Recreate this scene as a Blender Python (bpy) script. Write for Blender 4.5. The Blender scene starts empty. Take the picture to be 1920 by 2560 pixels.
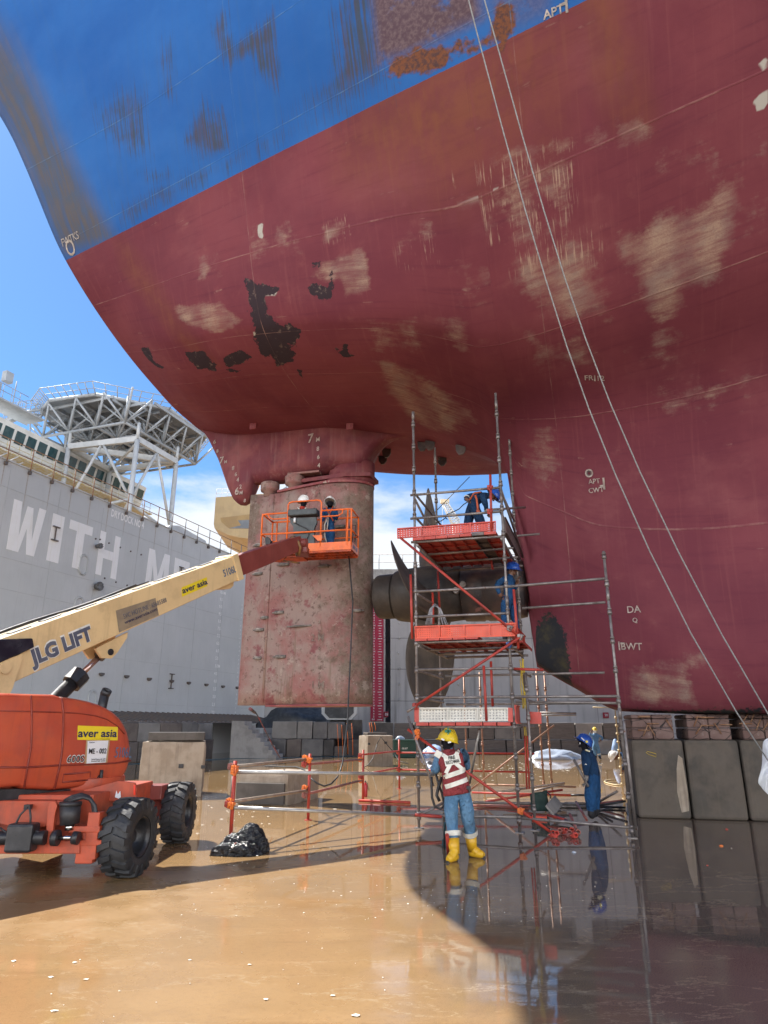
import bpy, bmesh, math, random
import numpy as np
from mathutils import Vector, Matrix, Quaternion, noise as mnoise
from mathutils.bvhtree import BVHTree
random.seed(7)
SC = bpy.context.scene
COL = SC.collection
rad = math.radians
# ------------------------------------------------------------------ camera
EYE = Vector((0, 0, 1.7)); PITCH = rad(17.57); FPX = 1690.0     # the photo is 1920 x 2560
cam = bpy.data.objects.new('camera', bpy.data.cameras.new('camera')); COL.objects.link(cam)
cam.location = EYE; cam.rotation_euler = (rad(90) + PITCH, 0, 0)
cam.data.sensor_fit = 'VERTICAL'; cam.data.sensor_height = 36; cam.data.lens = 36 * FPX / 2560
cam.data.clip_start = 0.05; cam.data.clip_end = 3000
SC.camera = cam
# ------------------------------------------------------------------ light
SUN = Vector((-0.645, 0.47, 1.0)).normalized()                    # direction towards the sun
sd = bpy.data.lights.new('sun', 'SUN'); sd.energy = 5.0; sd.angle = rad(0.35); sd.color = (1, .95, .87)
so = bpy.data.objects.new('sun', sd); COL.objects.link(so)
so.rotation_euler = SUN.to_track_quat('Z', 'Y').to_euler(); so.location = (-20, 20, 40)
SC.view_settings.view_transform = 'Standard'; SC.view_settings.look = 'None'
SC.view_settings.exposure = 0.92; SC.view_settings.gamma = 1; SC.view_settings.use_curve_mapping = False
w = bpy.data.worlds.new('World'); SC.world = w; w.use_nodes = True
wn = w.node_tree.nodes; wl = w.node_tree.links; wn.clear()
def WN(t, **k):
    n = wn.new(t)
    for a, b in k.items(): setattr(n, a, b)
    return n
sky = WN('ShaderNodeTexSky', sky_type='NISHITA', sun_disc=False)
sky.sun_elevation = math.asin(SUN.z); sky.sun_rotation = math.atan2(SUN.x, SUN.y)
sky.air_density = 1.0; sky.dust_density = 0.25; sky.ozone_density = 1.4
tc = WN('ShaderNodeTexCoord'); sep = WN('ShaderNodeSeparateXYZ'); wl.new(tc.outputs['Generated'], sep.inputs[0])
mp = WN('ShaderNodeMapping'); mp.inputs['Scale'].default_value = (1, 1, 2.6); wl.new(tc.outputs['Generated'], mp.inputs[0])
nz = WN('ShaderNodeTexNoise'); nz.inputs['Scale'].default_value = 3.4; nz.inputs['Detail'].default_value = 9; nz.inputs['Roughness'].default_value = .56
wl.new(mp.outputs[0], nz.inputs['Vector'])
el = WN('ShaderNodeMapRange'); el.inputs[1].default_value = .08; el.inputs[2].default_value = .46; el.inputs[3].default_value = .62; el.inputs[4].default_value = -.22
wl.new(sep.outputs[2], el.inputs[0])
ad = WN('ShaderNodeMath', operation='ADD'); wl.new(nz.outputs[0], ad.inputs[0]); wl.new(el.outputs[0], ad.inputs[1])
cr = WN('ShaderNodeMapRange', interpolation_type='SMOOTHSTEP'); cr.inputs[1].default_value = .52; cr.inputs[2].default_value = .74
wl.new(ad.outputs[0], cr.inputs[0])
# unseen bright cloud added behind the viewer (y < 0) to light shaded sides; ahead there are only low banks
bk = WN('ShaderNodeMapRange'); bk.inputs[1].default_value = .25; bk.inputs[2].default_value = -.25; bk.inputs[3].default_value = 0.; bk.inputs[4].default_value = .50
wl.new(sep.outputs[1], bk.inputs[0]); lowz = WN('ShaderNodeMapRange'); lowz.inputs[1].default_value = .30; lowz.inputs[2].default_value = .62; lowz.inputs[3].default_value = 1.; lowz.inputs[4].default_value = 0.; wl.new(sep.outputs[2], lowz.inputs[0]); bl_ = WN('ShaderNodeMath', operation='MULTIPLY'); wl.new(bk.outputs[0], bl_.inputs[0]); wl.new(lowz.outputs[0], bl_.inputs[1])
ad2 = WN('ShaderNodeMath', operation='ADD'); wl.new(ad.outputs[0], ad2.inputs[0]); wl.new(bl_.outputs[0], ad2.inputs[1]); wl.new(ad2.outputs[0], cr.inputs[0])
tint = WN('ShaderNodeMixRGB', blend_type='MULTIPLY'); tint.inputs[0].default_value = 1; tint.inputs[2].default_value = (.50, .74, .96, 1); wl.new(sky.outputs[0], tint.inputs[1])
cb = WN('ShaderNodeMixRGB'); cb.inputs[1].default_value = (5.2, 5.5, 5.9, 1); cb.inputs[2].default_value = (20, 20, 20, 1)
cf = WN('ShaderNodeMapRange'); cf.inputs[1].default_value = .2; cf.inputs[2].default_value = -.3; wl.new(sep.outputs[1], cf.inputs[0]); wl.new(cf.outputs[0], cb.inputs[0])
mx = WN('ShaderNodeMixRGB'); wl.new(cr.outputs[0], mx.inputs[0]); wl.new(tint.outputs[0], mx.inputs[1]); wl.new(cb.outputs[0], mx.inputs[2])
bg = WN('ShaderNodeBackground'); bg.inputs[1].default_value = 0.10; wl.new(mx.outputs[0], bg.inputs[0])
wo = WN('ShaderNodeOutputWorld'); wl.new(bg.outputs[0], wo.inputs[0])
try:
    SC.cycles.use_denoising = True; SC.cycles.max_bounces = 8; SC.cycles.diffuse_bounces = 4; SC.cycles.sample_clamp_indirect = 6
except Exception: pass
# ------------------------------------------------------------------ survey helpers: a sight line from the camera point to a place
CT, ST = math.cos(PITCH), math.sin(PITCH)
DS = 1920 / 1659.0
def ray(px, py):
    x = (px - 960) / FPX; y = (1280 - py) / FPX
    return Vector((x, CT - y * ST, ST + y * CT))
def at(px, py, Y):
    r = ray(px, py); return EYE + r * (Y / r.y)
def atd(px, py, Y): return at(px * DS, py * DS, Y)
def gnd(px, py, z=0.0):
    r = ray(px, py); return EYE + r * ((z - EYE.z) / r.z)
def gndd(px, py, z=0.0): return gnd(px * DS, py * DS, z)
# ------------------------------------------------------------------ materials
def NT(name):
    m = bpy.data.materials.new(name); m.use_nodes = True
    nt = m.node_tree; nt.nodes.clear()
    out = nt.nodes.new('ShaderNodeOutputMaterial'); b = nt.nodes.new('ShaderNodeBsdfPrincipled')
    nt.links.new(b.outputs[0], out.inputs[0])
    return m, nt, b
class G:
    """tiny node-graph writer"""
    def __init__(s, nt): s.nt = nt
    def n(s, t, **k):
        x = s.nt.nodes.new('ShaderNode' + t)
        for a, b in k.items(): setattr(x, a, b)
        return x
    def put(s, sock, v):
        if isinstance(v, bpy.types.NodeSocket): s.nt.links.new(v, sock)
        else:
            if isinstance(v, (tuple, list)) and len(v) == 3 and sock.type == 'RGBA': v = (*v, 1)
            sock.default_value = v
    def obj(s): return s.n('TexCoord').outputs['Object']
    def map(s, vec, scale=(1, 1, 1), loc=(0, 0, 0)):
        m = s.n('Mapping'); s.put(m.inputs['Vector'], vec); m.inputs['Scale'].default_value = scale; m.inputs['Location'].default_value = loc
        return m.outputs[0]
    def noise(s, vec, scale=5, detail=6, rough=.6, dist=0):
        m = s.n('TexNoise'); s.put(m.inputs['Vector'], vec)
        m.inputs['Scale'].default_value = scale; m.inputs['Detail'].default_value = detail; m.inputs['Roughness'].default_value = rough; m.inputs['Distortion'].default_value = dist
        return m.outputs[0]
    def vor(s, vec, scale=5, feature='F1', out=0):
        m = s.n('TexVoronoi', feature=feature); s.put(m.inputs['Vector'], vec); m.inputs['Scale'].default_value = scale
        return m.outputs[out]
    def rng(s, v, a, b, c=0., d=1., smooth=True):
        m = s.n('MapRange', interpolation_type='SMOOTHSTEP' if smooth else 'LINEAR')
        s.put(m.inputs[0], v)
        for i, q in enumerate((a, b, c, d)): m.inputs[1 + i].default_value = q
        return m.outputs[0]
    def math(s, op, a, b=0.):
        m = s.n('Math', operation=op); s.put(m.inputs[0], a); s.put(m.inputs[1], b); return m.outputs[0]
    def mix(s, f, a, b, mode='MIX'):
        m = s.n('MixRGB', blend_type=mode); s.put(m.inputs[0], f); s.put(m.inputs[1], a); s.put(m.inputs[2], b); return m.outputs[0]
    def attr(s, name):
        m = s.n('Attribute', attribute_name=name); sp = s.n('SeparateColor'); s.nt.links.new(m.outputs['Color'], sp.inputs[0])
        return sp.outputs[0], sp.outputs[1], sp.outputs[2], m.outputs['Alpha']
    def bump(s, h, strength=.3, dist=.02, nrm=None):
        m = s.n('Bump'); m.inputs['Strength'].default_value = strength; m.inputs['Distance'].default_value = dist
        s.put(m.inputs['Height'], h)
        if nrm is not None: s.put(m.inputs['Normal'], nrm)
        return m.outputs[0]
def pm(name, c1, c2=None, scale=3., rough=.6, metal=0., bump=.15, bscale=40., spots=None, streak=None, spec=.5, thr=(.42, .62), dirt=None):
    """painted / worn surface: base colour c1 drifting to c2, spots=(colour, scale, threshold), streak=(colour, amount) running down"""
    m, nt, b = NT(name); g = G(nt)
    oi = g.n('ObjectInfo'); off = g.n('VectorMath', operation='ADD')
    cmb = g.n('CombineXYZ'); r9 = g.math('MULTIPLY', oi.outputs['Random'], 37.)
    for i in range(3): g.put(cmb.inputs[i], r9)
    g.put(off.inputs[0], g.obj()); g.put(off.inputs[1], cmb.outputs[0]); v = off.outputs[0]
    col = (*c1, 1)
    if c2: col = g.mix(g.rng(g.noise(v, scale, 7), *thr), c1, c2)
    if streak:
        f = g.rng(g.noise(g.map(v, (9, 9, .5)), 1.3, 5), .5, .75, 0, streak[1]); col = g.mix(f, col, streak[0])
    if spots:
        f = g.rng(g.noise(v, spots[1], 8, .7), spots[2], spots[2] + .05); col = g.mix(f, col, spots[0])
    if dirt:
        f = g.rng(g.noise(v, dirt[1], 6, .65), .45, .8, 0, dirt[2]); col = g.mix(f, col, dirt[0])
    g.put(b.inputs['Base Color'], col)
    rr = g.rng(g.noise(v, scale * 2.3, 5), .3, .7, max(.02, rough - .12), min(1, rough + .12), False)
    g.put(b.inputs['Roughness'], rr); b.inputs['Metallic'].default_value = metal
    b.inputs['Specular IOR Level'].default_value = spec
    if bump: g.put(b.inputs['Normal'], g.bump(g.noise(v, bscale, 5), bump, .01))
    return m
# ------------------------------------------------------------------ mesh helpers
class MB:
    def __init__(s): s.v = []; s.f = []; s.sm = []
    def add(s, vs, fs, smooth=False, M=None):
        o = len(s.v)
        for q in vs:
            q = Vector(q); s.v.append(M @ q if M is not None else q)
        for q in fs: s.f.append([o + i for i in q]); s.sm.append(smooth)
        return s
    def box(s, c, d, rot=None, bev=0.):
        bm = bmesh.new(); bmesh.ops.create_cube(bm, size=1)
        for q in bm.verts: q.co = Vector((q.co.x * d[0], q.co.y * d[1], q.co.z * d[2]))
        if bev > 0: bmesh.ops.bevel(bm, geom=list(bm.edges), offset=min(bev, min(d) * .45), segments=2, affect='EDGES', profile=.5)
        M = Matrix.Translation(c)
        if rot is not None: M = M @ (rot if isinstance(rot, Matrix) else Matrix.Rotation(rot, 4, 'Z'))
        bm.verts.index_update()
        s.add([q.co.copy() for q in bm.verts], [[q.index for q in f.verts] for f in bm.faces], False, M); bm.free(); return s
    def cyl(s, p, q, r, r2=None, n=14, caps=True, smooth=True):
        p, q = Vector(p), Vector(q); r2 = r if r2 is None else r2
        d = (q - p); a = d.orthogonal().normalized(); b = d.normalized().cross(a)
        vs = []
        for (o, rr) in ((p, r), (q, r2)):
            for i in range(n):
                t = 2 * math.pi * i / n; vs.append(o + a * math.cos(t) * rr + b * math.sin(t) * rr)
        s.add(vs, [[i, (i + 1) % n, n + (i + 1) % n, n + i] for i in range(n)], smooth)
        if caps: s.add(vs[:n], [list(range(n))[::-1]]); s.add(vs[n:], [list(range(n))])
        return s
    def pipe(s, p, q, r, th=.006, n=12):
        """open-ended hollow tube"""
        p, q = Vector(p), Vector(q); d = (q - p); a = d.orthogonal().normalized(); b = d.normalized().cross(a); vs = []
        for (o, rr) in ((p, r), (q, r), (q, r - th), (p, r - th)):
            for i in range(n):
                t = 2 * math.pi * i / n; vs.append(o + a * math.cos(t) * rr + b * math.sin(t) * rr)
        fs = []
        for k in range(4):
            k2 = (k + 1) % 4
            fs += [[k * n + i, k * n + (i + 1) % n, k2 * n + (i + 1) % n, k2 * n + i] for i in range(n)]
        s.add(vs, fs, True); return s
    def tube(s, pts, r, n=10, closed=False, caps=True, rs=None):
        pts = [Vector(p) for p in pts]; m = len(pts); vs = []; up = None
        for i, p in enumerate(pts):
            if closed: t = (pts[(i + 1) % m] - pts[i - 1])
            else: t = pts[min(i + 1, m - 1)] - pts[max(i - 1, 0)]
            t.normalize()
            if up is None: up = t.orthogonal().normalized()
            up = (up - t * up.dot(t)); up = up.normalized() if up.length > 1e-6 else t.orthogonal().normalized()
            b = t.cross(up); rr = rs[i] if rs else r
            for k in range(n):
                a = 2 * math.pi * k / n; vs.append(p + up * math.cos(a) * rr + b * math.sin(a) * rr)
        fs = []
        for i in range(m if closed else m - 1):
            j = (i + 1) % m
            fs += [[i * n + k, i * n + (k + 1) % n, j * n + (k + 1) % n, j * n + k] for k in range(n)]
        s.add(vs, fs, True)
        if caps and not closed: s.add(vs[:n], [list(range(n))[::-1]]); s.add(vs[-n:], [list(range(n))])
        return s
    def lathe(s, prof, n=32, M=None, smooth=True):
        """prof: list of (r, z); revolved about z"""
        vs = []; m = len(prof)
        for r, z in prof:
            for i in range(n):
                a = 2 * math.pi * i / n; vs.append((r * math.cos(a), r * math.sin(a), z))
        fs = [[k * n + i, k * n + (i + 1) % n, (k + 1) * n + (i + 1) % n, (k + 1) * n + i] for k in range(m - 1) for i in range(n)]
        s.add(vs, fs, smooth, M); return s
    def prism(s, poly, h0, h1, M=None, smooth=False):
        """poly in xy, extruded in z h0..h1"""
        n = len(poly); vs = [(x, y, h0) for x, y in poly] + [(x, y, h1) for x, y in poly]
        fs = [list(range(n))[::-1], list(range(n, 2 * n))]
        s.add(vs, fs, False, M); s.add(vs, [[i, (i + 1) % n, n + (i + 1) % n, n + i] for i in range(n)], smooth, M); return s
    def grid(s, rows, smooth=True, M=None, wrap=False):
        m = len(rows); n = len(rows[0]); vs = [q for r in rows for q in r]
        fs = [[i * n + j, i * n + (j + 1) % n, (i + 1) * n + (j + 1) % n, (i + 1) * n + j] for i in range(m - 1) for j in range(n if wrap else n - 1)]
        s.add(vs, fs, smooth, M); return s
    def build(s, name, mat, parent=None, fix=True, bevel=0.):
        me = bpy.data.meshes.new(name); me.from_pydata([tuple(q) for q in s.v], [], s.f)
        me.polygons.foreach_set('use_smooth', s.sm)
        if fix:
            bm = bmesh.new(); bm.from_mesh(me); bmesh.ops.remove_doubles(bm, verts=bm.verts, dist=1e-5)
            bmesh.ops.recalc_face_normals(bm, faces=bm.faces); bm.to_mesh(me); bm.free()
        mats = mat if isinstance(mat, list) else [mat]
        for q in mats: me.materials.append(q)
        o = bpy.data.objects.new(name, me); COL.objects.link(o)
        if parent is not None: o.parent = parent
        if bevel:
            md = o.modifiers.new('bevel', 'BEVEL'); md.width = bevel; md.segments = 2; md.limit_method = 'ANGLE'; md.angle_limit = rad(40)
        return o
def tag(o, label=None, cat=None, group=None, kind=None):
    if label: o['label'] = label
    if cat: o['category'] = cat
    if group: o['group'] = group
    if kind: o['kind'] = kind
    return o
def empty(name, loc=(0, 0, 0), rz=0., label=None, cat=None, group=None):
    o = bpy.data.objects.new(name, None); COL.objects.link(o); o.location = loc; o.rotation_euler = (0, 0, rz); o.empty_display_size = .3
    return tag(o, label, cat, group)
def text(s, size, mat, parent, M, name='lettering', bold=0., depth=.002, align='CENTER', squeeze=1., spacing=1., fit=None, post=None):
    """letters as flat raised paint; M maps the text plane (x right, y up, z out) into the parent's space"""
    cu = bpy.data.curves.new('t', 'FONT'); cu.body = s; cu.size = size; cu.align_x = align; cu.align_y = 'CENTER'; cu.offset = bold * size
    cu.extrude = depth; cu.space_character = spacing; cu.resolution_u = 3
    o = bpy.data.objects.new('t', cu); COL.objects.link(o)
    dg = bpy.context.evaluated_depsgraph_get(); me = bpy.data.meshes.new_from_object(o.evaluated_get(dg))
    bpy.data.objects.remove(o); bpy.data.curves.remove(cu)
    xs = [v.co.x for v in me.vertices]
    k = squeeze if fit is None or not xs else fit / max(1e-6, max(xs) - min(xs))
    for v in me.vertices:
        p = M @ Vector((v.co.x * k, v.co.y, v.co.z + depth)); v.co = post(p) if post else p
    me.materials.clear(); me.materials.append(mat)
    r = bpy.data.objects.new(name, me); COL.objects.link(r); r.parent = parent
    return r
def frame(o, x, y):
    """matrix with origin o, x axis along x, y axis near y, z = out"""
    o, x, y = Vector(o), Vector(x).normalized(), Vector(y); z = x.cross(y).normalized(); y = z.cross(x)
    M = Matrix((x, y, z)).transposed().to_4x4(); M.translation = o; return M
def copy_tree(o, parent=None):
    c = o.copy(); COL.objects.link(c); c.parent = parent
    for ch in o.children: copy_tree(ch, c)
    return c
def lerp(a, b, t): return a + (b - a) * t
# shared materials
M = {}
M['steel'] = pm('galvanised_steel', (.20, .175, .165), (.30, .275, .26), 5, .5, .55, .2, 60, spots=((.16, .07, .04), 9, .62))
M['steel_bright'] = pm('bright_tube', (.34, .33, .32), (.44, .43, .41), 4, .42, .6, .15, 60, spots=((.2, .12, .08), 7, .64))
M['red_tube'] = pm('red_tube_paint', (.42, .045, .028), (.30, .035, .028), 4, .5, 0, .2, 50, spots=((.12, .07, .06), 11, .62))
M['orange_paint'] = pm('orange_paint', (.52, .085, .035), (.42, .075, .036), 3, .5, 0, .08, 60, spots=((.07, .035, .03), 7, .655), streak=((.24, .06, .04), .55), dirt=((.16, .055, .04), 4, .7))
M['orange_bright'] = pm('orange_rail_paint', (.85, .16, .02), (.75, .13, .02), 5, .4, 0, .08, 60, dirt=((.35, .1, .03), 7, .5))
M['clip_orange'] = pm('clamp_orange', (.80, .20, .02), (.6, .13, .03), 9, .5, 0, .15, 60)
M['black'] = pm('black_rubber', (.022, .023, .026), (.04, .04, .045), 6, .5, 0, .2, 40)
M['black_metal'] = pm('black_metal', (.025, .026, .03), (.045, .045, .05), 6, .38, .2, .1, 40)
M['white'] = pm('white_paint', (.78, .78, .75), (.68, .67, .63), 3, .5, 0, .08, 50)
M['mark_white'] = pm('marking_white', (.72, .66, .60), (.5, .42, .38), 14, .6, 0, .1, 60)
M['concrete'] = pm('concrete', (.36, .30, .235), (.28, .225, .17), 2.2, .75, 0, .35, 18, spots=((.16, .12, .09), 5, .66), streak=((.14, .105, .08), .55))
M['concrete_grey'] = pm('grey_concrete', (.36, .34, .32), (.27, .255, .24), 1.6, .8, 0, .35, 14, streak=((.18, .165, .15), .5), spots=((.17, .15, .14), 4, .66))
M['chrome'] = pm('bright_rod', (.6, .6, .58), (.5, .5, .5), 4, .15, 1, 0)
# ================================================================== SHIP  (local x = forward from rudder stock, y = away from camera side, z up)
ship = empty('cargo_ship', (-1.73, 17.3, 0), -rad(17.5), 'large cargo ship with blue topsides and weathered red bottom standing on keel blocks', 'ship')
SHIPM = Matrix.Translation((-1.73, 17.3, 0)) @ Matrix.Rotation(-rad(17.5), 4, 'Z'); SHIPI = SHIPM.inverted()
V9 = [0, .05, .10, .17, .27, .42, .62, .80, 1.0]
def ST9(s, *p): return [(s, t, z) for t, z in p]
AFT = [
 [(-3.9, 0, 10.1), (-3.92, .15, 10.1), (-3.97, .5, 10.16), (-4.05, 1.1, 10.28), (-4.2, 1.9, 10.6), (-4.5, 3.0, 11.25), (-5.23, 4.61, 13), (-6.35, 5.72, 16), (-13.0, 8.2, 26)],
 ST9(-2.5, (0, 9.68), (.3, 9.68), (.8, 9.71), (1.6, 9.8), (2.6, 9.98), (3.8, 10.55), (5.2, 13), (6.3, 16), (8.4, 26)),
 ST9(0, (0, 9.36), (.3, 9.36), (.9, 9.38), (1.9, 9.43), (3.1, 9.56), (4.45, 10.05), (5.75, 13), (6.9, 16), (9.0, 26)),
 ST9(1.6, (0, 9.15), (.3, 9.15), (.9, 9.16), (1.9, 9.2), (3.1, 9.3), (4.6, 9.78), (6.1, 13), (7.3, 16), (9.4, 26)),
 ST9(2.7, (0, 9.02), (.3, 9.02), (.9, 9.03), (1.9, 9.06), (3.1, 9.15), (4.6, 9.62), (6.33, 13), (7.6, 16), (9.7, 26)),
 ST9(3.95, (0, 8.52), (.15, 8.54), (.5, 8.58), (1.2, 8.68), (2.3, 8.86), (4.4, 9.4), (6.6, 13), (7.9, 16), (10.0, 26)),
 ST9(4.7, (0, 8.1), (.1, 8.12), (.3, 8.18), (.8, 8.34), (1.8, 8.64), (4.1, 9.26), (6.75, 13), (8.1, 16), (10.2, 26)),
 ST9(5.04, (0, 7.7), (.06, 7.74), (.16, 7.82), (.5, 8.02), (1.4, 8.42), (3.95, 9.2), (6.82, 13), (8.2, 16), (10.3, 26)),
]
FWD = [
 ST9(5.05, (0, 3.15), (.06, 3.3), (.10, 5.2), (.18, 7.5), (1.35, 8.4), (3.95, 9.2), (6.82, 13), (8.2, 16), (10.3, 26)),
 ST9(5.5, (0, 2.95), (.17, 3.05), (.33, 4.7), (.45, 7.0), (1.4, 8.25), (3.95, 9.2), (6.91, 13), (8.3, 16), (10.4, 26)),
 ST9(6.2, (0, 2.52), (.28, 2.62), (.6, 4.2), (.8, 6.5), (1.6, 8.05), (4.05, 9.25), (7.06, 13), (8.5, 16), (10.6, 26)),
 ST9(7.2, (0, 2.0), (.42, 2.04), (.95, 3.4), (1.25, 5.9), (2.0, 7.8), (4.3, 9.3), (7.27, 13), (8.75, 16), (10.8, 26)),
 ST9(9.5, (0, 1.93), (.95, 1.93), (1.62, 2.9), (1.95, 5.5), (2.8, 7.6), (5.0, 9.4), (7.76, 13), (9.3, 16), (11.3, 26)),
 ST9(13, (0, 1.93), (1.6, 1.93), (2.55, 2.95), (3.0, 5.4), (4.1, 7.7), (6.1, 9.6), (8.5, 13), (10, 16), (11.8, 26)),
 ST9(22, (0, 1.93), (3.8, 1.93), (5.6, 3.0), (6.6, 5.4), (7.9, 7.8), (9.2, 10), (10.5, 13), (11.5, 16), (12.6, 26)),
 ST9(45, (0, 1.93), (10.5, 1.93), (12.3, 2.7), (12.9, 5.4), (13, 7.8), (13, 10), (13, 13), (13, 16), (13, 26)),
 ST9(90, (0, 1.93), (10.8, 1.93), (12.5, 2.7), (13, 5.4), (13, 7.8), (13, 10), (13, 13), (13, 16), (13, 26)),
]
def pchip(xs, ys, xq):
    """monotone cubic through (xs, ys[:,k])"""
    xs = np.array(xs, float); ys = np.array(ys, float); h = np.diff(xs)[:, None] if ys.ndim > 1 else np.diff(xs)
    d = np.diff(ys, axis=0) / h; m = np.zeros_like(ys)
    m[0] = d[0]; m[-1] = d[-1]
    for i in range(1, len(xs) - 1):
        a, b = d[i - 1], d[i]; w1 = 2 * h[i] + h[i - 1]; w2 = h[i] + 2 * h[i - 1]
        with np.errstate(all='ignore'):
            hm = (w1 + w2) / (w1 / np.where(a == 0, 1e-12, a) + w2 / np.where(b == 0, 1e-12, b))
        m[i] = np.where(a * b > 0, hm, 0)
    xq = np.array(xq, float); i = np.clip(np.searchsorted(xs, xq) - 1, 0, len(xs) - 2)
    hh = (xs[i + 1] - xs[i]); t = (xq - xs[i]) / hh
    if ys.ndim > 1: hh = hh[:, None]; t = t[:, None]
    return (2 * t**3 - 3 * t**2 + 1) * ys[i] + (t**3 - 2 * t**2 + t) * hh * m[i] + (-2 * t**3 + 3 * t**2) * ys[i + 1] + (t**3 - t**2) * hh * m[i + 1]
def band(st, sq):
    xs = [q[6][0] if k else -5.2 for k, q in enumerate(st)]   # station position (aft end measured at the waterline)
    arr = np.array(st).reshape(len(st), 27)
    return pchip(xs, arr, sq).reshape(len(sq), 9, 3)
sqA = np.concatenate([np.linspace(-5.2, -3.6, 22), np.arange(-3.52, 5.0, .07), [5.0, 5.04]])
sqF = np.concatenate([np.arange(5.05, 13.5, .065), np.linspace(13.6, 30, 40), np.linspace(31, 90, 30)])
net = np.concatenate([band(AFT, sqA), band(FWD, sqF)]); NS = len(net)
vq = np.unique(np.concatenate([np.linspace(0, .27, 46), np.linspace(.27, .62, 86), np.linspace(.62, 1, 60)]))
NV = len(vq)
hull = np.zeros((NS, NV, 3))
for i in range(NS): hull[i] = pchip(V9, net[i], vq)
sm_ = lambda x: np.clip(x, 0, 1) ** 2 * (3 - 2 * np.clip(x, 0, 1))
hull[:, :, 1] = np.where(hull[:, :, 0] >= 5.05, np.maximum(hull[:, :, 1], np.sqrt(np.maximum(0, .70 ** 2 - (hull[:, :, 2] - 4.78) ** 2)) * sm_((7.6 - hull[:, :, 0]) / 1.6) + hull[:, :, 1] * .25 * (np.abs(hull[:, :, 2] - 4.78) < .7)), hull[:, :, 1])   # the swelling round the stern tube
hull_s = np.concatenate([sqA, sqF])
near = hull.copy(); near[:, :, 1] *= -1                        # camera side: y = -t
far = hull[:, 1:, :].copy()
vs = np.concatenate([near.reshape(-1, 3), far.reshape(-1, 3)])
fs = [(i * NV + j, (i + 1) * NV + j, (i + 1) * NV + j + 1, i * NV + j + 1) for i in range(NS - 1) for j in range(NV - 1)]
NN = NS * NV; NF = NV - 1
def fi(i, j): return i * NV if j == 0 else NN + i * NF + j - 1
fs += [(fi(i, j), fi(i, j + 1), fi(i + 1, j + 1), fi(i + 1, j)) for i in range(NS - 1) for j in range(NV - 1)]
# transom: close the aft end from side to side, and the bow end and deck
fs += [(i_, i_ + 1, fi(0, i_ + 1), fi(0, i_)) if i_ else (0, 1, fi(0, 1)) for i_ in range(NV - 1)]
e = NS - 1
fs += [(e * NV + j, fi(e, j), fi(e, j + 1), e * NV + j + 1) if j else (e * NV, fi(e, 1), e * NV + 1) for j in range(NV - 1)]
fs += [(i * NV + NV - 1, (i + 1) * NV + NV - 1, fi(i + 1, NV - 1), fi(i, NV - 1)) for i in range(NS - 1)]
hm = bpy.data.meshes.new('hull'); hm.from_pydata(vs.tolist(), [], fs); hm.polygons.foreach_set('use_smooth', [True] * len(fs))
hull_o = bpy.data.objects.new('hull', hm); COL.objects.link(hull_o); hull_o.parent = ship
# parameters per vertex: S along, GIRTH up the side (about metres)
gl = np.cumsum(np.concatenate([np.zeros((NS, 1)), np.linalg.norm(np.diff(hull, axis=1), axis=2)], axis=1), axis=1)
pS = np.repeat(hull_s[:, None], NV, 1); pG = np.repeat((vq * 17.0)[None], NS, 0)
bvh = BVHTree.FromPolygons([tuple(q) for q in vs[:NN]], fs[:(NS - 1) * (NV - 1)])
EYE_L = SHIPI @ EYE
def hull_hit(px, py):
    """where a sight line meets the near side of the hull: ship-local point, normal, (s, girth)"""
    d = (SHIPI.to_3x3() @ ray(px, py)).normalized()
    p, n, idx, _ = bvh.ray_cast(EYE_L, d)
    if p is None: return None
    i, j = divmod(idx, NV - 1)
    if n.dot(d) > 0: n = -n
    a, b = hull[i, j], hull[i + 1, j]; fu = np.clip((p.x - a[0]) / max(1e-6, b[0] - a[0]), 0, 1)
    lo = lerp(hull[i, j], hull[i + 1, j], fu); up = lerp(hull[i, j + 1], hull[i + 1, j + 1], fu)
    q = np.array((p.x, -p.y, p.z)); dd = up - lo; fv = np.clip(np.dot(q - lo, dd) / max(1e-9, np.dot(dd, dd)), 0, 1)
    return p, n, (lerp(hull_s[i], hull_s[i + 1], fu), lerp(vq[j], vq[j + 1], fv) * 17.0)
def inside_dist(poly, X, Y):
    P = np.array(poly); Q = np.roll(P, -1, 0); best = np.full(X.shape, 1e9); ins = np.zeros(X.shape, bool)
    for (x0, y0), (x1, y1) in zip(P, Q):
        dx, dy = x1 - x0, y1 - y0; L = dx * dx + dy * dy + 1e-12
        t = np.clip(((X - x0) * dx + (Y - y0) * dy) / L, 0, 1)
        best = np.minimum(best, np.hypot(X - x0 - t * dx, Y - y0 - t * dy))
        c = ((y0 > Y) != (y1 > Y)) & (X < (x1 - x0) * (Y - y0) / (y1 - y0 + 1e-12) + x0); ins ^= c
    return np.where(ins, best, -best)
MASK = {k: np.zeros((NS, NV)) for k in ('scrape', 'peel', 'rust', 'grime', 'pale', 'band', 'black', 'brown', 'ticks')}
def paint(kind, pts, soft=.12, amount=1.0):
    """a stain, scrape or peeled area of the paint, outlined by the places of its corners on the hull"""
    q = []; mx_, my_ = sum(p[0] for p in pts) / len(pts), sum(p[1] for p in pts) / len(pts)
    for x, y in pts:
        for k in range(30):                                        # a corner off the plating slides back to its edge
            h = hull_hit(lerp(x, mx_, k / 30) * DS, lerp(y, my_, k / 30) * DS)
            if h: break
        if h is None: return
        q.append(h[2])
    d = inside_dist(q, pS, pG); MASK[kind] = np.maximum(MASK[kind], amount * np.clip(.5 + d / (2 * soft), 0, 1))
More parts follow.
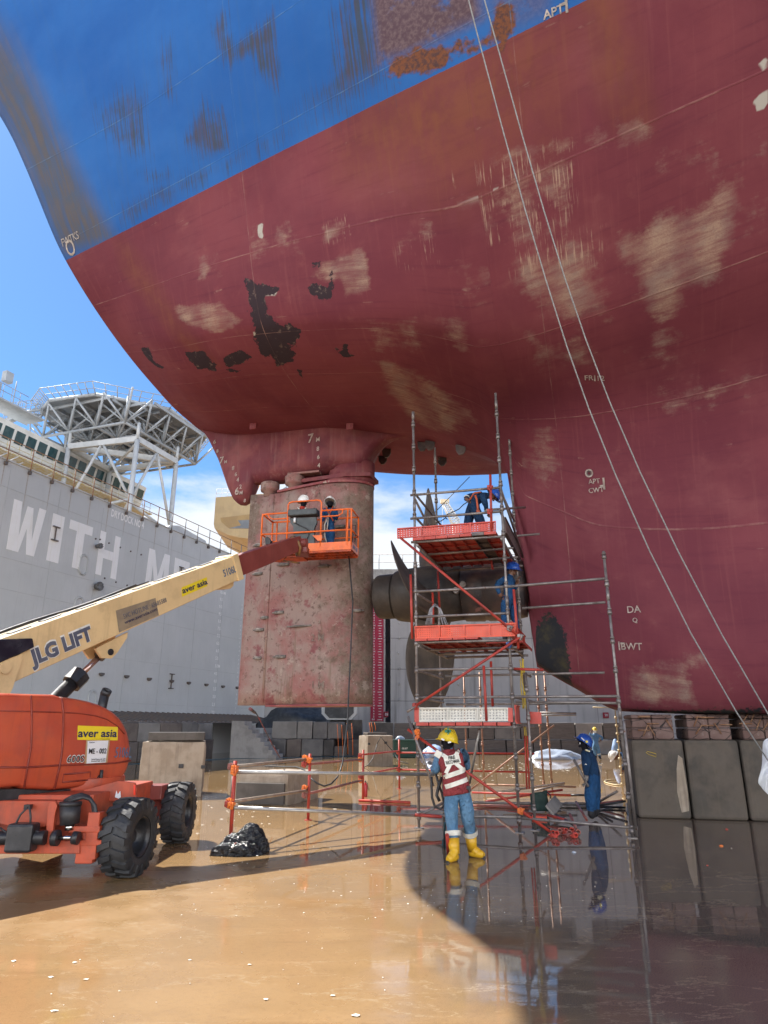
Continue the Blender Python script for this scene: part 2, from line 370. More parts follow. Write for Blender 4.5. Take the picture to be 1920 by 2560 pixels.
# ---- stains and worn patches (corner places as surveyed)
for k, soft, am, pts in [
 ('scrape', .22, 1., [(1335,505),(1420,470),(1500,452),(1560,400),(1605,352),(1592,440),(1582,520),(1560,590),(1480,622),(1460,685),(1400,692),(1390,630),(1350,560)]),
 ('scrape', .25, .9, [(1112,572),(1160,550),(1280,522),(1300,600),(1312,700),(1270,682),(1200,692),(1150,640),(1120,600)]),
 ('ticks', .2, 1., [(1020,372),(1232,312),(1236,430),(1222,470),(1060,525),(1035,430)]), ('ticks', .1, 1., [(700,490),(748,468),(760,508),(704,524)]), ('ticks', .2, .8, [(860,540),(930,510),(940,560),(870,580)]), ('ticks', .2, .8, [(1100,540),(1300,500),(1300,560),(1110,590)]),
 ('scrape', .3, .62, [(1020,372),(1230,312),(1236,420),(1220,470),(1060,520),(1040,430)]),
 ('scrape', .1, .9, [(722,562),(770,535),(792,545),(800,620),(745,645),(735,600)]),
 ('scrape', .12, .75, [(700,490),(748,468),(748,508),(704,524)]),
 ('scrape', .12, .8, [(668,600),(690,562),(735,560),(742,600),(700,615)]),
 ('scrape', .12, .75, [(365,662),(480,648),(522,690),(480,722),(400,700)]),
 ('scrape', .25, .62, [(950,700),(1040,640),(1066,700),(1010,760),(960,745)]),
 ('scrape', .25, .7, [(800,775),(900,800),(1010,880),(1030,915),(950,940),(880,900),(830,850)]),
 ('scrape', .3, .6, [(1120,930),(1190,918),(1214,1000),(1172,1062),(1130,1012)]),
 ('scrape', .15, .85, [(1355,1452),(1400,1442),(1482,1440),(1502,1522),(1420,1522),(1358,1510)]),
 ('scrape', .08, .9, [(1428,1420),(1520,1414),(1524,1436),(1470,1430)]),
 ('scrape', .3, .5, [(1510,1440),(1600,1450),(1610,1510),(1530,1500)]),
 ('scrape', .2, .6, [(990,560),(1050,540),(1060,610),(1000,640)]),
 ('scrape', .12, .8, [(1060,335),(1236,300),(1238,318),(1064,352)]), ('scrape', .12, .8, [(1022,425),(1215,378),(1218,398),(1030,445)]), ('scrape', .12, .8, [(1045,480),(1232,428),(1234,446),(1050,500)]), ('scrape', .15, .7, [(1062,520),(1225,470),(1226,490),(1070,540)]),
 ('scrape', .2, .6, [(1240,290),(1300,275),(1305,330),(1250,340)]), ('scrape', .15, .65, [(1330,250),(1400,240),(1405,300),(1340,310)]), ('scrape', .3, .5, [(1420,330),(1560,290),(1570,350),(1430,390)]), ('scrape', .3, .45, [(1600,330),(1659,300),(1659,480),(1610,500)]), ('scrape', .3, .5, [(1130,720),(1290,710),(1300,800),(1150,790)]), ('scrape', .25, .5, [(520,500),(640,470),(650,540),(530,570)]), ('scrape', .3, .5, [(770,700),(900,680),(910,760),(790,770)]), ('scrape', .3, .45, [(1340,720),(1500,700),(1520,780),(1360,800)]), ('scrape', .3, .45, [(1400,820),(1620,800),(1640,880),(1420,900)]), ('scrape', .2, .55, [(420,560),(470,545),(480,600),(430,610)]),
 ('scrape', .15, .6, [(850,520),(930,480),(935,510),(860,545)]),
 ('peel', .16, 1., [(527,600),(545,600),(560,612),(600,625),(580,645),(572,680),(612,700),(648,715),(640,752),(622,742),(640,780),(600,790),(585,765),(570,775),(556,745),(545,690),(535,640)]),
 ('peel', .12, 1., [(658,628),(688,612),(706,620),(720,588),(722,600),(712,640),(690,645)]),
 ('peel', .12, .95, [(305,752),(322,750),(332,778),(356,795),(340,796),(318,775)]),
 ('peel', .13, .95, [(398,760),(440,758),(466,788),(462,800),(440,795),(425,800)]),
 ('peel', .12, .95, [(478,776),(520,756),(542,770),(522,788),(490,790)]),
 ('peel', .10, .95, [(490,796),(520,800),(516,806),(495,804)]),
 ('peel', .10, .95, [(668,565),(692,562),(690,572),(674,578)]),
 ('peel', .09, .95, [(722,748),(735,760),(752,735),(752,762),(775,770),(740,772)]),
 ('peel', .05, .8, [(640,796),(655,800),(655,820),(645,812)]),
 ('rust', .2, 1., [(812,140),(880,112),(940,96),(1050,66),(1080,0),(1120,0),(1110,70),(940,155),(830,178)]),
 ('rust', .15, .6, [(1060,30),(1110,10),(1095,120),(1070,100)]),
 ('purple', .12, 1., [(800,-60),(1030,-60),(1045,40),(1000,62),(930,98),(815,140)]),
 ('purple', .12, .5, [(1045,-40),(1200,-40),(1180,30),(1075,75)]),
 ('brown', .9, .95, [(838,190),(1120,90),(1180,90),(1160,230),(1000,340),(880,345),(760,330)]),
 ('brown', .35, .8, [(1235,-30),(1320,-30),(1345,60),(1390,260),(1340,240),(1290,140)]),
 ('brown', .25, .5, [(250,510),(300,560),(400,700),(470,790),(440,780),(350,690),(270,590)]),
 ('grime', .2, 1., [(452,62),(490,6),(494,62),(512,92),(595,12),(604,120),(600,200),(560,170),(540,120),(500,150),(470,120)]),
 ('grime', .3, .8, [(186,250),(236,210),(262,180),(318,185),(340,340),(250,330)]),
 ('grime', .2, .7, [(335,120),(376,58),(390,220),(350,230)]),
 ('grime', .3, 1., [(390,310),(440,206),(455,235),(486,238),(505,330),(430,350)]),
 ('grime', .5, .9, [(735,-60),(850,-60),(850,200),(740,240),(600,270),(700,170)]),
 ('grime', .35, .75, [(250,505),(840,198),(840,165),(600,275),(250,440)]),
 ('grime', .25, .7, [(300,370),(370,355),(375,395),(310,405)]),
 ('band', .25, 1., [(-60,0),(20,90),(70,170),(125,290),(200,430),(246,510),(250,520),(140,565),(60,420),(-10,280),(-60,150)]),
 ('black', .12, 1., [(1132,1345),(1192,1325),(1222,1365),(1230,1440),(1252,1505),(1300,1545),(1200,1500),(1132,1430)]),
 ('black', .15, .7, [(1345,1527),(1659,1520),(1659,1545),(1360,1545)]),
 ('pale', .04, 1., [(1626,215),(1659,192),(1659,232),(1636,240)]), ('pale', .04, 1., [(1638,132),(1659,126),(1659,150),(1642,150)]),
 ('pale', .03, 1., [(1013,428),(1028,424),(1024,440)]), ('pale', .03, 1., [(1062,405),(1078,402),(1070,414)]),
 ('pale', .03, .9, [(556,488),(570,480),(566,500),(570,518),(558,512)]), ('pale', .05, .8, [(560,625),(600,628),(598,640),(545,640)]),
 ('pale', .05, .7, [(545,715),(580,720),(570,735),(548,730)]),
]: MASK.setdefault(k, np.zeros((NS, NV))); paint(k, pts, soft, am)
def set_attr(name, keys):
    a = hm.color_attributes.new(name, 'FLOAT_COLOR', 'POINT'); buf = np.zeros((len(vs), 4)); buf[:, 3] = 0
    for c, k in enumerate(keys):
        if k:
            buf[:NN, c] = MASK[k].reshape(-1)
            buf[NN:, c] = MASK[k][:, 1:].reshape(-1) * .5
    a.data.foreach_set('color', buf.astype(np.float32).ravel())
set_attr('wear_a', ['scrape', 'peel', 'rust', 'grime']); set_attr('wear_b', ['pale', 'band', 'black', 'brown']); set_attr('wear_c', ['purple', 'ticks', None, None])
uv = hm.attributes.new('strake', 'FLOAT_VECTOR', 'POINT'); ub = np.zeros((len(vs), 3)); ub[:NN, 0] = pS.ravel(); ub[:NN, 1] = pG.ravel()
ub[NN:, 0] = pS[:, 1:].ravel(); ub[NN:, 1] = pG[:, 1:].ravel(); uv.data.foreach_set('vector', ub.astype(np.float32).ravel())
def hull_material():
    m, nt, b = NT('weathered_hull_paint'); g = G(nt); o = g.obj()
    sepo = g.n('SeparateXYZ'); g.put(sepo.inputs[0], o); z = sepo.outputs[2]
    at_ = g.n('Attribute', attribute_name='strake'); uvv = at_.outputs['Vector']; su = g.n('SeparateXYZ'); g.put(su.inputs[0], uvv); U_, G_ = su.outputs[0], su.outputs[1]
    sc, pe, ru, gr = g.attr('wear_a'); pa, ba, bl, br = g.attr('wear_b'); pu, ti, _, _ = g.attr('wear_c')
    big = g.noise(o, .35, 5); mid = g.noise(o, 2.2, 8, .62); fine = g.noise(o, 14, 8, .65)
    vstk = g.noise(g.map(uvv, (11, .55, 1)), 1.0, 6, .62)           # runs down the plating
    vstk2 = g.noise(g.map(uvv, (26, .45, 1)), 1.0, 6, .66)
    hstk = g.noise(g.map(uvv, (.5, 9, 1)), 1.0, 6, .65)             # brushed along the strakes
    brush0 = g.noise(g.map(uvv, (1.6, 5, 1)), 1.0, 7, .65)
    # bottom red
    red = g.mix(g.rng(big, .35, .65), (.150, .036, .052), (.20, .052, .066))
    red = g.mix(g.rng(hstk, .5, .78, 0, .55), red, (.105, .022, .042))
    red = g.mix(g.rng(vstk, .52, .8, 0, .4), red, (.25, .085, .085))
    red = g.mix(g.rng(mid, .58, .8, 0, .35), red, (.26, .095, .09))
    bloom = g.rng(g.noise(o, .55, 6, .6), .48, .72, 0, .42); red = g.mix(g.math('MULTIPLY', bloom, g.rng(brush0, .35, .6, .35, 1.)), red, (.27, .095, .10))  # pale dusty patches that also paint in light thrown up from the water
    # random thin chips and brushed scuffs everywhere
    scuff = g.math('MULTIPLY', g.rng(hstk, .60, .72), g.rng(mid, .56, .66)); red = g.mix(g.math('MULTIPLY', scuff, .55), red, (.50, .34, .26))
    # topside blue
    blue = g.mix(g.rng(big, .3, .7), (.020, .105, .36), (.030, .14, .43))
    blue = g.mix(g.rng(vstk, .5, .78, 0, .35), blue, (.05, .12, .26))
    zz = g.math('ADD', z, g.math('MULTIPLY', g.math('SUBTRACT', fine, .5), .02))
    isb = g.rng(zz, 12.995, 13.005)
    # brown rust wash on both
    red = g.mix(g.math('MULTIPLY', br, g.rng(vstk, .25, .7, .6, 1.)), red, g.mix(g.rng(mid, .4, .65), (.20, .075, .035), (.15, .05, .04)))
    col = g.mix(isb, red, blue)
    gf = g.rng(g.math('ADD', g.math('ADD', gr, g.math('MULTIPLY', g.math('SUBTRACT', vstk2, .5), 2.6)), g.math('MULTIPLY', g.math('SUBTRACT', mid, .5), .9)), .42, 1.15, 0, .9)
    col = g.mix(g.math('MULTIPLY', gf, g.rng(gr, .02, .2)), col, g.mix(g.rng(vstk, .4, .65), (.055, .070, .085), (.082, .062, .068)))
    bandcol = g.mix(g.rng(vstk, .35, .65), (.085, .090, .098), (.115, .098, .085))
    bandcol = g.mix(g.rng(mid, .45, .7), bandcol, (.085, .10, .12))
    col = g.mix(g.math('MULTIPLY', ba, g.math('MULTIPLY', g.rng(vstk, .25, .6, .6, .92), isb)), col, bandcol)
    col = g.mix(g.math('MULTIPLY', pu, g.rng(mid, .25, .45)), col, g.mix(g.rng(fine, .4, .65), (.10, .065, .085), (.16, .115, .13)))
    rf = g.rng(g.math('ADD', ru, g.math('MULTIPLY', g.math('SUBTRACT', mid, .5), 2.2)), .45, .75)
    col = g.mix(g.math('MULTIPLY', rf, g.rng(ru, .02, .15)), col, g.mix(g.rng(fine, .4, .65), (.19, .075, .04), (.085, .05, .052)))
    # scrapes down to the old beige coat, brushed both ways
    brush = g.noise(g.map(uvv, (1.3, 6, 1)), 1.0, 9, .72); n6 = g.noise(o, 5.5, 9, .7); grain = g.noise(o, 38, 7, .75)
    fr = g.math('MULTIPLY', g.math('ABSOLUTE', g.math('SUBTRACT', g.math('FRACT', g.math('DIVIDE', g.math('ADD', U_, g.math('MULTIPLY', n6, .12)), .78)), .5)), 2.)   # frames behind the plate show as bands
    sf = g.math('ADD', g.math('MULTIPLY', sc, 1.25), g.math('MULTIPLY', g.math('SUBTRACT', mid, .5), 1.5)); sf = g.math('ADD', sf, g.math('MULTIPLY', g.math('SUBTRACT', n6, .5), 1.0)); sf = g.math('ADD', sf, g.math('MULTIPLY', g.math('SUBTRACT', brush, .5), 1.2))
    sf = g.math('ADD', sf, g.math('MULTIPLY', g.math('SUBTRACT', fr, .5), .22))
    sf = g.math('MULTIPLY', g.rng(sf, .36, 1.15, 0, .9), g.rng(sc, .02, .25)); sf = g.math('MULTIPLY', sf, g.rng(grain, .34, .58, .7, 1.)); sf = g.math('MULTIPLY', sf, g.rng(g.noise(g.map(uvv, (.9, 8, 1)), 1.0, 9, .74), .34, .60, .30, 1.)); sf = g.math('MULTIPLY', sf, g.rng(fr, .15, .8, .62, 1.))
    col = g.mix(sf, col, g.mix(g.rng(mid, .4, .65), (.40, .29, .215), (.29, .215, .18)))
    tick = g.math('MULTIPLY', g.math('MULTIPLY', g.rng(ti, .1, .6), g.rng(g.noise(g.map(uvv, (34, 2.2, 1)), 1.0, 3, .5), .55, .62)), g.rng(mid, .40, .55)); col = g.mix(g.math('MULTIPLY', tick, .8), col, (.42, .29, .22))
    spk = g.math('MULTIPLY', g.rng(g.noise(o, 24, 6, .7), .64, .70), g.rng(sc, .3, .7)); col = g.mix(g.math('MULTIPLY', spk, .7), col, (.06, .03, .03))
    col = g.mix(g.math('MULTIPLY', g.rng(pa, .35, .6), g.rng(mid, .3, .42)), col, (.42, .40, .36))
    pf = g.rng(g.math('ADD', pe, g.math('MULTIPLY', g.math('SUBTRACT', g.noise(o, 3.2, 10, .72), .5), 2.3)), .5, .54)
    pf = g.math('MULTIPLY', pf, g.rng(pe, .02, .1))
    col = g.mix(pf, col, g.mix(g.rng(g.noise(o, 6, 8, .7), .56, .72), (.040, .028, .036), (.20, .15, .13)))
    bf = g.math('MULTIPLY', g.rng(g.math('ADD', bl, g.math('MULTIPLY', g.math('SUBTRACT', fine, .5), 1.3)), .4, .62), g.rng(bl, .02, .1))
    col = g.mix(bf, col, g.mix(g.rng(mid, .45, .7), (.028, .030, .036), (.075, .065, .04)))
    # plate seams: raised weld beads with the paint rubbed off them
    def line(c, period, off, wdt):
        f = g.math('FRACT', g.math('ADD', g.math('DIVIDE', c, period), off)); d = g.math('MULTIPLY', g.math('ABSOLUTE', g.math('SUBTRACT', f, .5)), period)
        return g.rng(d, wdt, wdt * .35)
    wob = g.math('MULTIPLY', g.math('SUBTRACT', g.noise(o, 3, 3), .5), .02)
    hs = line(g.math('ADD', G_, wob), 2.05, .12, .016); vsm = line(g.math('ADD', U_, wob), 5.9, .42, .014)
    seam = g.math('MAXIMUM', hs, vsm)
    col = g.mix(g.math('MULTIPLY', seam, g.rng(g.noise(o, 1.7, 7, .7), .44, .66, .06, .62)), col, g.mix(isb, (.34, .20, .17), (.12, .22, .36)))
    g.put(b.inputs['Base Color'], col)
    g.put(b.inputs['Roughness'], g.rng(mid, .3, .7, .55, .75, False)); b.inputs['Specular IOR Level'].default_value = .10
    h = g.math('ADD', g.math('MULTIPLY', g.noise(g.map(uvv, (1.25, .5, 1)), 1., 2), 3.0), g.math('MULTIPLY', seam, .5))
    h = g.math('ADD', h, g.math('MULTIPLY', fine, .22)); h = g.math('SUBTRACT', h, g.math('MULTIPLY', pf, .3)); h = g.math('ADD', h, g.math('MULTIPLY', rf, g.math('MULTIPLY', fine, .9)))
    g.put(b.inputs['Normal'], g.bump(h, .35, .03))
    return m
M['hull'] = hull_material(); hm.materials.append(M['hull'])
# hull material for the appendages: the same paint without the patches
M['red_worn'] = pm('worn_red_bottom_paint', (.215, .038, .046), (.29, .075, .07), 1.6, .55, 0, .25, 30, spots=((.40, .31, .26), 3.3, .63), streak=((.34, .16, .13), .45), dirt=((.13, .03, .04), 2.2, .5))
def rudder_mat():
    m, nt, b = NT('scaled_rudder_paint'); g = G(nt); o = g.obj(); n = g.noise
    a = n(o, 1.1, 8, .62); f = n(o, 9, 9, .68); v = n(g.map(o, (7, 7, .6)), 1., 6)
    col = g.mix(g.rng(a, .40, .60), (.27, .125, .115), (.29, .215, .19))
    col = g.mix(g.rng(n(o, 1.4, 8, .66), .57, .66, 0, .85), col, (.20, .055, .065))
    col = g.mix(g.rng(v, .55, .75, 0, .7), col, (.14, .105, .07))
    sep_ = g.n('SeparateXYZ'); g.put(sep_.inputs[0], o)
    ed = g.math('ADD', g.rng(sep_.outputs[0], -.6, 1.6, 0., .30), g.math('MULTIPLY', g.rng(sep_.outputs[0], -1.2, -2.05, 0, 1), g.rng(sep_.outputs[2], 5.2, 7.4, 0, .45)))
    col = g.mix(g.rng(g.math('ADD', n(o, 2.6, 8, .7), ed), .64, .86, 0, .8), col, g.mix(g.rng(f, .4, .6), (.11, .085, .06), (.19, .155, .12)))
    col = g.mix(g.rng(n(g.map(o, (1, 1, 1), (7, 3, 1)), 2.3, 8, .7), .60, .67, 0, .8), col, (.36, .29, .25))
    col = g.mix(g.rng(n(g.map(o, (1, 1, 1), (1, 5, 9)), 3.1, 8, .7), .665, .70, 0, .85), col, (.34, .13, .03))
    col = g.mix(g.rng(f, .56, .66, 0, .75), col, (.095, .05, .045)); col = g.mix(g.rng(n(g.map(o, (1, 1, 1), (3, 8, 2)), 4.2, 9, .74), .57, .62, 0, .6), col, (.13, .075, .06)); col = g.mix(g.rng(n(g.map(o, (1, 1, 1), (9, 2, 5)), 16, 6, .7), .62, .68, 0, .7), col, (.44, .36, .31))
    g.put(b.inputs['Base Color'], col); b.inputs['Roughness'].default_value = .72; b.inputs['Specular IOR Level'].default_value = .3
    g.put(b.inputs['Normal'], g.bump(g.math('ADD', f, a), .5, .02)); return m
M['rudder'] = rudder_mat()
M['trunk'] = pm('trunk_paint', (.15, .034, .046), (.21, .06, .062), 1.3, .65, 0, .3, 25, spots=((.36, .28, .24), 2.2, .655), streak=((.28, .15, .13), .5), dirt=((.09, .028, .036), 1.6, .7), spec=.25)
# ---- rudder trunk and skeg under the counter
def halfth(s):
    if s > 1.1: return max(.03, .52 - .49 * (s - 1.1) / 1.4)
    if s > .3: return .62 - .10 * ((s - .3) / .8) ** 1.5
    return max(.10, .62 - .52 * ((.3 - s) / 3.6) ** .9)
TOPZ = lambda s: 9.02 + .34 * max(0, (2.0 - s)) / 2.0 if s > 0 else 9.34 + .12 * (-s)
BOT = [(-3.9, 10.15), (-3.62, 9.80), (-3.2, 9.05), (-2.83, 8.19), (-2.62, 7.80), (-2.45, 7.63), (-2.27, 7.60), (-2.12, 7.68), (-2.03, 7.85), (-1.97, 8.19), (-1.1, 8.14), (-.31, 8.11), (.65, 8.21), (1.0, 8.17), (1.28, 8.19), (1.42, 8.42), (1.55, 8.66), (1.72, 8.86), (2.0, 9.0), (2.5, 9.06)]
ss = np.unique(np.concatenate([np.linspace(-3.85, -1.98, 34), np.linspace(-1.97, 2.5, 52), [-1.975]]))
bz = np.interp(ss, [q[0] for q in BOT], [q[1] for q in BOT])
rows = []
for s_, z0 in zip(ss, bz):
    z1 = max(TOPZ(s_) + .45, z0 + .1); t_ = halfth(s_); r = []
    for k in range(9):
        f = k / 8; zz = z0 + (z1 - z0) * f; fl = t_ * (1 + .22 * max(0, f - .55) ** 1.5 * 2)
        r.append((s_, -fl * (min(1, (k + .35) / 1.0) if k == 0 else 1), zz))
    rows.append(r)
mb = MB(); mb.grid(rows); mb.grid([[(x, -y, z) for x, y, z in r] for r in rows])
mb.grid([[r[0] for r in rows], [(r[0][0], -r[0][1], r[0][2]) for r in rows]], False)
mb.grid([rows[-1], [(x, -y, z) for x, y, z in rows[-1]]]); mb.grid([rows[0], [(x, -y, z) for x, y, z in rows[0]]])
mb.build('rudder_trunk', M['trunk'], ship)
# ---- rudder with hinged flap
def rth(s):
    if s > .45: return .64 * math.sqrt(max(0.0, 1 - ((s - .45) / 1.06) ** 2))
    return .64 - .54 * ((.45 - s) / 2.5) ** 1.15
def foil(s0, s1, z0, z1, tz, n=26, grow=0.):
    sl = [s0 + (s1 - s0) * (.5 - .5 * math.cos(math.pi * i / n)) for i in range(n + 1)]
    ring = [(s, -max(.012, rth(s)) - grow) for s in sl] + [(s, max(.012, rth(s)) + grow) for s in reversed(sl)]
    zs = [z0 + (z1 - z0) * i / 14 for i in range(15)]
    b_ = MB(); b_.grid([[(x, y, z + (tz(x) if k == 14 else 0)) for x, y in ring] for k, z in enumerate(zs)], True, None, True)
    b_.add([(x, y, z1 + tz(x)) for x, y in ring], [list(range(len(ring)))]); b_.add([(x, y, z0) for x, y in ring], [list(range(len(ring)))[::-1]]); return b_
topf = lambda s: .0
rud = foil(-1.22, 1.508, 2.2, 7.72, topf).build('rudder', M['rudder'], ship)
flap = foil(-2.05, -1.245, 2.2, 7.72, lambda s: .12 * (s + 1.245) / -.8).build('flap', M['rudder'], rud)
# rim plates, patches, anodes and lugs standing on the blade
mb = foil(-1.1, 1.52, 7.725, 7.79, topf, 26, .05); mb.build('rim_plate', M['red_worn'], rud)
mb = foil(-1.15, 1.51, 2.155, 2.195, topf, 26, .02); mb.build('bottom_plate', M['red_worn'], rud)
mb = MB(); mb.cyl((-1.235, -rth(-1.235) - .005, 2.25), (-1.235, -rth(-1.235) - .005, 7.7), .032); mb.build('hinge_line', M['rudder'], rud)
M['anode'] = pm('spent_anode', (.13, .12, .11), (.24, .215, .19), 9, .7, .2, .5, 40)
for (px, py, L) in [(612, 1218, .46), (600, 1322, .42), (604, 1418, .46), (548, 1235, .4), (565, 1332, .3), (552, 1358, .4), (548, 1420, .3), (706, 1226, .36), (770, 1318, .34), (655, 1353, .85), (548, 1172, .34), (738, 1140, .4)]:
    d = SHIPI.to_3x3() @ ray(px * DS, py * DS); k = (-.5 - EYE_L.y) / d.y; p = EYE_L + d * k
    h = .045 if L > .6 else .08
    mb = MB(); mb.box((p.x, -rth(p.x) - .03, p.z), (L * .62, .08, h), None, .02); mb.box((p.x, -rth(p.x) - .012, p.z), (L, .03, .035), None, .008)
    mb.build('anode', M['anode'], rud if p.x > -1.22 else flap)
# carrier, rudder stock and flap gear between trunk and rudder
mb = MB(); Mx = Matrix.Translation((.45, 0, 0))
mb.lathe([(.0, 7.79), (.62, 7.79), (.62, 7.86), (.42, 7.9), (.42, 8.22)], 32, Matrix.Translation((.7, 0, 0)))
mb.prism([(.92 + .62 * math.cos(i * .2618), .44 * math.sin(i * .2618)) for i in range(24)], 7.8, 8.4, None, True)
mb.prism([(x, y) for x, y in [(-.9, -.12), (-.35, -.42), (.9, -.5), (1.55, -.35), (1.55, .35), (.9, .5), (-.35, .42), (-.9, .12)]], 7.92, 8.02)
mb.build('rudder_stock', M['trunk'], ship)
for (s_, t_, z0) in ((-1.45, .12, 7.80), (-.62, .32, 7.84)):
    mb = MB(); mb.lathe([(0, z0 - .1), (.16, z0 - .1), (.17, z0 + .05), (.25, z0 + .07), (.26, z0 + .13), (.24, z0 + .15), (.26, z0 + .18), (.26, z0 + .28), (.23, z0 + .31), (0, z0 + .31)], 28, Matrix.Translation((s_, -t_, 0)))
    if s_ > -1: mb.box((s_ + .3, -t_, z0 + .34), (.9, .3, .06), .06, .01)
    mb.build('flap_pivot', M['rudder'], ship)
# ---- propeller
M['bronze'] = pm('dull_propeller_bronze', (.085, .068, .055), (.135, .105, .08), 1.5, .6, .1, .1, 30, streak=((.06, .05, .045), .6), spots=((.24, .19, .14), 5, .68))
M['boss'] = pm('greased_stern_boss', (.05, .042, .042), (.10, .068, .06), 2.3, .5, .1, .3, 20, spots=((.25, .13, .11), 2.2, .58))
M['hub'] = pm('dark_hub', (.040, .034, .030), (.062, .052, .044), 2.5, .6, .1, .2, 20, streak=((.09, .07, .055), .4), spots=((.15, .12, .095), 5, .69))  # hub coloured darker than the blades
AX = 4.78; RX = Matrix.Translation((0, 0, AX)) @ Matrix.Rotation(rad(90), 4, 'Y')
prop = MB(); prop.lathe([(0, 1.64), (.40, 1.642), (.46, 1.645), (.50, 1.66), (.53, 1.69), (.545, 1.75), (.55, 1.9), (.555, 2.1), (.555, 2.105), (.50, 2.11), (.50, 2.16), (.60, 2.165), (.605, 2.17), (.63, 2.25), (.66, 2.5), (.68, 2.8), (.70, 3.4), (.66, 3.85), (0, 3.85)], 48, RX)
prop = prop.build('propeller', M['hub'], ship)
def blade(ang):
    rows = []; up_ = []
    for i in range(19):
        f = math.sin(i / 18 * math.pi / 2); r = .5 + 2.28 * f; c = max(.02, 1.85 * math.sin(math.pi * (f * .60 + .09)) * math.sqrt(max(0., 1 - f ** 7)))
        ph = -math.atan2(5.6, 2 * math.pi * r); th0 = ang + .12 * (f - .35) * f; tk = .15 * (1 - f) ** 1.2 + .018
        a_, b2 = [], []
        for k in range(13):
            u = k / 12 - .5; ax = u * c * math.sin(ph); tg = u * c * math.cos(ph); th = th0 + tg / r; tt = tk * max(0., 1 - (2 * u) ** 2) ** .6 * .5 + .004
            for lst, sg in ((a_, 1), (b2, -1)):
                rr = r; q = (3.05 + ax + sg * tt * math.cos(ph) - .12 * f, rr * math.sin(th), AX + rr * math.cos(th)); lst.append(q)
        rows.append(a_); up_.append(b2)
    b_ = MB(); b_.grid(rows); b_.grid(up_); b_.grid([[r[0] for r in rows], [r[0] for r in up_]]); b_.grid([[r[-1] for r in rows], [r[-1] for r in up_]]); b_.grid([rows[-1], up_[-1]]); return b_
for k in range(4): blade(rad(90 * k)).build('blade', M['bronze'], prop)
mb = MB(); mb.lathe([(0, 3.86), (.70, 3.87), (.72, 4.3), (.70, 4.32), (.70, 4.4), (.72, 4.42), (.72, 4.9), (.70, 5.1), (.66, 5.3), (.3, 5.4)], 44, RX)
mb.build('stern_tube_boss', M['boss'], ship)
# rope guard fittings
for (px, py) in ((985, 1275), (1000, 1262)):
    d = SHIPI.to_3x3() @ ray(px * DS, py * DS); k = (-.72 - EYE_L.y) / d.y; p = EYE_L + d * k
    mb = MB(); mb.cyl((p.x, -.5, p.z), (p.x, -.76, p.z), .09, .07, 18); mb.cyl((p.x, -.7, p.z), (p.x, -.79, p.z), .035, None, 12); mb.build('ring_bolt', M['steel'], ship)
# ---- lugs under the counter
for (px, py) in [(547, 915), (756, 915), (614, 938), (629, 942), (655, 932)]:
    h = hull_hit(px * DS, py * DS)
    if h:
        p, n, _ = h; mb = MB(); mb.box(p - Vector((0, 0, .06)), (.2 if px in (547, 756) else .09, .05, .22), None, .02); mb.cyl(p + Vector((0, -.035, -.09)), p + Vector((0, .035, -.09)), .05); mb.build('pad_eye', M['red_worn'], ship)
for (px, py, s_) in [(835, 970, 0), (912, 955, 0), (929, 953, 0), (995, 962, 0), (955, 988, 0), (827, 985, 0)]:
    d = SHIPI.to_3x3() @ ray(px * DS, py * DS)
    hit = None
    for k in np.arange(12, 28, .02):                                # meets the keel ridge or the other side of the counter
        p = EYE_L + d * float(k); i = int(np.argmin(np.abs(hull_s - p.x))); zz = np.interp(abs(p.y), hull[i, :, 1], hull[i, :, 2])
        if p.z > zz: hit = p; break
    if hit: mb = MB(); mb.prism([(-.13, .12), (.13, .12), (.12, -.06), (.05, -.16), (-.05, -.16), (-.12, -.06)], -.025, .025, Matrix.Translation(hit - Vector((0, 0, .1))) @ Matrix.Rotation(rad(90), 4, 'X')); mb.cyl(hit + Vector((0, -.045, -.16)), hit + Vector((0, .045, -.16)), .045); mb.build('lifting_lug', M['boss'], ship)
# ---- draught marks and stencilled letters, each laid on the plating
def on_hull(txt, px, py, size, name='stencil_mark', skew=0., mat='mark_white', bold=.012, up=None, fit=None):
    h = hull_hit(px * DS, py * DS)
    if not h: return
    p, n, _ = h; xd = Vector((1, 0, 0)); xd = (xd - n * xd.dot(n)).normalized(); yd = n.cross(xd)
    if skew: xd, yd = xd * math.cos(skew) + yd * math.sin(skew), yd * math.cos(skew) - xd * math.sin(skew)
    Mf = Matrix((xd, yd, n)).transposed().to_4x4(); Mf.translation = p
    def post(q):
        hit = bvh.ray_cast(q + n * .6, -n); return (hit[0] + n * .012) if hit[0] is not None else q + n * .012
    return text(txt, size, M[mat], ship, Mf, name, bold, .001, fit=fit, post=post)
on_hull('APT', 1196, 27, .19, bold=.02); on_hull('I', 1224, 14, .30, bold=.02); on_hull('-', 1214, 6, .34, bold=.02)
on_hull('FR', 1272, 816, .17); on_hull('12', 1297, 817, .17); on_hull('I', 1285, 817, .2, bold=.02)
on_hull('APT', 1284, 1040, .15); on_hull('CWT', 1288, 1059, .15); on_hull('I', 1305, 1046, .36); on_hull('-', 1300, 1047, .3)
on_hull('DA', 1369, 1317, .2); on_hull('Q', 1372, 1340, .13); on_hull('BWT', 1364, 1397, .2); on_hull('I', 1338, 1396, .25, bold=.01); on_hull('-', 1345, 1387, .34)
on_hull('O', 1273, 1023, .25, bold=.02); on_hull('O', 1273, 1023, .14, mat='steel', bold=.03)
on_hull('FWTKS', 152, 517, .26, bold=.002, fit=.62, skew=rad(6)); on_hull('O', 153, 537, .55, bold=.008, skew=rad(6), fit=.30)
M['mark_dull'] = pm('marking_dull', (.40, .32, .27), (.27, .19, .165), 16, .7, 0, .1, 60)
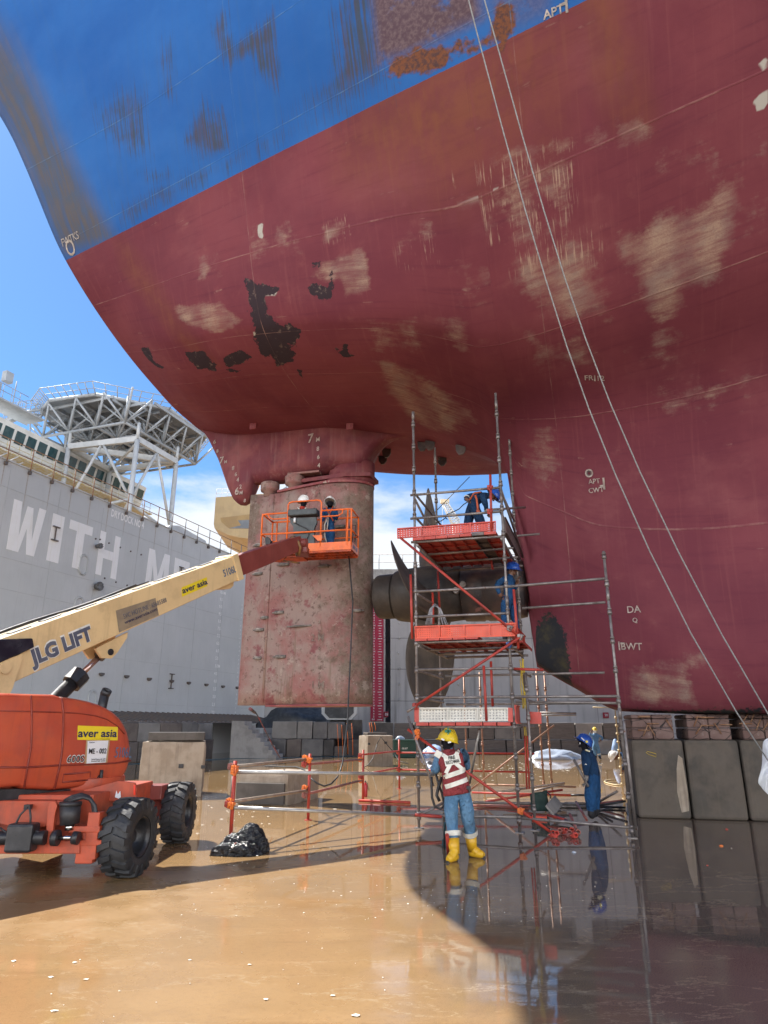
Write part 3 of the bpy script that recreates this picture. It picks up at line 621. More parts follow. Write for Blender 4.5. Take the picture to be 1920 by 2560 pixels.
def on_flat(txt, px, py, size, th, name='draught_mark', parent=None, bold=.02, mat='mark_white'):
    d = SHIPI.to_3x3() @ ray(px * DS, py * DS); y = -.5; p = None
    for _ in range(6): k = (y - EYE_L.y) / d.y; p = EYE_L + d * k; y = -th(p.x)
    Mf = frame(p, (1, 0, 0), (0, 0, 1))
    return text(txt, size, M[mat], parent or ship, Mf, name, bold, .001, post=lambda q: Vector((q.x, -th(q.x) - .012, q.z)))
htk = lambda s: halfth(s) * 1.012
for t_, x, y, s_ in [('6', 464, 955, .18), ('8', 470, 975, .15), ('7', 479, 995, .28), ('M', 488, 998, .13), ('8', 504, 1012, .17), ('6', 510, 1025, .17), ('4', 514, 1037, .17), ('2', 520, 1052, .17), ('6', 512, 1062, .30), ('M', 521, 1065, .15), ('8', 529, 1082, .14),
                   ('7', 671, 948, .36), ('M', 687, 950, .17), ('8', 687, 970, .17), ('6', 688, 988, .17), ('4', 689, 1006, .17)]:
    on_flat(t_, x, y, s_, htk)
for i, t_ in enumerate('2864286428642864286428642'):
    pass
for y, t_ in [(1048, '3'), (1066, '6'), (1345, '4'), (1368, '2'), (1378, '2 M'), (1402, '8'), (1422, '6'), (1443, '4'), (1462, '2'), (1480, '1 M'), (1310, '6'), (1290, '8'), (1258, '2'), (1238, '4')]:
    on_flat(t_, 690 if 'M' not in t_ else 686, y, .15 if 'M' not in t_ else .24, lambda s: max(.02, rth(s)), parent=rud, bold=.01, mat='mark_dull')
# ================================================================== DOCK FLOOR
def floor_mat():
    m, nt, b = NT('wet_muddy_concrete'); g = G(nt); o = g.obj()
    a = g.noise(o, .12, 6, .6); mid = g.noise(o, .8, 8, .62); f = g.noise(o, 22, 8, .7); lng = g.noise(g.map(o, (.25, 1.6, 1)), 1., 6, .6)
    col = g.mix(g.rng(a, .35, .65), (.30, .185, .080), (.25, .155, .075))
    col = g.mix(g.rng(mid, .45, .7, 0, .7), col, (.24, .15, .07))
    col = g.mix(g.rng(lng, .5, .72, 0, .45), col, (.40, .25, .12))
    col = g.mix(g.rng(f, .48, .70, 0, .5), col, (.19, .115, .055))
    col = g.mix(g.rng(g.noise(o, 3.5, 9, .7), .66, .72, 0, .6), col, (.22, .15, .09))
    se = g.n('SeparateXYZ'); g.put(se.inputs[0], o); shade_grey = g.rng(g.math('ADD', se.outputs[0], g.math('MULTIPLY', g.math('SUBTRACT', g.noise(o, .5, 7, .62), .5), 4.)), -.1, 1.7, 0, .93); shade_grey = g.math('MULTIPLY', shade_grey, g.rng(se.outputs[1], 17.5, 13.5, .12, 1.))   # grey of the hull's shade painted into the tan floor, right and near
    col = g.mix(shade_grey, col, g.mix(g.rng(mid, .4, .65), (.105, .094, .088), (.08, .074, .071)))
    col = g.mix(g.rng(g.noise(o, 110, 5, .75), .35, .7, 0, .35), col, (.44, .29, .15)); col = g.mix(g.rng(g.noise(g.map(o, (.5, 3, 1)), 1.1, 9, .7), .56, .70, 0, .4), col, (.20, .125, .06))
    grit = g.rng(g.noise(o, 60, 4, .7), .66, .72, 0, .55); col = g.mix(grit, col, (.09, .06, .035))
    pit = g.rng(g.noise(g.map(o, (1, 2.2, 1)), 7, 9, .75), .665, .69, 0, .75); col = g.mix(pit, col, (.10, .07, .04))
    rim = g.rng(g.math('ABSOLUTE', g.math('SUBTRACT', g.noise(g.map(o, (.55, 1.5, 1)), .9, 8, .62), .5)), .006, .0, 0, .5); col = g.mix(rim, col, (.42, .33, .21))   # tide lines of silt
    g.put(b.inputs['Base Color'], col)
    wet = g.rng(g.math('ADD', g.noise(o, .22, 6, .6), g.math('MULTIPLY', g.math('SUBTRACT', mid, .5), .35)), .40, .56)
    wet = g.math('MAXIMUM', wet, g.math('MAXIMUM', g.rng(se.outputs[0], -.2, .8), g.rng(se.outputs[1], 8.5, 10.5)))   # the film of water lies deeper under the ship and further in
    g.put(b.inputs['Roughness'], g.mix(wet, (.40, .40, .40), (.025, .025, .025)))
    b.inputs['IOR'].default_value = 1.36; b.inputs['Specular IOR Level'].default_value = .62
    rip = g.noise(g.map(o, (1.0, 1.5, 1)), 9., 3, .5); rip2 = g.noise(o, 1.3, 3, .5)
    h = g.math('ADD', g.math('MULTIPLY', rip, .10), g.math('MULTIPLY', rip2, .25)); h = g.math('ADD', h, g.math('MULTIPLY', g.math('SUBTRACT', 1., wet), g.math('MULTIPLY', g.math('ADD', f, g.noise(o, 70, 4, .7)), .22)))
    g.put(b.inputs['Normal'], g.bump(h, .12, .02)); return m
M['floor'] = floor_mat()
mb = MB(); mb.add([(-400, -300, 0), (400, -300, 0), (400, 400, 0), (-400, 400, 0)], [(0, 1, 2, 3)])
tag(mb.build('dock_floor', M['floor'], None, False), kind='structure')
# foam flecks drifting on the water film: nobody could count them
mb = MB(); rr = random.Random(3)
def fleck(x, y, r):
    n = rr.randint(5, 8); a0 = rr.random() * 6; st = rr.uniform(.45, 1)
    mb.add([(x + r * rr.uniform(.6, 1.1) * math.cos(a0 + 6.28 * i / n), y + st * r * rr.uniform(.6, 1.1) * math.sin(a0 + 6.28 * i / n), .004 + .003 * (i % 2)) for i in range(n)] + [(x, y, .010)], [(i, (i + 1) % n, n) for i in range(n)])
for _ in range(130):
    p = gndd(rr.gauss(460, 110), rr.gauss(1745, 45)); fleck(p.x, p.y, abs(rr.gauss(.012, .014)) + .004)
for _ in range(240):
    p = gndd(rr.gauss(1080, 130), rr.gauss(1662, 10)); fleck(p.x, p.y, abs(rr.gauss(.02, .03)) + .01)
for _ in range(70):
    p = gndd(rr.uniform(380, 900), rr.uniform(1790, 1990)); fleck(p.x, p.y, rr.uniform(.004, .012))
for _ in range(22):
    p = gndd(rr.uniform(20, 850), rr.uniform(2010, 2212)); fleck(p.x, p.y, rr.uniform(.003, .009))
for _ in range(45):
    p = gndd(rr.uniform(900, 1330), rr.gauss(1935, 25)); fleck(p.x, p.y, rr.uniform(.003, .008))
for x, y, r in [(110, 2112, .028), (30, 2077, .024), (162, 2080, .02), (185, 2117, .024), (118, 2185, .03), (410, 2075, .022), (540, 2085, .02), (770, 2195, .035), (720, 2152, .02), (575, 2160, .02), (1580, 1833, .02)]:
    p = gndd(x, y); fleck(p.x, p.y, r)
tag(mb.build('water_foam', pm('foam', (.82, .78, .68), (.7, .62, .5), 30, .5, 0, 0), None, False), kind='stuff', label='white foam flecks floating on the wet brown dock floor', cat='foam')
# ================================================================== DOCK GATE with the big letters
GO = Vector((-11.1, 47, 0)); GA = math.atan2(.94, .337)
M['gate'] = pm('grey_gate_paint', (.56, .58, .57), (.60, .615, .605), .35, .5, 0, .1, 3, streak=((.51, .52, .51), .6), dirt=((.47, .48, .475), .5, .4))
gate = empty('dock_gate', GO, GA, 'tall grey steel dock gate with large white letters and a railing along its top', 'dock gate')
GM = Matrix.Translation(GO) @ Matrix.Rotation(GA, 4, 'Z'); GI = GM.inverted(); GEYE = GI @ EYE
def ghit(px, py, off=0.):
    """place on the gate face (or on a plane off metres behind it): local (x, z)"""
    d = GI.to_3x3() @ ray(px, py); k = (off - GEYE.y) / d.y; p = GEYE + d * k; return p.x, p.z
z5 = lambda x, y: (x / 2.765, 960 + y / 2.765)
z6 = lambda x, y: (x / 2.765, 1400 + y / 2.765)
mb = MB(); mb.box((-18, 1.5, 6.72), (48.6, 3, 13.44)); 
mb.build('gate_face', M['gate'], gate)
mb = MB(); mb.box((-18, .02, 13.47), (48.7, .16, .06)); mb.build('top_edge', M['gate'], gate)
mb = MB(); mb.prism([(-6.6, 13.5), (-6.2, 13.9), (-5.2, 14.15), (-3.4, 14.0), (-2.2, 13.9), (-1.9, 13.5)], -1.6, -.5, Matrix.Rotation(rad(90), 4, 'X')); mb.build('winch_cover', M['gate'], gate)
# welded seams
mb = MB()
for z in (2.9, 5.2, 7.6, 9.0, 12.2): mb.box((-18, -.006, z), (48.4, .012, .022))
for k in range(15): mb.box((-40 + 3.05 * k, -.005, 6.6), (.02, .01, 13))
mb.build('weld_seams', pm('gate_seam', (.47, .485, .48), (.54, .555, .55), 3, .5, 0, 0), gate)
M['letter'] = pm('letter_white', (.95, .95, .93), (.92, .92, .89), 1.2, .55, 0, .05, 30, streak=((.72, .68, .55), .35))
LET = {'W': [(0, 1), (.24, 1), (.30, .28), (.42, .95), (.60, .95), (.70, .28), (.78, 1), (1, 1), (.84, 0), (.60, 0), (.50, .52), (.36, 0), (.02, 0)],
       'I': [(0, 0), (1, 0), (1, 1), (0, 1)], 'T': [(.33, 0), (.67, 0), (.67, .80), (1, .80), (1, 1), (0, 1), (0, .80), (.33, .80)],
       'H': [(0, 0), (.27, 0), (.27, .40), (.73, .40), (.73, 0), (1, 0), (1, 1), (.73, 1), (.73, .60), (.27, .60), (.27, 1), (0, 1)],
       'M': [(0, 0), (.23, 0), (.25, .62), (.42, 0), (.58, 0), (.76, .62), (.77, 0), (1, 0), (.97, 1), (.72, 1), (.5, .36), (.28, 1), (.03, 1)],
       'E': [(0, 0), (1, 0), (1, .2), (.32, .2), (.32, .41), (.85, .41), (.85, .6), (.32, .6), (.32, .8), (1, .8), (1, 1), (0, 1)]}
for ch, x0, x1 in (('W', -18.2, -16.3), ('I', -15.85, -15.1), ('T', -14.72, -13.12), ('H', -12.55, -10.97), ('M', -8.55, -6.45), ('E', -6.0, -4.45)):
    mb = MB(); mb.prism([(x0 + (x1 - x0) * a, 9.4 + 2.4 * b_) for a, b_ in LET[ch]], 0, .012, Matrix.Rotation(rad(90), 4, 'X'))
    mb.build('letter', M['letter'], gate)
FG = lambda x, z: frame((x, -.004, z), (1, 0, 0), (0, 0, 1))
x, z = ghit(*z5(885, 938)); text('DRY DOCK NO 4', .58, M['letter'], gate, FG(x, z), 'lettering', .025, .002, fit=2.75)
for i in range(0, 23):
    v = 13.0 - .5 * i
    if v < 2: break
    x0, zz = ghit(*z6(1487, 1059)); 
    text(('%.1f' % v) + ('M' if v in (10, 5) else ''), .30, M['letter'], gate, FG(-.55 + (.15 if v in (10, 5) else 0), v + .55), 'level_mark', .01, .002, fit=None)
for i in range(26): text('%d' % ((i * 2) % 10), .17, M['letter'], gate, FG(2.2, 2.6 + i * .3), 'level_mark', .01, .002)
# oval manholes, flanges, rung brackets, pads
def ring(cx, cz, a, b_, r, n=28): return [(cx + a * math.cos(6.2832 * i / n), -.03, cz + (b_ - a) * (1 if math.sin(6.2832 * i / n) > 0 else -1) + a * math.sin(6.2832 * i / n)) for i in range(n)]
for (px, py) in (z5(575, 1250), z5(540, 1545), z6(632, 975)):
    x, z = ghit(px, py); mb = MB(); mb.tube(ring(x, z, .27, .5, .03), .035, 6, True)
    mb.prism([(q[0], q[2]) for q in ring(x, z, .22, .44, 0)], 0, .03, Matrix.Rotation(rad(90), 4, 'X'))
    for q in ring(x, z, .33, .57, 0, 18): mb.cyl((q[0], -.005, q[2]), (q[0], -.05, q[2]), .022, None, 6)
    mb.build('manhole', M['gate'], gate)
for (px, py), r in ((z5(665, 1400), .24), (z5(668, 1122), .15), (z5(716, 1485), .12)):
    x, z = ghit(px, py); mb = MB(); mb.cyl((x, -.0, z), (x, -.22, z), r * .72, None, 18); mb.cyl((x, -.2, z), (x, -.28, z), r, None, 18)
    for i in range(8): mb.cyl((x + r * .8 * math.cos(i * .785), -.27, z + r * .8 * math.sin(i * .785)), (x + r * .8 * math.cos(i * .785), -.33, z + r * .8 * math.sin(i * .785)), .03, None, 6)
    mb.build('flange', pm('flange_grey', (.19, .195, .2), (.12, .11, .1), 8, .5, .3, .1), gate)
M['gate_iron'] = pm('bracket_iron', (.13, .12, .115), (.18, .13, .10), 6, .6, .2, .1)
for (px, py), h in ((z5(378, 1035), .34), (z6(1180, 838), .42), (z5(1247, 1300), .3)):
    x, z = ghit(px, py); mb = MB(); mb.box((x, -.06, z), (.045, .05, 2 * h)); mb.box((x, -.07, z + h), (.42, .09, .05)); mb.box((x, -.07, z - h), (.42, .09, .05)); mb.build('rung_bracket', M['gate_iron'], gate)
for a in [(505, 770), (695, 790), (868, 806), (1025, 823), (1180, 838), (1298, 850), (1420, 863), (1535, 875), (1635, 882)]:
    x, z = ghit(*z6(*a)); mb = MB(); mb.prism([(-.13, .07), (.13, .07), (.13, -.02), (.0, -.1), (-.13, -.02)], 0, .16, Matrix.Translation((x, 0, z)) @ Matrix.Rotation(rad(90), 4, 'X')); mb.build('wall_bracket', M['gate_iron'], gate)
for a in [(660, 1070), (690, 1075), (752, 1100), (830, 1130), (902, 1157), (975, 1180), (722, 1343), (800, 1370), (877, 1392), (950, 1410)]:
    x, z = ghit(*z5(*a)); mb = MB(); mb.cyl((x, 0, z), (x, -.04, z), .05, None, 8); mb.build('stud', M['gate_iron'], gate)
# railing along the gate top, rusty sockets and runs below each post
M['rail_rust'] = pm('rusty_rail', (.25, .12, .06), (.33, .20, .12), 7, .65, .2, .2, 40)
M['run'] = pm('rust_run', (.42, .38, .33), (.50, .47, .44), 9, .6, 0, 0)
for i in range(-8, 17):
    x = -19.02 + 1.365 * i; mb = MB(); mb.cyl((x, -.10, 13.28), (x, -.10, 14.47), .027, None, 8); mb.build('railing_post', M['rail_rust'] if i < 9 else M['steel'], gate)
    mb = MB(); mb.box((x, -.07, 13.28), (.13, .13, .16)); mb.build('post_socket', M['gate_iron'], gate)
    if i < 11:
        mb = MB(); n_ = 7; L = 1.1 + .9 * ((i * 37) % 10) / 10; pl = [(x - .035, 13.2), (x - .022, 13.2 - L * .6), (x - .006, 13.2 - L), (x + .01, 13.2 - L * .9), (x + .025, 13.2 - L * .5), (x + .035, 13.2)]
        mb.prism(pl, 0.0, .004, Matrix.Rotation(rad(90), 4, 'X')); mb.build('rust_run', M['run'], gate)
mb = MB()
for z in (13.93, 14.46): mb.cyl((-30, -.10, z), (6.2, -.10, z), .024, None, 8)
mb.build('railing_bars', M['rail_rust'], gate)
# ================================================================== CONCRETE DOCK WALL
def wall_mat():
    m, nt, b = NT('dock_wall_concrete'); g = G(nt); o = g.obj(); n = g.noise
    a = n(o, .25, 6); d = n(o, 1.3, 9, .65); v = n(g.map(o, (1.6, 1, .10)), 1.2, 6)
    col = g.mix(g.rng(a, .35, .65), (.44, .425, .40), (.52, .50, .475)); col = g.mix(g.rng(v, .48, .75, 0, .7), col, (.20, .19, .175))
    col = g.mix(g.rng(d, .6, .8, 0, .5), col, (.60, .58, .55)); col = g.mix(g.rng(n(o, 7, 8, .7), .62, .72, 0, .6), col, (.19, .18, .17))
    se = g.n('SeparateXYZ'); g.put(se.inputs[0], o); f = g.math('FRACT', g.math('DIVIDE', g.math('ADD', se.outputs[2], g.math('MULTIPLY', d, .06)), 2.35)); ln = g.rng(g.math('ABSOLUTE', g.math('SUBTRACT', f, .5)), .02, .008)
    fx = g.math('FRACT', g.math('DIVIDE', g.math('ADD', se.outputs[0], g.math('MULTIPLY', d, .05)), 4.6)); lx = g.rng(g.math('ABSOLUTE', g.math('SUBTRACT', fx, .5)), .008, .003)
    col = g.mix(g.math('MULTIPLY', g.math('MAXIMUM', ln, lx), .6), col, (.17, .16, .15))
    g.put(b.inputs['Base Color'], col); b.inputs['Roughness'].default_value = .85
    g.put(b.inputs['Normal'], g.bump(g.math('ADD', d, g.math('MULTIPLY', ln, -.6)), .4, .04)); return m
M['wall'] = wall_mat()
wall = empty('dock_wall', (0, 53, 0), 0, 'high grey concrete dock wall behind the propeller with a pale coping', 'dock wall')
mb = MB(); mb.box((-6.2, 2, 5.5), (12.6, 4, 11)); mb.box((35, 2, 5.5), (69, 4, 11)); mb.box((-6.2, 3.2, 11.9), (12.6, 1.6, 1.8)); mb.box((35, 3.2, 11.9), (69, 1.6, 1.8)); mb.box((.3, 3.2, 6.4), (.399, 1.6, 12.8)); mb.box((-1.7, 1.6, 11.95), (1.1, 1.5, 1.7)); mb.box((14, 1.6, 11.95), (1.1, 1.5, 1.7)); mb.build('wall_face', M['wall'], wall)
mb = MB(); mb.box((28, 1.9, 13.22), (82, 4.4, .8), None, .03); mb.build('coping', pm('coping_concrete', (.46, .44, .40), (.36, .34, .31), 2, .85, 0, .4, 9, streak=((.2, .185, .17), .8), spots=((.22, .21, .2), 5, .6)), wall)
mb = MB()
for i in range(34): mb.cyl((-8 + 1.9 * i, .2, 13.6), (-8 + 1.9 * i, .2, 14.95), .03, None, 8)
for z in (14.3, 14.93): mb.cyl((-8, .2, z), (58, .2, z), .026, None, 8)
mb.cyl((2.1, .2, 13.6), (4, .2, 15), .028, None, 8); mb.cyl((2.8, .2, 14.0), (7, .2, 14.05), .06, None, 8)
mb.build('wall_railing', M['steel'], wall)
mb = MB(); rr = random.Random(5)
for x in (1.15, 4.4, 5.7, 8.1, 12.6):
    for z in np.arange(3.6, 9.6, 1.15): mb.cyl((x + rr.uniform(-.1, .1), -.002, z), (x, -.012, z + .02), rr.uniform(.06, .12), None, 7)
mb.build('patch_marks', pm('patch_white', (.62, .6, .56), (.4, .39, .36), 15, .8, 0, .1), wall)
# red water-gauge board
M['gauge_red'] = pm('gauge_red', (.42, .018, .055), (.36, .018, .05), 1.5, .5, 0, .05, 20)
gb = empty('water_gauge', (-.53, 52.93, 0), 0, 'tall crimson water level gauge board with white numbers on the dock wall', 'gauge board')
mb = MB(); mb.box((0, 0, 7.25), (.98, .06, 10.4)); mb.build('gauge_board', M['gauge_red'], gb)
mb = MB()
for i in range(51): mb.box((.22, -.034, 2.15 + .2 * i), (.34 if i % 5 == 0 else .2, .012, .045 if i % 5 == 0 else .035))
mb.build('graduations', M['white'], gb)
for i in range(51):
    t_ = '%d M' % (i // 5) if i % 5 == 0 else str(2 * (i % 5))
    text(t_ if i else '0.0', .17, M['white'], gb, frame((-.24 if i % 5 else -.28, -.032, 2.17 + .2 * i), (1, 0, 0), (0, 0, 1)), 'gauge_number', .02, .002)
for t_, px, py, hgt in (('05', 965.5, 1786, .62), ('20', 1514.5, 1788, .62)):
    p = at(px, py, 52.95); pl = empty('number_plate', (p.x, 52.95, p.z), 0, 'small dark red number plate %s on the grey dock wall' % t_ if t_ == '05' else 'small dark red plate reading 20 above the man in the yellow helmet', 'number plate')
    mb = MB(); mb.box((0, 0, 0), (.34 if t_ == '05' else .42, .06, .4)); mb.build('plate', pm('plate_red', (.28, .015, .03), None, 3, .5, 0, 0), pl)
    text(t_, .24, M['white'], pl, frame((.02, -.032, 0), (1, 0, 0), (0, 0, 1)), 'plate_number', .02, .002)
# ================================================================== BLOCK ROWS ALONG THE DOCK SIDES
def block_mesh(d, seed, notch=True):
    r = random.Random(seed); bm = bmesh.new(); bmesh.ops.create_cube(bm, size=1)
    for q in bm.verts: q.co = Vector((q.co.x * d[0], q.co.y * d[1], (q.co.z + .5) * d[2])) + Vector([r.uniform(-.02, .02) for _ in range(3)])
    bmesh.ops.bevel(bm, geom=list(bm.edges), offset=.035, segments=2, affect='EDGES', profile=.5)
    me = bpy.data.meshes.new('block'); bm.to_mesh(me); bm.free(); return me
TONE = {'grey': pm('block_grey', (.20, .188, .175), (.145, .137, .13), 1.3, .85, 0, .35, 9, streak=((.15, .14, .13), .6), spots=((.1, .09, .085), 4, .68)),
        'pale': pm('block_pale', (.30, .28, .255), (.23, .215, .195), 1.1, .85, 0, .3, 9, streak=((.22, .2, .18), .5)),
        'dark': pm('block_dark', (.075, .068, .062), (.11, .10, .092), 1.5, .85, 0, .4, 7, streak=((.07, .065, .06), .8)),
        'brown': pm('block_brown', (.20, .165, .14), (.15, .122, .105), 1.4, .85, 0, .35, 8, streak=((.12, .1, .085), .7))}
def timber_mat(nm, c1, c2):
    m, nt, b = NT(nm); g = G(nt); o = g.obj(); gn = g.noise(g.map(o, (.6, 6, 9)), 1.6, 8, .65); a = g.noise(o, 1.6, 6)
    col = g.mix(g.rng(gn, .35, .65), c1, c2); col = g.mix(g.rng(gn, .60, .68, 0, .85), col, (.035, .03, .028)); col = g.mix(g.rng(a, .5, .75, 0, .5), col, (.09, .08, .075))
    g.put(b.inputs['Base Color'], col); b.inputs['Roughness'].default_value = .85; g.put(b.inputs['Normal'], g.bump(gn, .6, .03)); return m
TONE['timber'] = timber_mat('weathered_timber', (.105, .09, .08), (.155, .135, .12))
ORD = ['first', 'second', 'third', 'fourth', 'fifth', 'sixth', 'seventh', 'eighth', 'ninth', 'tenth', 'eleventh', 'twelfth']
def block_row(items, where, tier, z, rot, group):
    for i, (x, y, wd, h, tone) in enumerate(items):
        o = bpy.data.objects.new('dock_block', block_mesh((wd, 1.4, h), i * 7 + int(z * 10) + len(where))); COL.objects.link(o); o.location = (x, y, z); o.rotation_euler = (0, 0, rot)
        o.data.materials.append(TONE[tone])
        side = 'left' if i < len(items) / 2 else 'right'; n_ = ORD[i] if side == 'left' else ORD[len(items) - 1 - i]
        tag(o, '%s %s block, %s from %s, %s tier, %s' % (tone if tone != 'timber' else 'split', 'timber' if tone == 'timber' else 'concrete', n_, side, tier, where), 'block', group)
def rowx(x0, y, spec, gap=.06):
    out = []; x = x0
    for wd, h, t_ in spec: out.append((x + wd / 2, y, wd, h, t_)); x += wd + gap
    return out
T, Gy, P, D, B = 'timber', 'grey', 'pale', 'dark', 'brown'
block_row(rowx(-.3, 45.6, [(1.25, .82, D), (1.55, .86, D), (1.7, .84, T), (1.55, .88, Gy), (1.65, .86, T), (1.65, .85, T), (1.7, .86, T), (1.5, .86, T), (1.7, .85, P), (1.7, .85, D), (1.7, .85, T), (1.7, .85, Gy)]), 'row below the dock wall', 'lower', 0, 0, 'blocks in the back row')
block_row(rowx(-.9, 45.7, [(1.5, 1.0, D), (1.2, .98, T), (1.62, 1.0, T), (1.7, .99, T), (1.6, .98, T), (1.6, 1.0, Gy), (1.65, .99, T), (1.7, 1.0, T), (1.7, .98, P), (1.7, 1.0, T), (1.6, 1.0, Gy)]), 'row below the dock wall', 'upper', .9, 0, 'blocks in the back row')
block_row(rowx(-7.5, 43.2, [(1.75, .95, Gy), (.85, .95, B), (1.3, .96, Gy), (.6, .93, D), (.75, .55, T), (1.0, .92, D)], .03), 'stack behind the rudder', 'lower', 0, -.12, 'blocks in the stack behind the rudder')
block_row(rowx(-6.65, 43.3, [(1.5, .98, P), (.9, .98, P), (.85, .96, Gy), (.8, .95, Gy), (.55, .8, D)], .03), 'stack behind the rudder', 'upper', .98, -.12, 'blocks in the stack behind the rudder')
def rowe(k0, off, spec, gap=.05):
    out = []; k = k0; ex, ey = math.cos(GA), math.sin(GA)
    for wd, h, t_ in spec:
        kk = k + wd / 2; p = GM @ Vector((kk, -off, 0)); out.append((p.x, p.y, wd, h, t_)); k += wd + gap
    return out
block_row(rowe(-17.6, 2.1, [(1.7, .95, B), (1.7, .95, B), (1.6, .95, D), (1.3, .93, B), (1.5, .95, T), (1.4, .95, B), (.35, .95, D), (1.55, .94, Gy), (1.6, .95, B)]), 'row along the gate', 'lower', 0, GA, 'blocks along the gate')
block_row(rowe(-18.2, 2.0, [(1.7, .9, B), (1.75, .92, B), (1.75, .9, P), (1.7, .92, B), (1.7, .9, P), (1.8, .9, B), (1.5, .92, Gy), (1.4, .9, P)]), 'row along the gate', 'upper', .95, GA, 'blocks along the gate')
# sloping steel ledge at the gate foot
mb = MB(); p0, p1 = -20, 4.6
mb.add([(p0, -2.6, 1.93), (p1, -2.6, 1.93), (p1, -.02, 2.45), (p0, -.02, 2.45), (p0, -2.6, 1.87), (p1, -2.6, 1.87), (p1, -.02, 2.39), (p0, -.02, 2.39)], [(0, 1, 2, 3), (7, 6, 5, 4), (0, 4, 5, 1), (1, 5, 6, 2), (3, 2, 6, 7), (0, 3, 7, 4)])
ledge = empty('sloping_ledge', GO, GA, 'ribbed grey steel ledge sloping along the foot of the grey gate', 'ledge'); mb.build('ledge_plate', M['steel'], ledge)
mb = MB()
for i in range(48):
    x = p0 + .5 + i * .5; mb.add([(x, -2.58, 1.935), (x + .13, -2.58, 1.935), (x + .13, -.1, 2.436), (x, -.1, 2.436), (x, -2.58, 1.985), (x + .13, -2.58, 1.985), (x + .13, -.1, 2.486), (x, -.1, 2.486)], [(4, 5, 6, 7), (0, 1, 5, 4), (1, 2, 6, 5), (2, 3, 7, 6), (3, 0, 4, 7)])
mb.build('ribs', M['gate_iron'], ledge)
# concrete stair
st = empty('concrete_stair', atd(575, 1655, 40.5) * Vector((1, 1, 0)), -.1, 'flight of worn concrete steps going down between two block stacks', 'stair')
mb = MB(); prof = [(-1.9, 0), (.75, 0)]
for i in range(9): prof += [(.75 - .24 * i, .22 * i + .2), (.75 - .24 * (i + 1), .22 * i + .2)]
prof += [(-1.9, 1.98)]; mb.prism(prof, -.75, .75, Matrix.Rotation(rad(90), 4, 'X')); mb.build('steps', M['concrete_grey'], st)
# dark tarpaulin heap, octagonal steel hopper on its pier
def lump(name, c, r, seed, mat, label, cat, sq=(1, 1, 1), amp=.35, n=3, frq=1.1):
    bm = bmesh.new(); bmesh.ops.create_icosphere(bm, subdivisions=n, radius=1)
    for v in bm.verts:
        d = 1 + amp * mnoise.noise(v.co * frq + Vector((seed, seed * .7, 1))) + amp * .35 * mnoise.noise(v.co * frq * 3.1 + Vector((seed, 3, 1))); v.co = Vector((v.co.x * r * sq[0] * d, v.co.y * r * sq[1] * d, max(-.02, v.co.z * r * sq[2] * d)))
    me = bpy.data.meshes.new(name); bm.to_mesh(me); bm.free(); me.materials.append(mat); me.polygons.foreach_set('use_smooth', [True] * len(me.polygons))
    o = bpy.data.objects.new(name, me); COL.objects.link(o); o.location = c
    return tag(o, label, cat)
M['tarp_dark'] = pm('dark_tarp', (.03, .035, .04), (.07, .075, .08), 2, .5, 0, .4, 6)
lump('tarpaulin_heap', (-5.9, 47.5, 1.6), 2.1, 3, M['tarp_dark'], 'black tarpaulin heap by the gate end, above the stair', 'tarpaulin', (1.25, .6, .75))
hp = empty('steel_hopper', (-2.85, 45, 0), 0, 'eight-sided steel hopper on a dark pier under the rudder, behind the orange cords', 'hopper')
oc = [(-1.12, 3.6), (1.12, 3.6), (1.12, 2.45), (.75, 2.08), (-.75, 2.08), (-1.12, 2.45)]
mb = MB(); mb.prism(oc, -.9, .2, Matrix.Rotation(rad(90), 4, 'X')); mb.build('hopper_shell', M['gate'], hp)
mb = MB(); mb.prism([(a * .82, 2.08 + (b_ - 2.08) * .84 + .1) for a, b_ in oc], .2, .24, Matrix.Rotation(rad(90), 4, 'X')); mb.build('hopper_mouth', M['tarp_dark'], hp)
mb = MB(); mb.box((-.1, .6, 1.04), (1.0, .7, 2.07)); mb.box((.95, .5, 1.04), (1.0, .8, 2.07)); mb.build('pier', TONE['dark'], hp)
for i, (xa, ya, yb) in enumerate([(843, 1811, 1892), (854, 1812, 1888), (867, 1808, 1885), (879, 1808, 1887), (923, 1806, 1836), (928, 1806, 1834), (936, 1806, 1826)]):
    a, b_ = at(xa, ya, 41), at(xa + 3, yb, 41); b_.z = max(b_.z, .01); mb = MB(); mb.tube([a, (a + b_) / 2 + Vector((.02, 0, 0)), b_], .018, 6)
    tag(mb.build('hanging_line', M['clip_orange'], None), 'thin orange cord hanging near the hopper pier, one of several side by side', 'cord', 'orange cords by the pier')
# teal strip of paint along the block feet
mb = MB(); 
for a, b_ in (((-13.6, 31.0), (-8.2, 39.4)), ((-8.2, 39.4), (-2.0, 42.2)), ((-2, 42.2), (3, 43.6))):
    a, b_ = Vector((*a, .004)), Vector((*b_, .004)); n_ = Vector((b_.y - a.y, a.x - b_.x, 0)).normalized() * .45; mb.add([a - n_, a + n_, b_ + n_, b_ - n_], [(0, 1, 2, 3)])
tag(mb.build('painted_strip', pm('teal_paint', (.03, .13, .15), (.05, .10, .11), 3, .5, 0, .1), None), kind='structure')
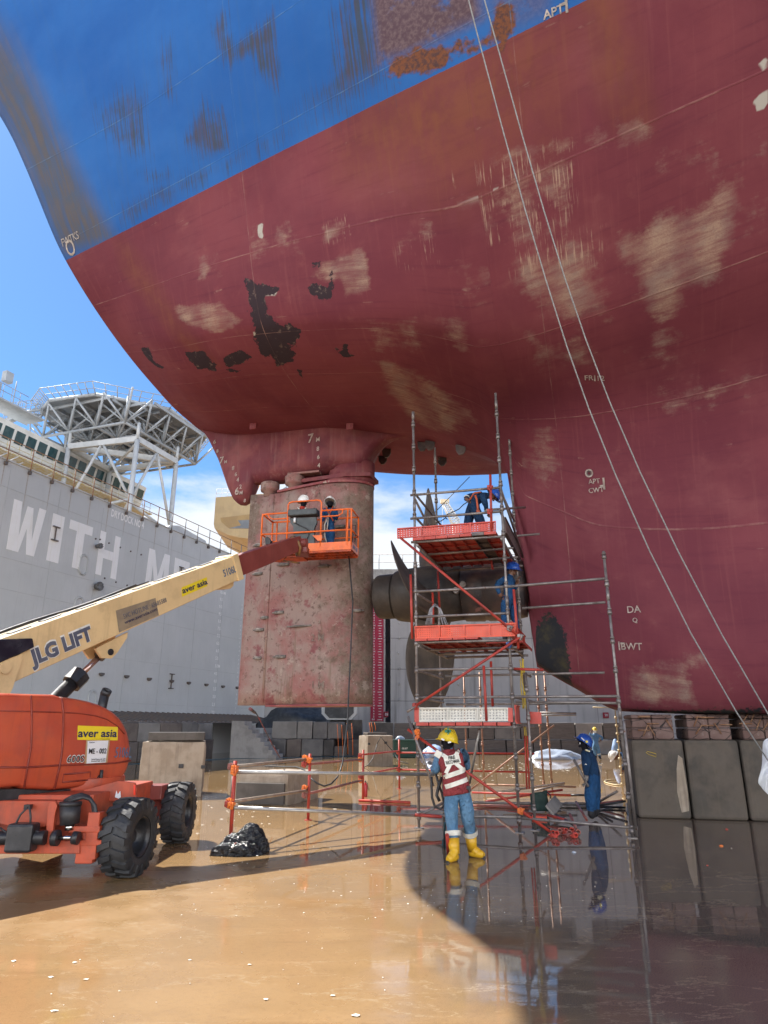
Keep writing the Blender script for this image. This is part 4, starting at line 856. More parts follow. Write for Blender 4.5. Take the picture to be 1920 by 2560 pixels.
# ================================================================== VESSEL BEYOND THE GATE: bridge front and helideck
ves = empty('offshore_vessel', GM @ Vector((0, 19.5, 0)), GA, 'white ship bridge with slanted windows and a lattice helideck beyond the grey gate', 'vessel')
M['ship_white'] = pm('ship_white', (.62, .63, .62), (.52, .53, .52), 1.2, .5, 0, .05, 20, streak=((.5, .47, .42), .4))
M['supp'] = pm('support_grey', (.46, .48, .49), (.40, .42, .43), 1.4, .5, 0, .05, 20)
M['truss'] = pm('truss_grey', (.33, .36, .39), (.27, .30, .33), 1.4, .5, 0, .05, 20)
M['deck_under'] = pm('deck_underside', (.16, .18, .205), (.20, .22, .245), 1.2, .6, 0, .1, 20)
M['dkglass'] = pm('bridge_glass', (.015, .05, .06), (.03, .075, .085), 2, .08, 0, 0)
mb = MB(); VI = (ves.matrix_basis if False else (Matrix.Translation(GM @ Vector((0, 19.5, 0))) @ Matrix.Rotation(GA, 4, 'Z')))
def bpos(x, z, out=0.): return (x, -out - .28 * (z - 23.3), z)
mb.add([bpos(-9, 23.2), bpos(13.2, 23.2), bpos(13.2, 25.15), bpos(-9, 25.15), (-9, 5, 23.2), (13.2, 5, 23.2), (13.2, 5, 25.15), (-9, 5, 25.15)], [(0, 1, 2, 3), (7, 6, 5, 4), (0, 4, 5, 1), (1, 5, 6, 2), (2, 6, 7, 3), (3, 7, 4, 0)])
mb.add([(-9, .1, 12), (13, .1, 12), (13, .1, 23.2), (-9, .1, 23.2), (-9, 5, 12), (13, 5, 12), (13, 5, 23.2), (-9, 5, 23.2)], [(0, 1, 2, 3), (7, 6, 5, 4), (0, 4, 5, 1), (1, 5, 6, 2), (3, 7, 4, 0)])
mb.box((2, 2.2, 25.22), (22.6, 5.0, .14))
mb.build('bridge_house', M['ship_white'], ves)
for i in range(16):
    x0 = -5.2 + 1.15 * i; mb = MB(); q = [bpos(x0 + .12, 23.75, .02), bpos(x0 + .98, 23.75, .02), bpos(x0 + .92, 24.75, .02), bpos(x0 + .06, 24.75, .02)]; r_ = [(a, b_ - .03, c) for a, b_, c in q]
    mb.add(q + r_, [(4, 5, 6, 7), (0, 1, 5, 4), (1, 2, 6, 5), (2, 3, 7, 6), (3, 0, 4, 7)]); mb.build('bridge_window', M['dkglass'], ves)
mb = MB()
for i in range(20): mb.cyl((-9 + 1.15 * i, -1.5, 22.2), (-9 + 1.15 * i, -1.5, 23.25), .025, None, 6)
for z in (22.75, 23.25): mb.cyl((-9, -1.5, z), (13, -1.5, z), .025, None, 6)
mb.box((2, -.8, 22.15), (22.2, 1.7, .1)); mb.build('walkway_railing', pm('walkway_yellow', (.45, .36, .16), (.5, .48, .42), 3, .5, 0, 0), ves)
mb = MB(); rr = random.Random(11)
for i in range(16): x = rr.uniform(-9, 4); mb.cyl((x, rr.uniform(-2.6, -1.6), 21.0), (x + rr.uniform(.4, 1.8), rr.uniform(-2.6, -1.6), 21.0 + rr.uniform(-.3, 1.0)), .045, None, 6)
mb.build('deck_pipes', M['ship_white'], ves)
mb = MB(); mb.box((-9.4, 1.4, 26.8), (4.5, 1.6, 1.3)); mb.build('yellow_locker', pm('locker_yellow', (.62, .42, .03), None, 2, .5, 0, 0), ves)
mb = MB()
for i in range(7):
    for z in (27.4, 28.0): mb.cyl((-8 + i * .8, -.5, z), (-7.2 + i * .8, -.5, z), .03, None, 6)
    mb.cyl((-8 + i * .8, -.5, 26.3), (-8 + i * .8, -.5, 28), .03, None, 6)
mb.box((-4.2, 0, 26.4), (6.4, 2.2, .14)); mb.cyl((-3.2, .2, 26.4), (-3.2, .2, 29.2), .05, None, 6); mb.box((-4.1, .2, 29.1), (.7, .5, .9)); mb.box((-5, .5, 27.5), (.9, .8, 1.6)); mb.build('top_railing', M['truss'], ves)
# side platforms and a stair leading up to the landing deck
mb = MB(); wlq = lambda X, Y, Z: VI.inverted() @ Vector((X, Y, Z))
def lp3(px, py, Y): return VI.inverted() @ at(px / 3.19, 960 + py / 3.19, Y)
for a, b_, Y in (((60, 240), (330, 205), 55), ((130, 235), (340, 250), 55.5), ((20, 300), (130, 240), 56), ((240, 290), (330, 260), 55)):
    p, q = lp3(*a, Y), lp3(*b_, Y); mb.cyl(p, q, .12, None, 6)
    for k in range(7):
        r_ = p.lerp(q, k / 6); mb.cyl(r_, r_ + Vector((0, 0, 1.1)), .03, None, 5)
    for z in (.55, 1.1): mb.cyl(p + Vector((0, 0, z)), q + Vector((0, 0, z)), .028, None, 5)
for k in range(12): p = lp3(70 + 11 * k, 300 - 5.5 * k, 55.5); mb.box(p, (.5, .8, .06))
for a, b_ in (((215, 255), (330, 340)), ((240, 290), (240, 400)), ((130, 240), (215, 330)), ((90, 250), (300, 330)), ((250, 350), (350, 460))): mb.cyl(lp3(*a, 55.2), lp3(*b_, 55.2), .07, None, 6)
mb.build('side_platform', M['truss'], ves)
# helideck
HD = Matrix.Translation(VI.inverted() @ Vector((-23.6, 59.4, 0))); HW = VI @ HD
def hl(x, y, z): return HD @ Vector((x, y, z))                     # x along the gate, y away
def wl_(X, Y, Z): return VI.inverted() @ Vector((X, Y, Z))
edge = [wl_(*q) for q in ((-31.2, 55.9, 29), (-29.4, 53.7, 29), (-24.9, 52.6, 29), (-19.4, 55.4, 29), (-17.6, 61.5, 29), (-20.4, 66.6, 29), (-26, 68.2, 29), (-31.4, 63.5, 29))]
cen = sum(edge, Vector()) / 8
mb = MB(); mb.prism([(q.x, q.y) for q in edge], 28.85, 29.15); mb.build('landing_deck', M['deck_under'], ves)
mb = MB()
for i in range(8):
    a, b_ = edge[i], edge[(i + 1) % 8]; mb.cyl(a, b_, .16, None, 8); n_ = 7
    for k in range(n_):
        p = a.lerp(b_, k / n_); o_ = (p - cen); o_.z = 0; o_.normalize(); mb.cyl(p, p + o_ * 1.0 + Vector((0, 0, .75)), .045, None, 6)
    oa = (a - cen); oa.z = 0; oa.normalize(); ob = (b_ - cen); ob.z = 0; ob.normalize(); mb.cyl(a + oa * 1.0 + Vector((0, 0, .75)), b_ + ob * 1.0 + Vector((0, 0, .75)), .04, None, 6); mb.cyl(a + oa * .5 + Vector((0, 0, .37)), b_ + ob * .5 + Vector((0, 0, .37)), .03, None, 6)
mb.build('safety_net_frame', M['truss'], ves)
lo = {}; mb = MB(); c0 = wl_(-24.6, 59.0, 0); NXg, NYg = 5, 4; dx, dy = 2.55, 3.0
for i in range(NXg):
    for j in range(NYg): lo[i, j] = Vector((c0.x + (i - 2) * dx, c0.y + (j - 1.5) * dy, 26.4))
lz = lambda q, z: Vector((q.x, q.y, z))
for (i, j), p in lo.items():
    if i < NXg - 1: mb.cyl(lz(p, 27.6), lz(lo[i + 1, j], 27.6), .07, None, 6); mb.cyl(p, lz(lo[i + 1, j], 28.8), .075, None, 6)
    if j < NYg - 1: mb.cyl(p, lz(lo[i, j + 1], 28.8), .075, None, 6)
    if i < NXg - 1: mb.cyl(p, lo[i + 1, j], .13, None, 8)
    if j < NYg - 1: mb.cyl(p, lo[i, j + 1], .13, None, 8)
    if (i + j) % 2 == 0 and i < NXg - 1 and j < NYg - 1: mb.cyl(p, lo[i + 1, j + 1], .09, None, 6)
    for sx, sy in ((-.5, -.5), (.5, -.5), (-.5, .5), (.5, .5)): mb.cyl(p, (p.x + sx * dx, p.y + sy * dy, 28.85), .095, None, 8)
    if i % 2 == 0: mb.cyl(p, (p.x, p.y, 28.85), .11, None, 8)
for j in range(9): y = c0.y + (j - 4) * 1.5; mb.box((c0.x, y, 28.72), (10.6 if abs(j - 4) < 3 else 7, .12, .26))
for i in range(7): x = c0.x + (i - 3) * 1.9; mb.box((x, c0.y, 28.72), (.12, 10.6 if abs(i - 3) < 2.5 else 7, .26))
mb.build('deck_truss', M['truss'], ves)
LA, LB, LC, LD = wl_(-27.6, 54.7, 25), wl_(-21, 53, 25), wl_(-19.2, 58.2, 25), wl_(-26.2, 60.4, 25)
mb = MB()
def beam(a, b_, w_, h_):
    d = b_ - a; L = d.length; x = d.normalized(); Mz = frame((a + b_) / 2, x, (0, 0, 1)); mb.box((0, 0, 0), (L, h_, w_), Mz)
for a, b_ in ((LA, LB), (LB, LC), (LD, LC), (LA, LD), (LA, LC)): beam(a, b_, .3, .5)
for p in (LA, LB, LC, LD):
    q = p.lerp(cen, .22); mb.cyl((p.x, p.y, 25.0), (p.x, p.y, 26.5), .14, None, 8)
mb.build('support_frame', M['supp'], ves)
for p in (LA, LB, LC, LD): mb = MB(); mb.cyl((p.x, p.y, 12), (p.x, p.y, 24.9), .21, None, 14); mb.build('support_leg', M['supp'], ves)
mb = MB(); mid = (LA + LB) / 2
def low(p, z): return Vector((p.x, p.y, z))
for a, b_ in ((mid, low(LA, 18.2)), (mid, low(LB, 19.5)), (low(LA, 18.8), low(LB, 19.6)), (low(LB, 19.5), (LB + LC) / 2), (low(LB, 19.3), low(LC, 18.2)), ((LB + LC) / 2 + Vector((0, 0, -.3)), low(LC, 18.6)), (low(LB, 17.0), low(LC, 18.0)), (LD, low(LB, 24.6)), (low(LD, 17), low(LB, 19.5))): mb.cyl(a, b_, .125, None, 10)
mb.build('support_brace', M['supp'], ves)
# ================================================================== THINGS ABOVE THE WALL
bx = empty('crane_cabin_house', (-19.0, 68, 0), .05, 'beige steel machinery house with a railed roof and open underside beyond the wall', 'machinery house')
def wp(px, py, Y=68): p = at(px, py, Y); return (p.x + 19.0, p.z)
M['beige'] = pm('beige_steel', (.50, .37, .20), (.45, .335, .185), 1., .6, 0, .05, 10, streak=((.38, .27, .15), .35))
outl = [wp(539, 1243), wp(655, 1232), wp(760, 1225), wp(760, 1330), wp(668, 1348), wp(600, 1343), wp(568, 1336), wp(536, 1320), wp(534, 1310)]
mb = MB(); mb.prism(outl, -8, 0, Matrix.Rotation(rad(90), 4, 'X')); mb.build('house_shell', M['beige'], bx)
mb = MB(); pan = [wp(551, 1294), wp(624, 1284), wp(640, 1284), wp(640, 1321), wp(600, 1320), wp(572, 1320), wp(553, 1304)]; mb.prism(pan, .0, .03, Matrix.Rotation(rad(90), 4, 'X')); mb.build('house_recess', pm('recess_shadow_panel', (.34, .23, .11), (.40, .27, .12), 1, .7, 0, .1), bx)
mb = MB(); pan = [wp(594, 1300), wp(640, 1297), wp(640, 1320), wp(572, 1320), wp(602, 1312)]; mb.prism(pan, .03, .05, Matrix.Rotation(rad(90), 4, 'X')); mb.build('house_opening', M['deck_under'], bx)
mb = MB(); 
for i in range(8):
    x, z = wp(539 + 14 * i, 1243 - 1.4 * i); mb.cyl((x, .2, z), (x, .2, z + 1.0), .025, None, 6)
for dz in (.5, 1.0): x, z = wp(539, 1243); x2, z2 = wp(655, 1232); mb.cyl((x, .2, z + dz), (x2, .2, z2 + dz), .025, None, 6)
mb.build('roof_railing', M['white'], bx)
c = atd(536, 1198, 56); vt = empty('red_mooring_column', (c.x, 56, 0), 0, 'faded red round column with a railed top standing behind the rudder', 'column')
mb = MB(); mb.lathe([(.55, 0), (.55, 12.6), (1.12, 13.5), (1.15, 13.65), (1.15, 14.55), (1.1, 14.6), (0, 14.62)], 32); mb.build('column_body', pm('faded_red', (.50, .19, .17), (.44, .15, .13), 1.3, .6, 0, .1), vt)
mb = MB(); 
for z in (15.0, 15.5): mb.tube([(1.08 * math.cos(i * .3142), 1.08 * math.sin(i * .3142), z) for i in range(20)], .025, 6, True)
for i in range(10): mb.cyl((1.08 * math.cos(i * .628), 1.08 * math.sin(i * .628), 14.6), (1.08 * math.cos(i * .628), 1.08 * math.sin(i * .628), 15.5), .025, None, 6)
mb.build('column_railing', M['rail_rust'], vt)
def lattice(name, a, b_, w_, label, mat, n=14, r=.06):
    a, b_ = Vector(a), Vector(b_); d = (b_ - a).normalized(); u = d.cross(Vector((0, 1, 0))).normalized() * w_; v = Vector((0, 1, 0)) * w_; mb = MB(); cs = [u + v, u - v, -u - v, -u + v]
    for c_ in cs: mb.cyl(a + c_, b_ + c_ * .6, r, None, 6)
    for i in range(n):
        p, q = a.lerp(b_, i / n), a.lerp(b_, (i + 1) / n)
        for k in range(4): s0, s1 = 1 - .4 * i / n, 1 - .4 * (i + 1) / n; mb.cyl(p + cs[k] * s0, q + cs[(k + 1) % 4] * s1, r * .6, None, 5); mb.cyl(p + cs[k] * s0, p + cs[(k + 1) % 4] * s0, r * .6, None, 5)
    return mb
c1, c2 = at(1140, 1308, 150), at(1112, 1258, 150)
cr_ = empty('lattice_crane', c1, 0, 'distant pale lattice crane jib rising beyond the worker on the upper scaffold deck', 'crane')
lattice('j', (0, 0, 0), c2 - c1, .9, '', None, 9, .12).build('jib', M['ship_white'], cr_); mb = MB(); q = c2 - c1; mb.box(q + Vector((0, 0, .4)), (2, 1, .9)); mb.build('jib_head', pm('crane_cream', (.6, .5, .33), None), cr_)
mb = MB(); mb.cyl(q + Vector((-.6, 0, 0)), q + Vector((-.6, 0, -7)), .05, None, 5); mb.cyl((0, 0, 0), (0, 0, -25), 1.0, None, 8); mb.build('hoist_wire', M['ship_white'], cr_)
c1, c2 = at(633, 1240, 110), at(650, 1200, 110)
cr_ = empty('orange_crane', c1, 0, 'distant orange crane boom glimpsed between the skeg and the rudder', 'crane'); mb = MB(); mb.cyl((0, 0, 0), c2 - c1, .36, None, 8); mb.build('boom', pm('far_orange', (.75, .32, .04), None), cr_)
mb = MB(); mb.box((-.3, 0, -.8), (1.8, 1, 1.5)); mb.cyl((0, 0, -1), (0, 0, -30), .5, None, 8); mb.build('cab', pm('far_green', (.2, .3, .24), None), cr_)
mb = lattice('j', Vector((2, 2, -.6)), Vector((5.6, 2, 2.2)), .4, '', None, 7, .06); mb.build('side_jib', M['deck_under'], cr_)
a, b_ = at(1174, 1192, 30), at(1085, 1283, 30); mb = MB(); mb.tube([a, b_], .02, 6)
tag(mb.build('tether_wire', M['black'], None), 'thin dark wire slanting across the sky gap between scaffold posts', 'wire')
# green boxes, wrapped bundles
M['green'] = pm('dark_green_paint', (.008, .05, .036), (.015, .065, .045), 2, .5, 0, .05)
def gbox(px0, px1, py0, Y, label, dep=1.2):
    a, b_ = at(px0, py0, Y), at(px1, py0, Y); o = empty('equipment_box', ((a.x + b_.x) / 2, Y, 0), 0, label, 'box'); w_ = b_.x - a.x; h = a.z
    mb = MB(); mb.box((0, 0, h / 2), (w_, dep, h), None, .03); mb.build('box_body', M['green'], o)
    mb = MB(); mb.box((0, 0, h + .03), (w_ + .06, dep + .06, .06), None, .01); mb.build('lid', M['green'], o)
    text('00 07' if px0 < 1100 else '', .14, M['white'], o, frame((0, -dep / 2 - .005, h * .55), (1, 0, 0), (0, 0, 1)), 'stencil', .01, .002) if px0 < 1100 else None
    return o
gbox(984, 1038, 1852, 41, 'dark green steel box on the floor behind the left scaffold post', 1.4); gbox(1568, 1660, 1832, 36, 'dark green steel box behind the long leaning scaffold tube', 1.4)
def sheet_lump(px, py, Y, wd, hh, seed, label, mat):
    p = at(px, py, Y); o = lump('wrapped_bundle', (p.x, Y, 0.0), 1, seed, mat, label, 'bundle', (wd, .7, hh), .28, 4, 1.6); return o
M['sheet'] = pm('pale_plastic_sheet', (.36, .41, .48), (.44, .48, .54), 2, .3, 0, .5, 5)
M['sheet_blue'] = pm('blue_plastic_sheet', (.25, .38, .62), (.4, .5, .66), 2, .3, 0, .5, 5)
sheet_lump(1388, 1890, 38.5, 1.35, .50, 4, 'pale plastic wrapped bundle lying on the floor left of the worker looking up', M['sheet'])
sheet_lump(1083, 1880, 41, .75, .62, 8, 'bluish plastic wrapped bundle behind the fire watchman', M['sheet_blue'])
p = at(1000, 1846, 41); lump('plastic_bag', (p.x, 41, p.z - .05), .22, 9, M['sheet'], 'small white plastic bag on the dark green box', 'bag', (1.2, .7, .8), .3, 3, 1.5)
p = at(1538, 1852, 37); lump('hanging_bag', (p.x, 37, p.z - .55), .32, 5, M['sheet_blue'], 'blue plastic bag hanging beside the far worker in a yellow helmet', 'bag', (.7, .5, 1.7), .3, 3, 1.5)
# ================================================================== BOOM LIFT
Z6 = z6; Z7 = lambda x, y: (x / 2.765, 1650 + y / 2.765); Z9 = lambda x, y: (620 + x / 5.352, 1200 + y / 5.352)
LB = Vector((-4.55, 8.4, 0)); LA_ = math.atan2(.83, .558)
lift = empty('boom_lift', LB, 0, 'orange boom lift with a cream telescopic boom raised towards the rudder', 'boom lift')
LT = Matrix.Translation(LB) @ Matrix.Rotation(LA_, 4, 'Z'); LTI = LT.inverted(); LEYE = LTI @ EYE; TW = Matrix.Rotation(LA_, 4, 'Z')   # turntable frame: x forward along the boom, y to its left
def lp(pt, y=0.):
    """place on the plane y = const of the turntable"""
    d = LTI.to_3x3() @ ray(*pt); k = (y - LEYE.y) / d.y; return LEYE + d * k
M['yellow_decal'] = pm('yellow_decal', (.80, .62, .02), (.74, .57, .03), 3, .45, 0, 0); M['navy_ink'] = pm('navy_ink', (.015, .02, .08), None, 3, .5, 0, 0)
M['grey_ink'] = pm('slate_ink', (.075, .085, .13), (.11, .12, .16), 6, .55, 0, 0); M['black_ink'] = pm('black_ink', (.012, .012, .014), None, 3, .5, 0, 0); M['blue_ink'] = pm('blue_ink', (.05, .13, .25), (.12, .15, .22), 12, .5, 0, 0)
M['paper'] = pm('white_paper', (.74, .75, .77), (.68, .69, .72), 5, .5, 0, 0); M['card'] = pm('tape_card', (.42, .27, .14), None, 3, .6, 0, 0)
M['hood'] = pm('sunworn_orange_hood', (.50, .085, .035), (.44, .07, .036), 2.2, .38, 0, .06, 40, spots=((.62, .22, .13), 9, .70), streak=((.34, .06, .035), .5), dirt=((.28, .075, .05), 4, .5))
M['cream'] = pm('cream_paint', (.72, .53, .28), (.66, .48, .25), 1.5, .42, 0, .05, 40, streak=((.44, .31, .16), .4), dirt=((.36, .27, .16), 3, .35))
M['boom_red'] = pm('oxide_red_boom', (.20, .040, .033), (.24, .055, .045), 1.4, .5, 0, .06, 30, streak=((.14, .035, .03), .5))
# hood over the engine: outline on the outer face, rounded into the body
ol = [(-420, 232), (0, 228), (50, 226), (200, 232), (395, 236), (430, 250), (500, 258), (560, 268), (630, 282), (700, 303), (760, 330), (810, 362), (852, 402), (882, 446), (906, 500), (920, 560), (928, 630), (922, 700), (905, 760), (880, 805), (850, 835), (800, 852), (740, 862), (660, 872), (575, 884), (370, 905), (165, 893), (140, 878), (0, 893), (-420, 900)]
oq = [lp(Z7(*p)) for p in ol]; cx_ = .2; cz_ = 1.55
rings = []
for y, k in ((0.0, .90), (.012, .945), (.04, .975), (.10, .995), (.2, 1.0), (.78, 1.0), (.86, .97), (.9, .9)):
    rings.append([(cx_ + (p.x - cx_) * k, y, cz_ + (p.z - cz_) * k) for p in oq])
mb = MB(); mb.grid(rings, True, TW, True); n_ = len(oq); mb.add(rings[0], [list(range(n_))], True, TW); mb.add(rings[-1], [list(range(n_))[::-1]], False, TW)
hood = mb.build('engine_hood', M['hood'], lift)
def lline(pts, r, y=-.004): return [TW @ lp(Z7(*p), y) for p in pts]
mb = MB()
for pts, r in (([(215, 245), (220, 420), (215, 600), (190, 740), (165, 890)], .012), ([(428, 262), (437, 360), (436, 500), (428, 640), (412, 735), (375, 895)], .014), ([(0, 352), (210, 356), (430, 362), (560, 370), (660, 385), (740, 410), (810, 455), (860, 510)], .008), ([(0, 742), (185, 742), (412, 728), (600, 722), (800, 712), (905, 695)], .012), ([(-400, 742), (0, 742)], .012)):
    mb.tube(lline(pts, r), r, 6)
mb.tube([TW @ lp(Z7(*p), -.006) for p in ((440, 790), (625, 775), (622, 828), (430, 845))], .010, 6, True)
mb.build('hood_seams', pm('seam_dark_orange', (.20, .03, .02), (.28, .045, .025), 5, .5, 0, 0), hood)  # darker lines along the hood panel joints
mb = MB(); mb.tube([TW @ lp(Z7(*p), -.03) for p in ((705, 760), (700, 800), (698, 850), (700, 872))], .022, 8); mb.box(TW @ lp(Z7(708, 885), .05), (.05, .05, .11), TW.to_3x3().to_4x4()); mb.tube([TW @ lp(Z7(*p), -.012) for p in ((688, 795), (660, 835), (690, 832))], .008, 6); mb.build('hood_latch', M['black'], hood)
def decal(pts, mat, name, y=-.006):
    q = [TW @ lp(Z7(*p), y) for p in pts]; q2 = [TW @ lp(Z7(*p), y + .004) for p in pts]; mb = MB(); mb.add(q + q2, [(0, 1, 2, 3), (7, 6, 5, 4), (0, 4, 5, 1), (1, 5, 6, 2), (2, 6, 7, 3), (3, 7, 4, 0)]); return mb.build(name, mat, lift)
def hoodtext(s, a, b_, c, mat, bold=.02, y=-.011, name='lettering', Z=Z7, yy=0.):
    """text whose baseline-centre runs a -> b (pixel places), cap height from c below"""
    p, q = TW @ lp(Z(*a), y), TW @ lp(Z(*b_), y); up = TW @ lp(Z(*c), y) - p
    h = up.length; Mf = frame((p + q) / 2 + up * .5, q - p, up); return text(s, h / .72, mat, lift, Mf, name, bold, .001, fit=(q - p).length)
decal([(538, 453), (815, 463), (813, 556), (533, 552)], M['yellow_decal'], 'name_plate'); hoodtext('aver asia', (540, 536), (808, 536), (541, 480), M['navy_ink'], .02)
decal([(597, 543), (762, 541), (740, 722), (582, 731)], M['card'], 'paper_backing', -.006); decal([(606, 560), (750, 556), (730, 708), (598, 716)], M['paper'], 'paper_sheet', -.012)
hoodtext('ME - 002', (614, 650), (735, 648), (614, 614), M['black_ink'], .015, -.018); hoodtext('Licensed Person to Lift 1 kNM', (632, 691), (728, 689), (632, 682), M['black_ink'], 0, -.018); hoodtext('Phone No 87770001 96777000', (630, 704), (727, 702), (630, 696), M['black_ink'], 0, -.018); hoodtext('Seatrium', (618, 574), (655, 573), (618, 566), M['navy_ink'], 0, -.018)
hoodtext('600S', (460, 715), (583, 710), (462, 662), M['white'], .035, -.008, 'model_number'); hoodtext('600S', (464, 712), (580, 707), (466, 665), M['black_ink'], .0, -.014, 'model_number')
hoodtext('5106L', (793, 680), (908, 680), (797, 606), M['blue_ink'], .0, -.008, 'fleet_number')
# ---- boom
BA = Vector((-5.17, 9.3, 2.47)); BB = Vector((-1.89, 14.9, 5.55)); BD = (BB - BA).normalized(); BLn = (BB - BA).length
BF = frame(BA, BD, Vector((0, 0, 1))); BF.translation = BA - LB                  # x along boom, y up, z to the boom's right (towards the camera)
BFI = (Matrix.Translation(LB) @ BF).inverted(); BEYE = BFI @ EYE
def bp(pt, z=.21):
    d = BFI.to_3x3() @ ray(*pt); k = (z - BEYE.z) / d.z; return BEYE + d * k
endx = bp(Z6(1590, -60)).x if False else bp((602, 1417)).x
def boombox(x0, x1, y0, y1, y0b, y1b, hw, mat, name):
    mb = MB(); vs = []
    for x, a, b_ in ((x0, y0, y1), (x1, y0b, y1b)):
        for y, z in ((a, -hw), (a, hw), (b_, hw), (b_, -hw)): vs.append((x, y, z))
    mb.add(vs, [(0, 1, 2, 3), (7, 6, 5, 4), (0, 4, 5, 1), (1, 5, 6, 2), (2, 6, 7, 3), (3, 7, 4, 0)], False, BF); return mb.build(name, mat, lift, True, .012)
t0, t1 = bp((0, 1597)), bp((602, 1384)); u0, u1 = bp((0, 1722)), bp((602, 1447))
def yat(a, b_, x): return a.y + (b_.y - a.y) * (x - a.x) / (b_.x - a.x)
boombox(-2.6, endx, yat(u0, u1, -2.6), yat(t0, t1, -2.6), yat(u0, u1, endx), yat(t0, t1, endx), .21, M['cream'], 'boom_outer_section')
mb = MB(); mb.box((endx - .12, (yat(u0, u1, endx) + yat(t0, t1, endx)) / 2, 0), (.26, yat(t0, t1, endx) - yat(u0, u1, endx) + .03, .45), BF @ Matrix.Translation((endx - .12, (yat(u0, u1, endx) + yat(t0, t1, endx)) / 2, 0)) if False else None) if False else None
boombox(endx - .1, BLn - .12, yat(u0, u1, endx) + .03, yat(t0, t1, endx) - .02, yat(u0, u1, endx) + .07, yat(t0, t1, endx) - .08, .165, M['boom_red'], 'boom_inner_section')
mb = MB(); mb.box((0, 0, 0), (.16, yat(t0, t1, endx) - yat(u0, u1, endx) + .05, .47), BF @ Matrix.Translation((endx - .09, (yat(t0, t1, endx) + yat(u0, u1, endx)) / 2, 0))); mb.prism([(-.45, 0), (.1, 0), (.05, -.1), (-.05, -.13), (-.42, -.04)], -.1, .1, BF @ Matrix.Translation((endx - .25, yat(u0, u1, endx), 0))); mb.build('boom_collar', M['cream'], lift, True, .01)
mb = MB()
for i in range(9):
    x = -.2 + i * .55; mb.box((0, 0, 0), (.3, .012, .12), BF @ Matrix.Translation((x, yat(t0, t1, x) + .008, .06 if i % 2 else -.04)))
mb.tube([BF @ Vector((x, yat(t0, t1, x) + .03 + .015 * math.sin(x * 3), -.12)) for x in np.linspace(-1, 2.6, 12)], .018, 6); mb.tube([BF @ Vector((x, yat(t0, t1, x) + .025, -.15)) for x in np.linspace(-1, 2.9, 8)], .012, 6); mb.build('boom_cables', M['black'], lift)
def boomtext(s, a, b_, c, mat, bold=.02, name='lettering', z=.214, Z=Z6, shear=0):
    p, q = BF @ bp(Z(*a), z), BF @ bp(Z(*b_), z); up = BF @ bp(Z(*c), z) - p; h = up.length; Mf = frame((p + q) / 2 + up * .5, q - p, up)
    return text(s, h / .72, mat, lift, Mf, name, bold, .001, fit=(q - p).length)
def boomplate(pts, mat, name, z=.2125, Z=Z6):
    q = [BF @ bp(Z(*p), z) for p in pts]; q2 = [BF @ bp(Z(*p), z - .004) for p in pts]; mb = MB(); mb.add(q + q2, [(0, 1, 2, 3), (7, 6, 5, 4), (0, 4, 5, 1), (1, 5, 6, 2), (2, 6, 7, 3), (3, 7, 4, 0)]); return mb.build(name, mat, lift)
boomtext('JLG LIFT', (193, 742), (628, 548), (228, 632), M['white'], .075, z=.2135); boomtext('JLG LIFT', (197, 738), (625, 551), (231, 637), M['grey_ink'], .05, z=.218)
boomplate([(800, 350), (1075, 262), (1098, 382), (822, 502)], pm('grey_overpaint', (.235, .185, .13), (.31, .24, .155), 5, .6, 0, 0), 'painted_patch')
boomtext('SVC HOTLINE : 65685588', (856, 410), (1153, 292), (850, 376), M['grey_ink'], .0, z=.218); boomtext('www.averasia.com', (866, 446), (1090, 350), (860, 420), M['navy_ink'], .0, z=.218)
boomplate([(1255, 190), (1430, 118), (1433, 180), (1258, 255)], M['yellow_decal'], 'name_plate'); boomtext('aver asia', (1260, 236), (1432, 168), (1260, 196), M['navy_ink'], .02, z=.218)
boomtext('5106L -', (1545, 122), (1652, 78), (1545, 72), M['blue_ink'], .01, 'fleet_number', z=.216)
# boom heel: cheek plate, pin, black cover
mb = MB(); hq = [bp(Z6(*p), .24) for p in ((-300, 760), (0, 705), (148, 650), (150, 700), (85, 890), (60, 940), (-300, 980))]; mb.prism([(p.x, p.y) for p in hq], .212, .245, BF); pq = bp(Z6(32, 747), .25); mb.cyl(BF @ Vector((pq.x, pq.y, .24)), BF @ Vector((pq.x, pq.y, .275)), .075, None, 20); mb.build('boom_heel_plate', M['cream'], lift)
mb = MB(); hq = [bp(Z6(*p), .25) for p in ((-300, 560), (0, 548), (225, 540), (237, 603), (140, 650), (0, 712), (-300, 780))]; mb.prism([(p.x, p.y) for p in hq], -.27, .262, BF); mb.build('boom_cover', pm('black_gloss_cover', (.012, .014, .024), (.03, .032, .045), 3, .18, 0, .15, 8), lift, True, .02)
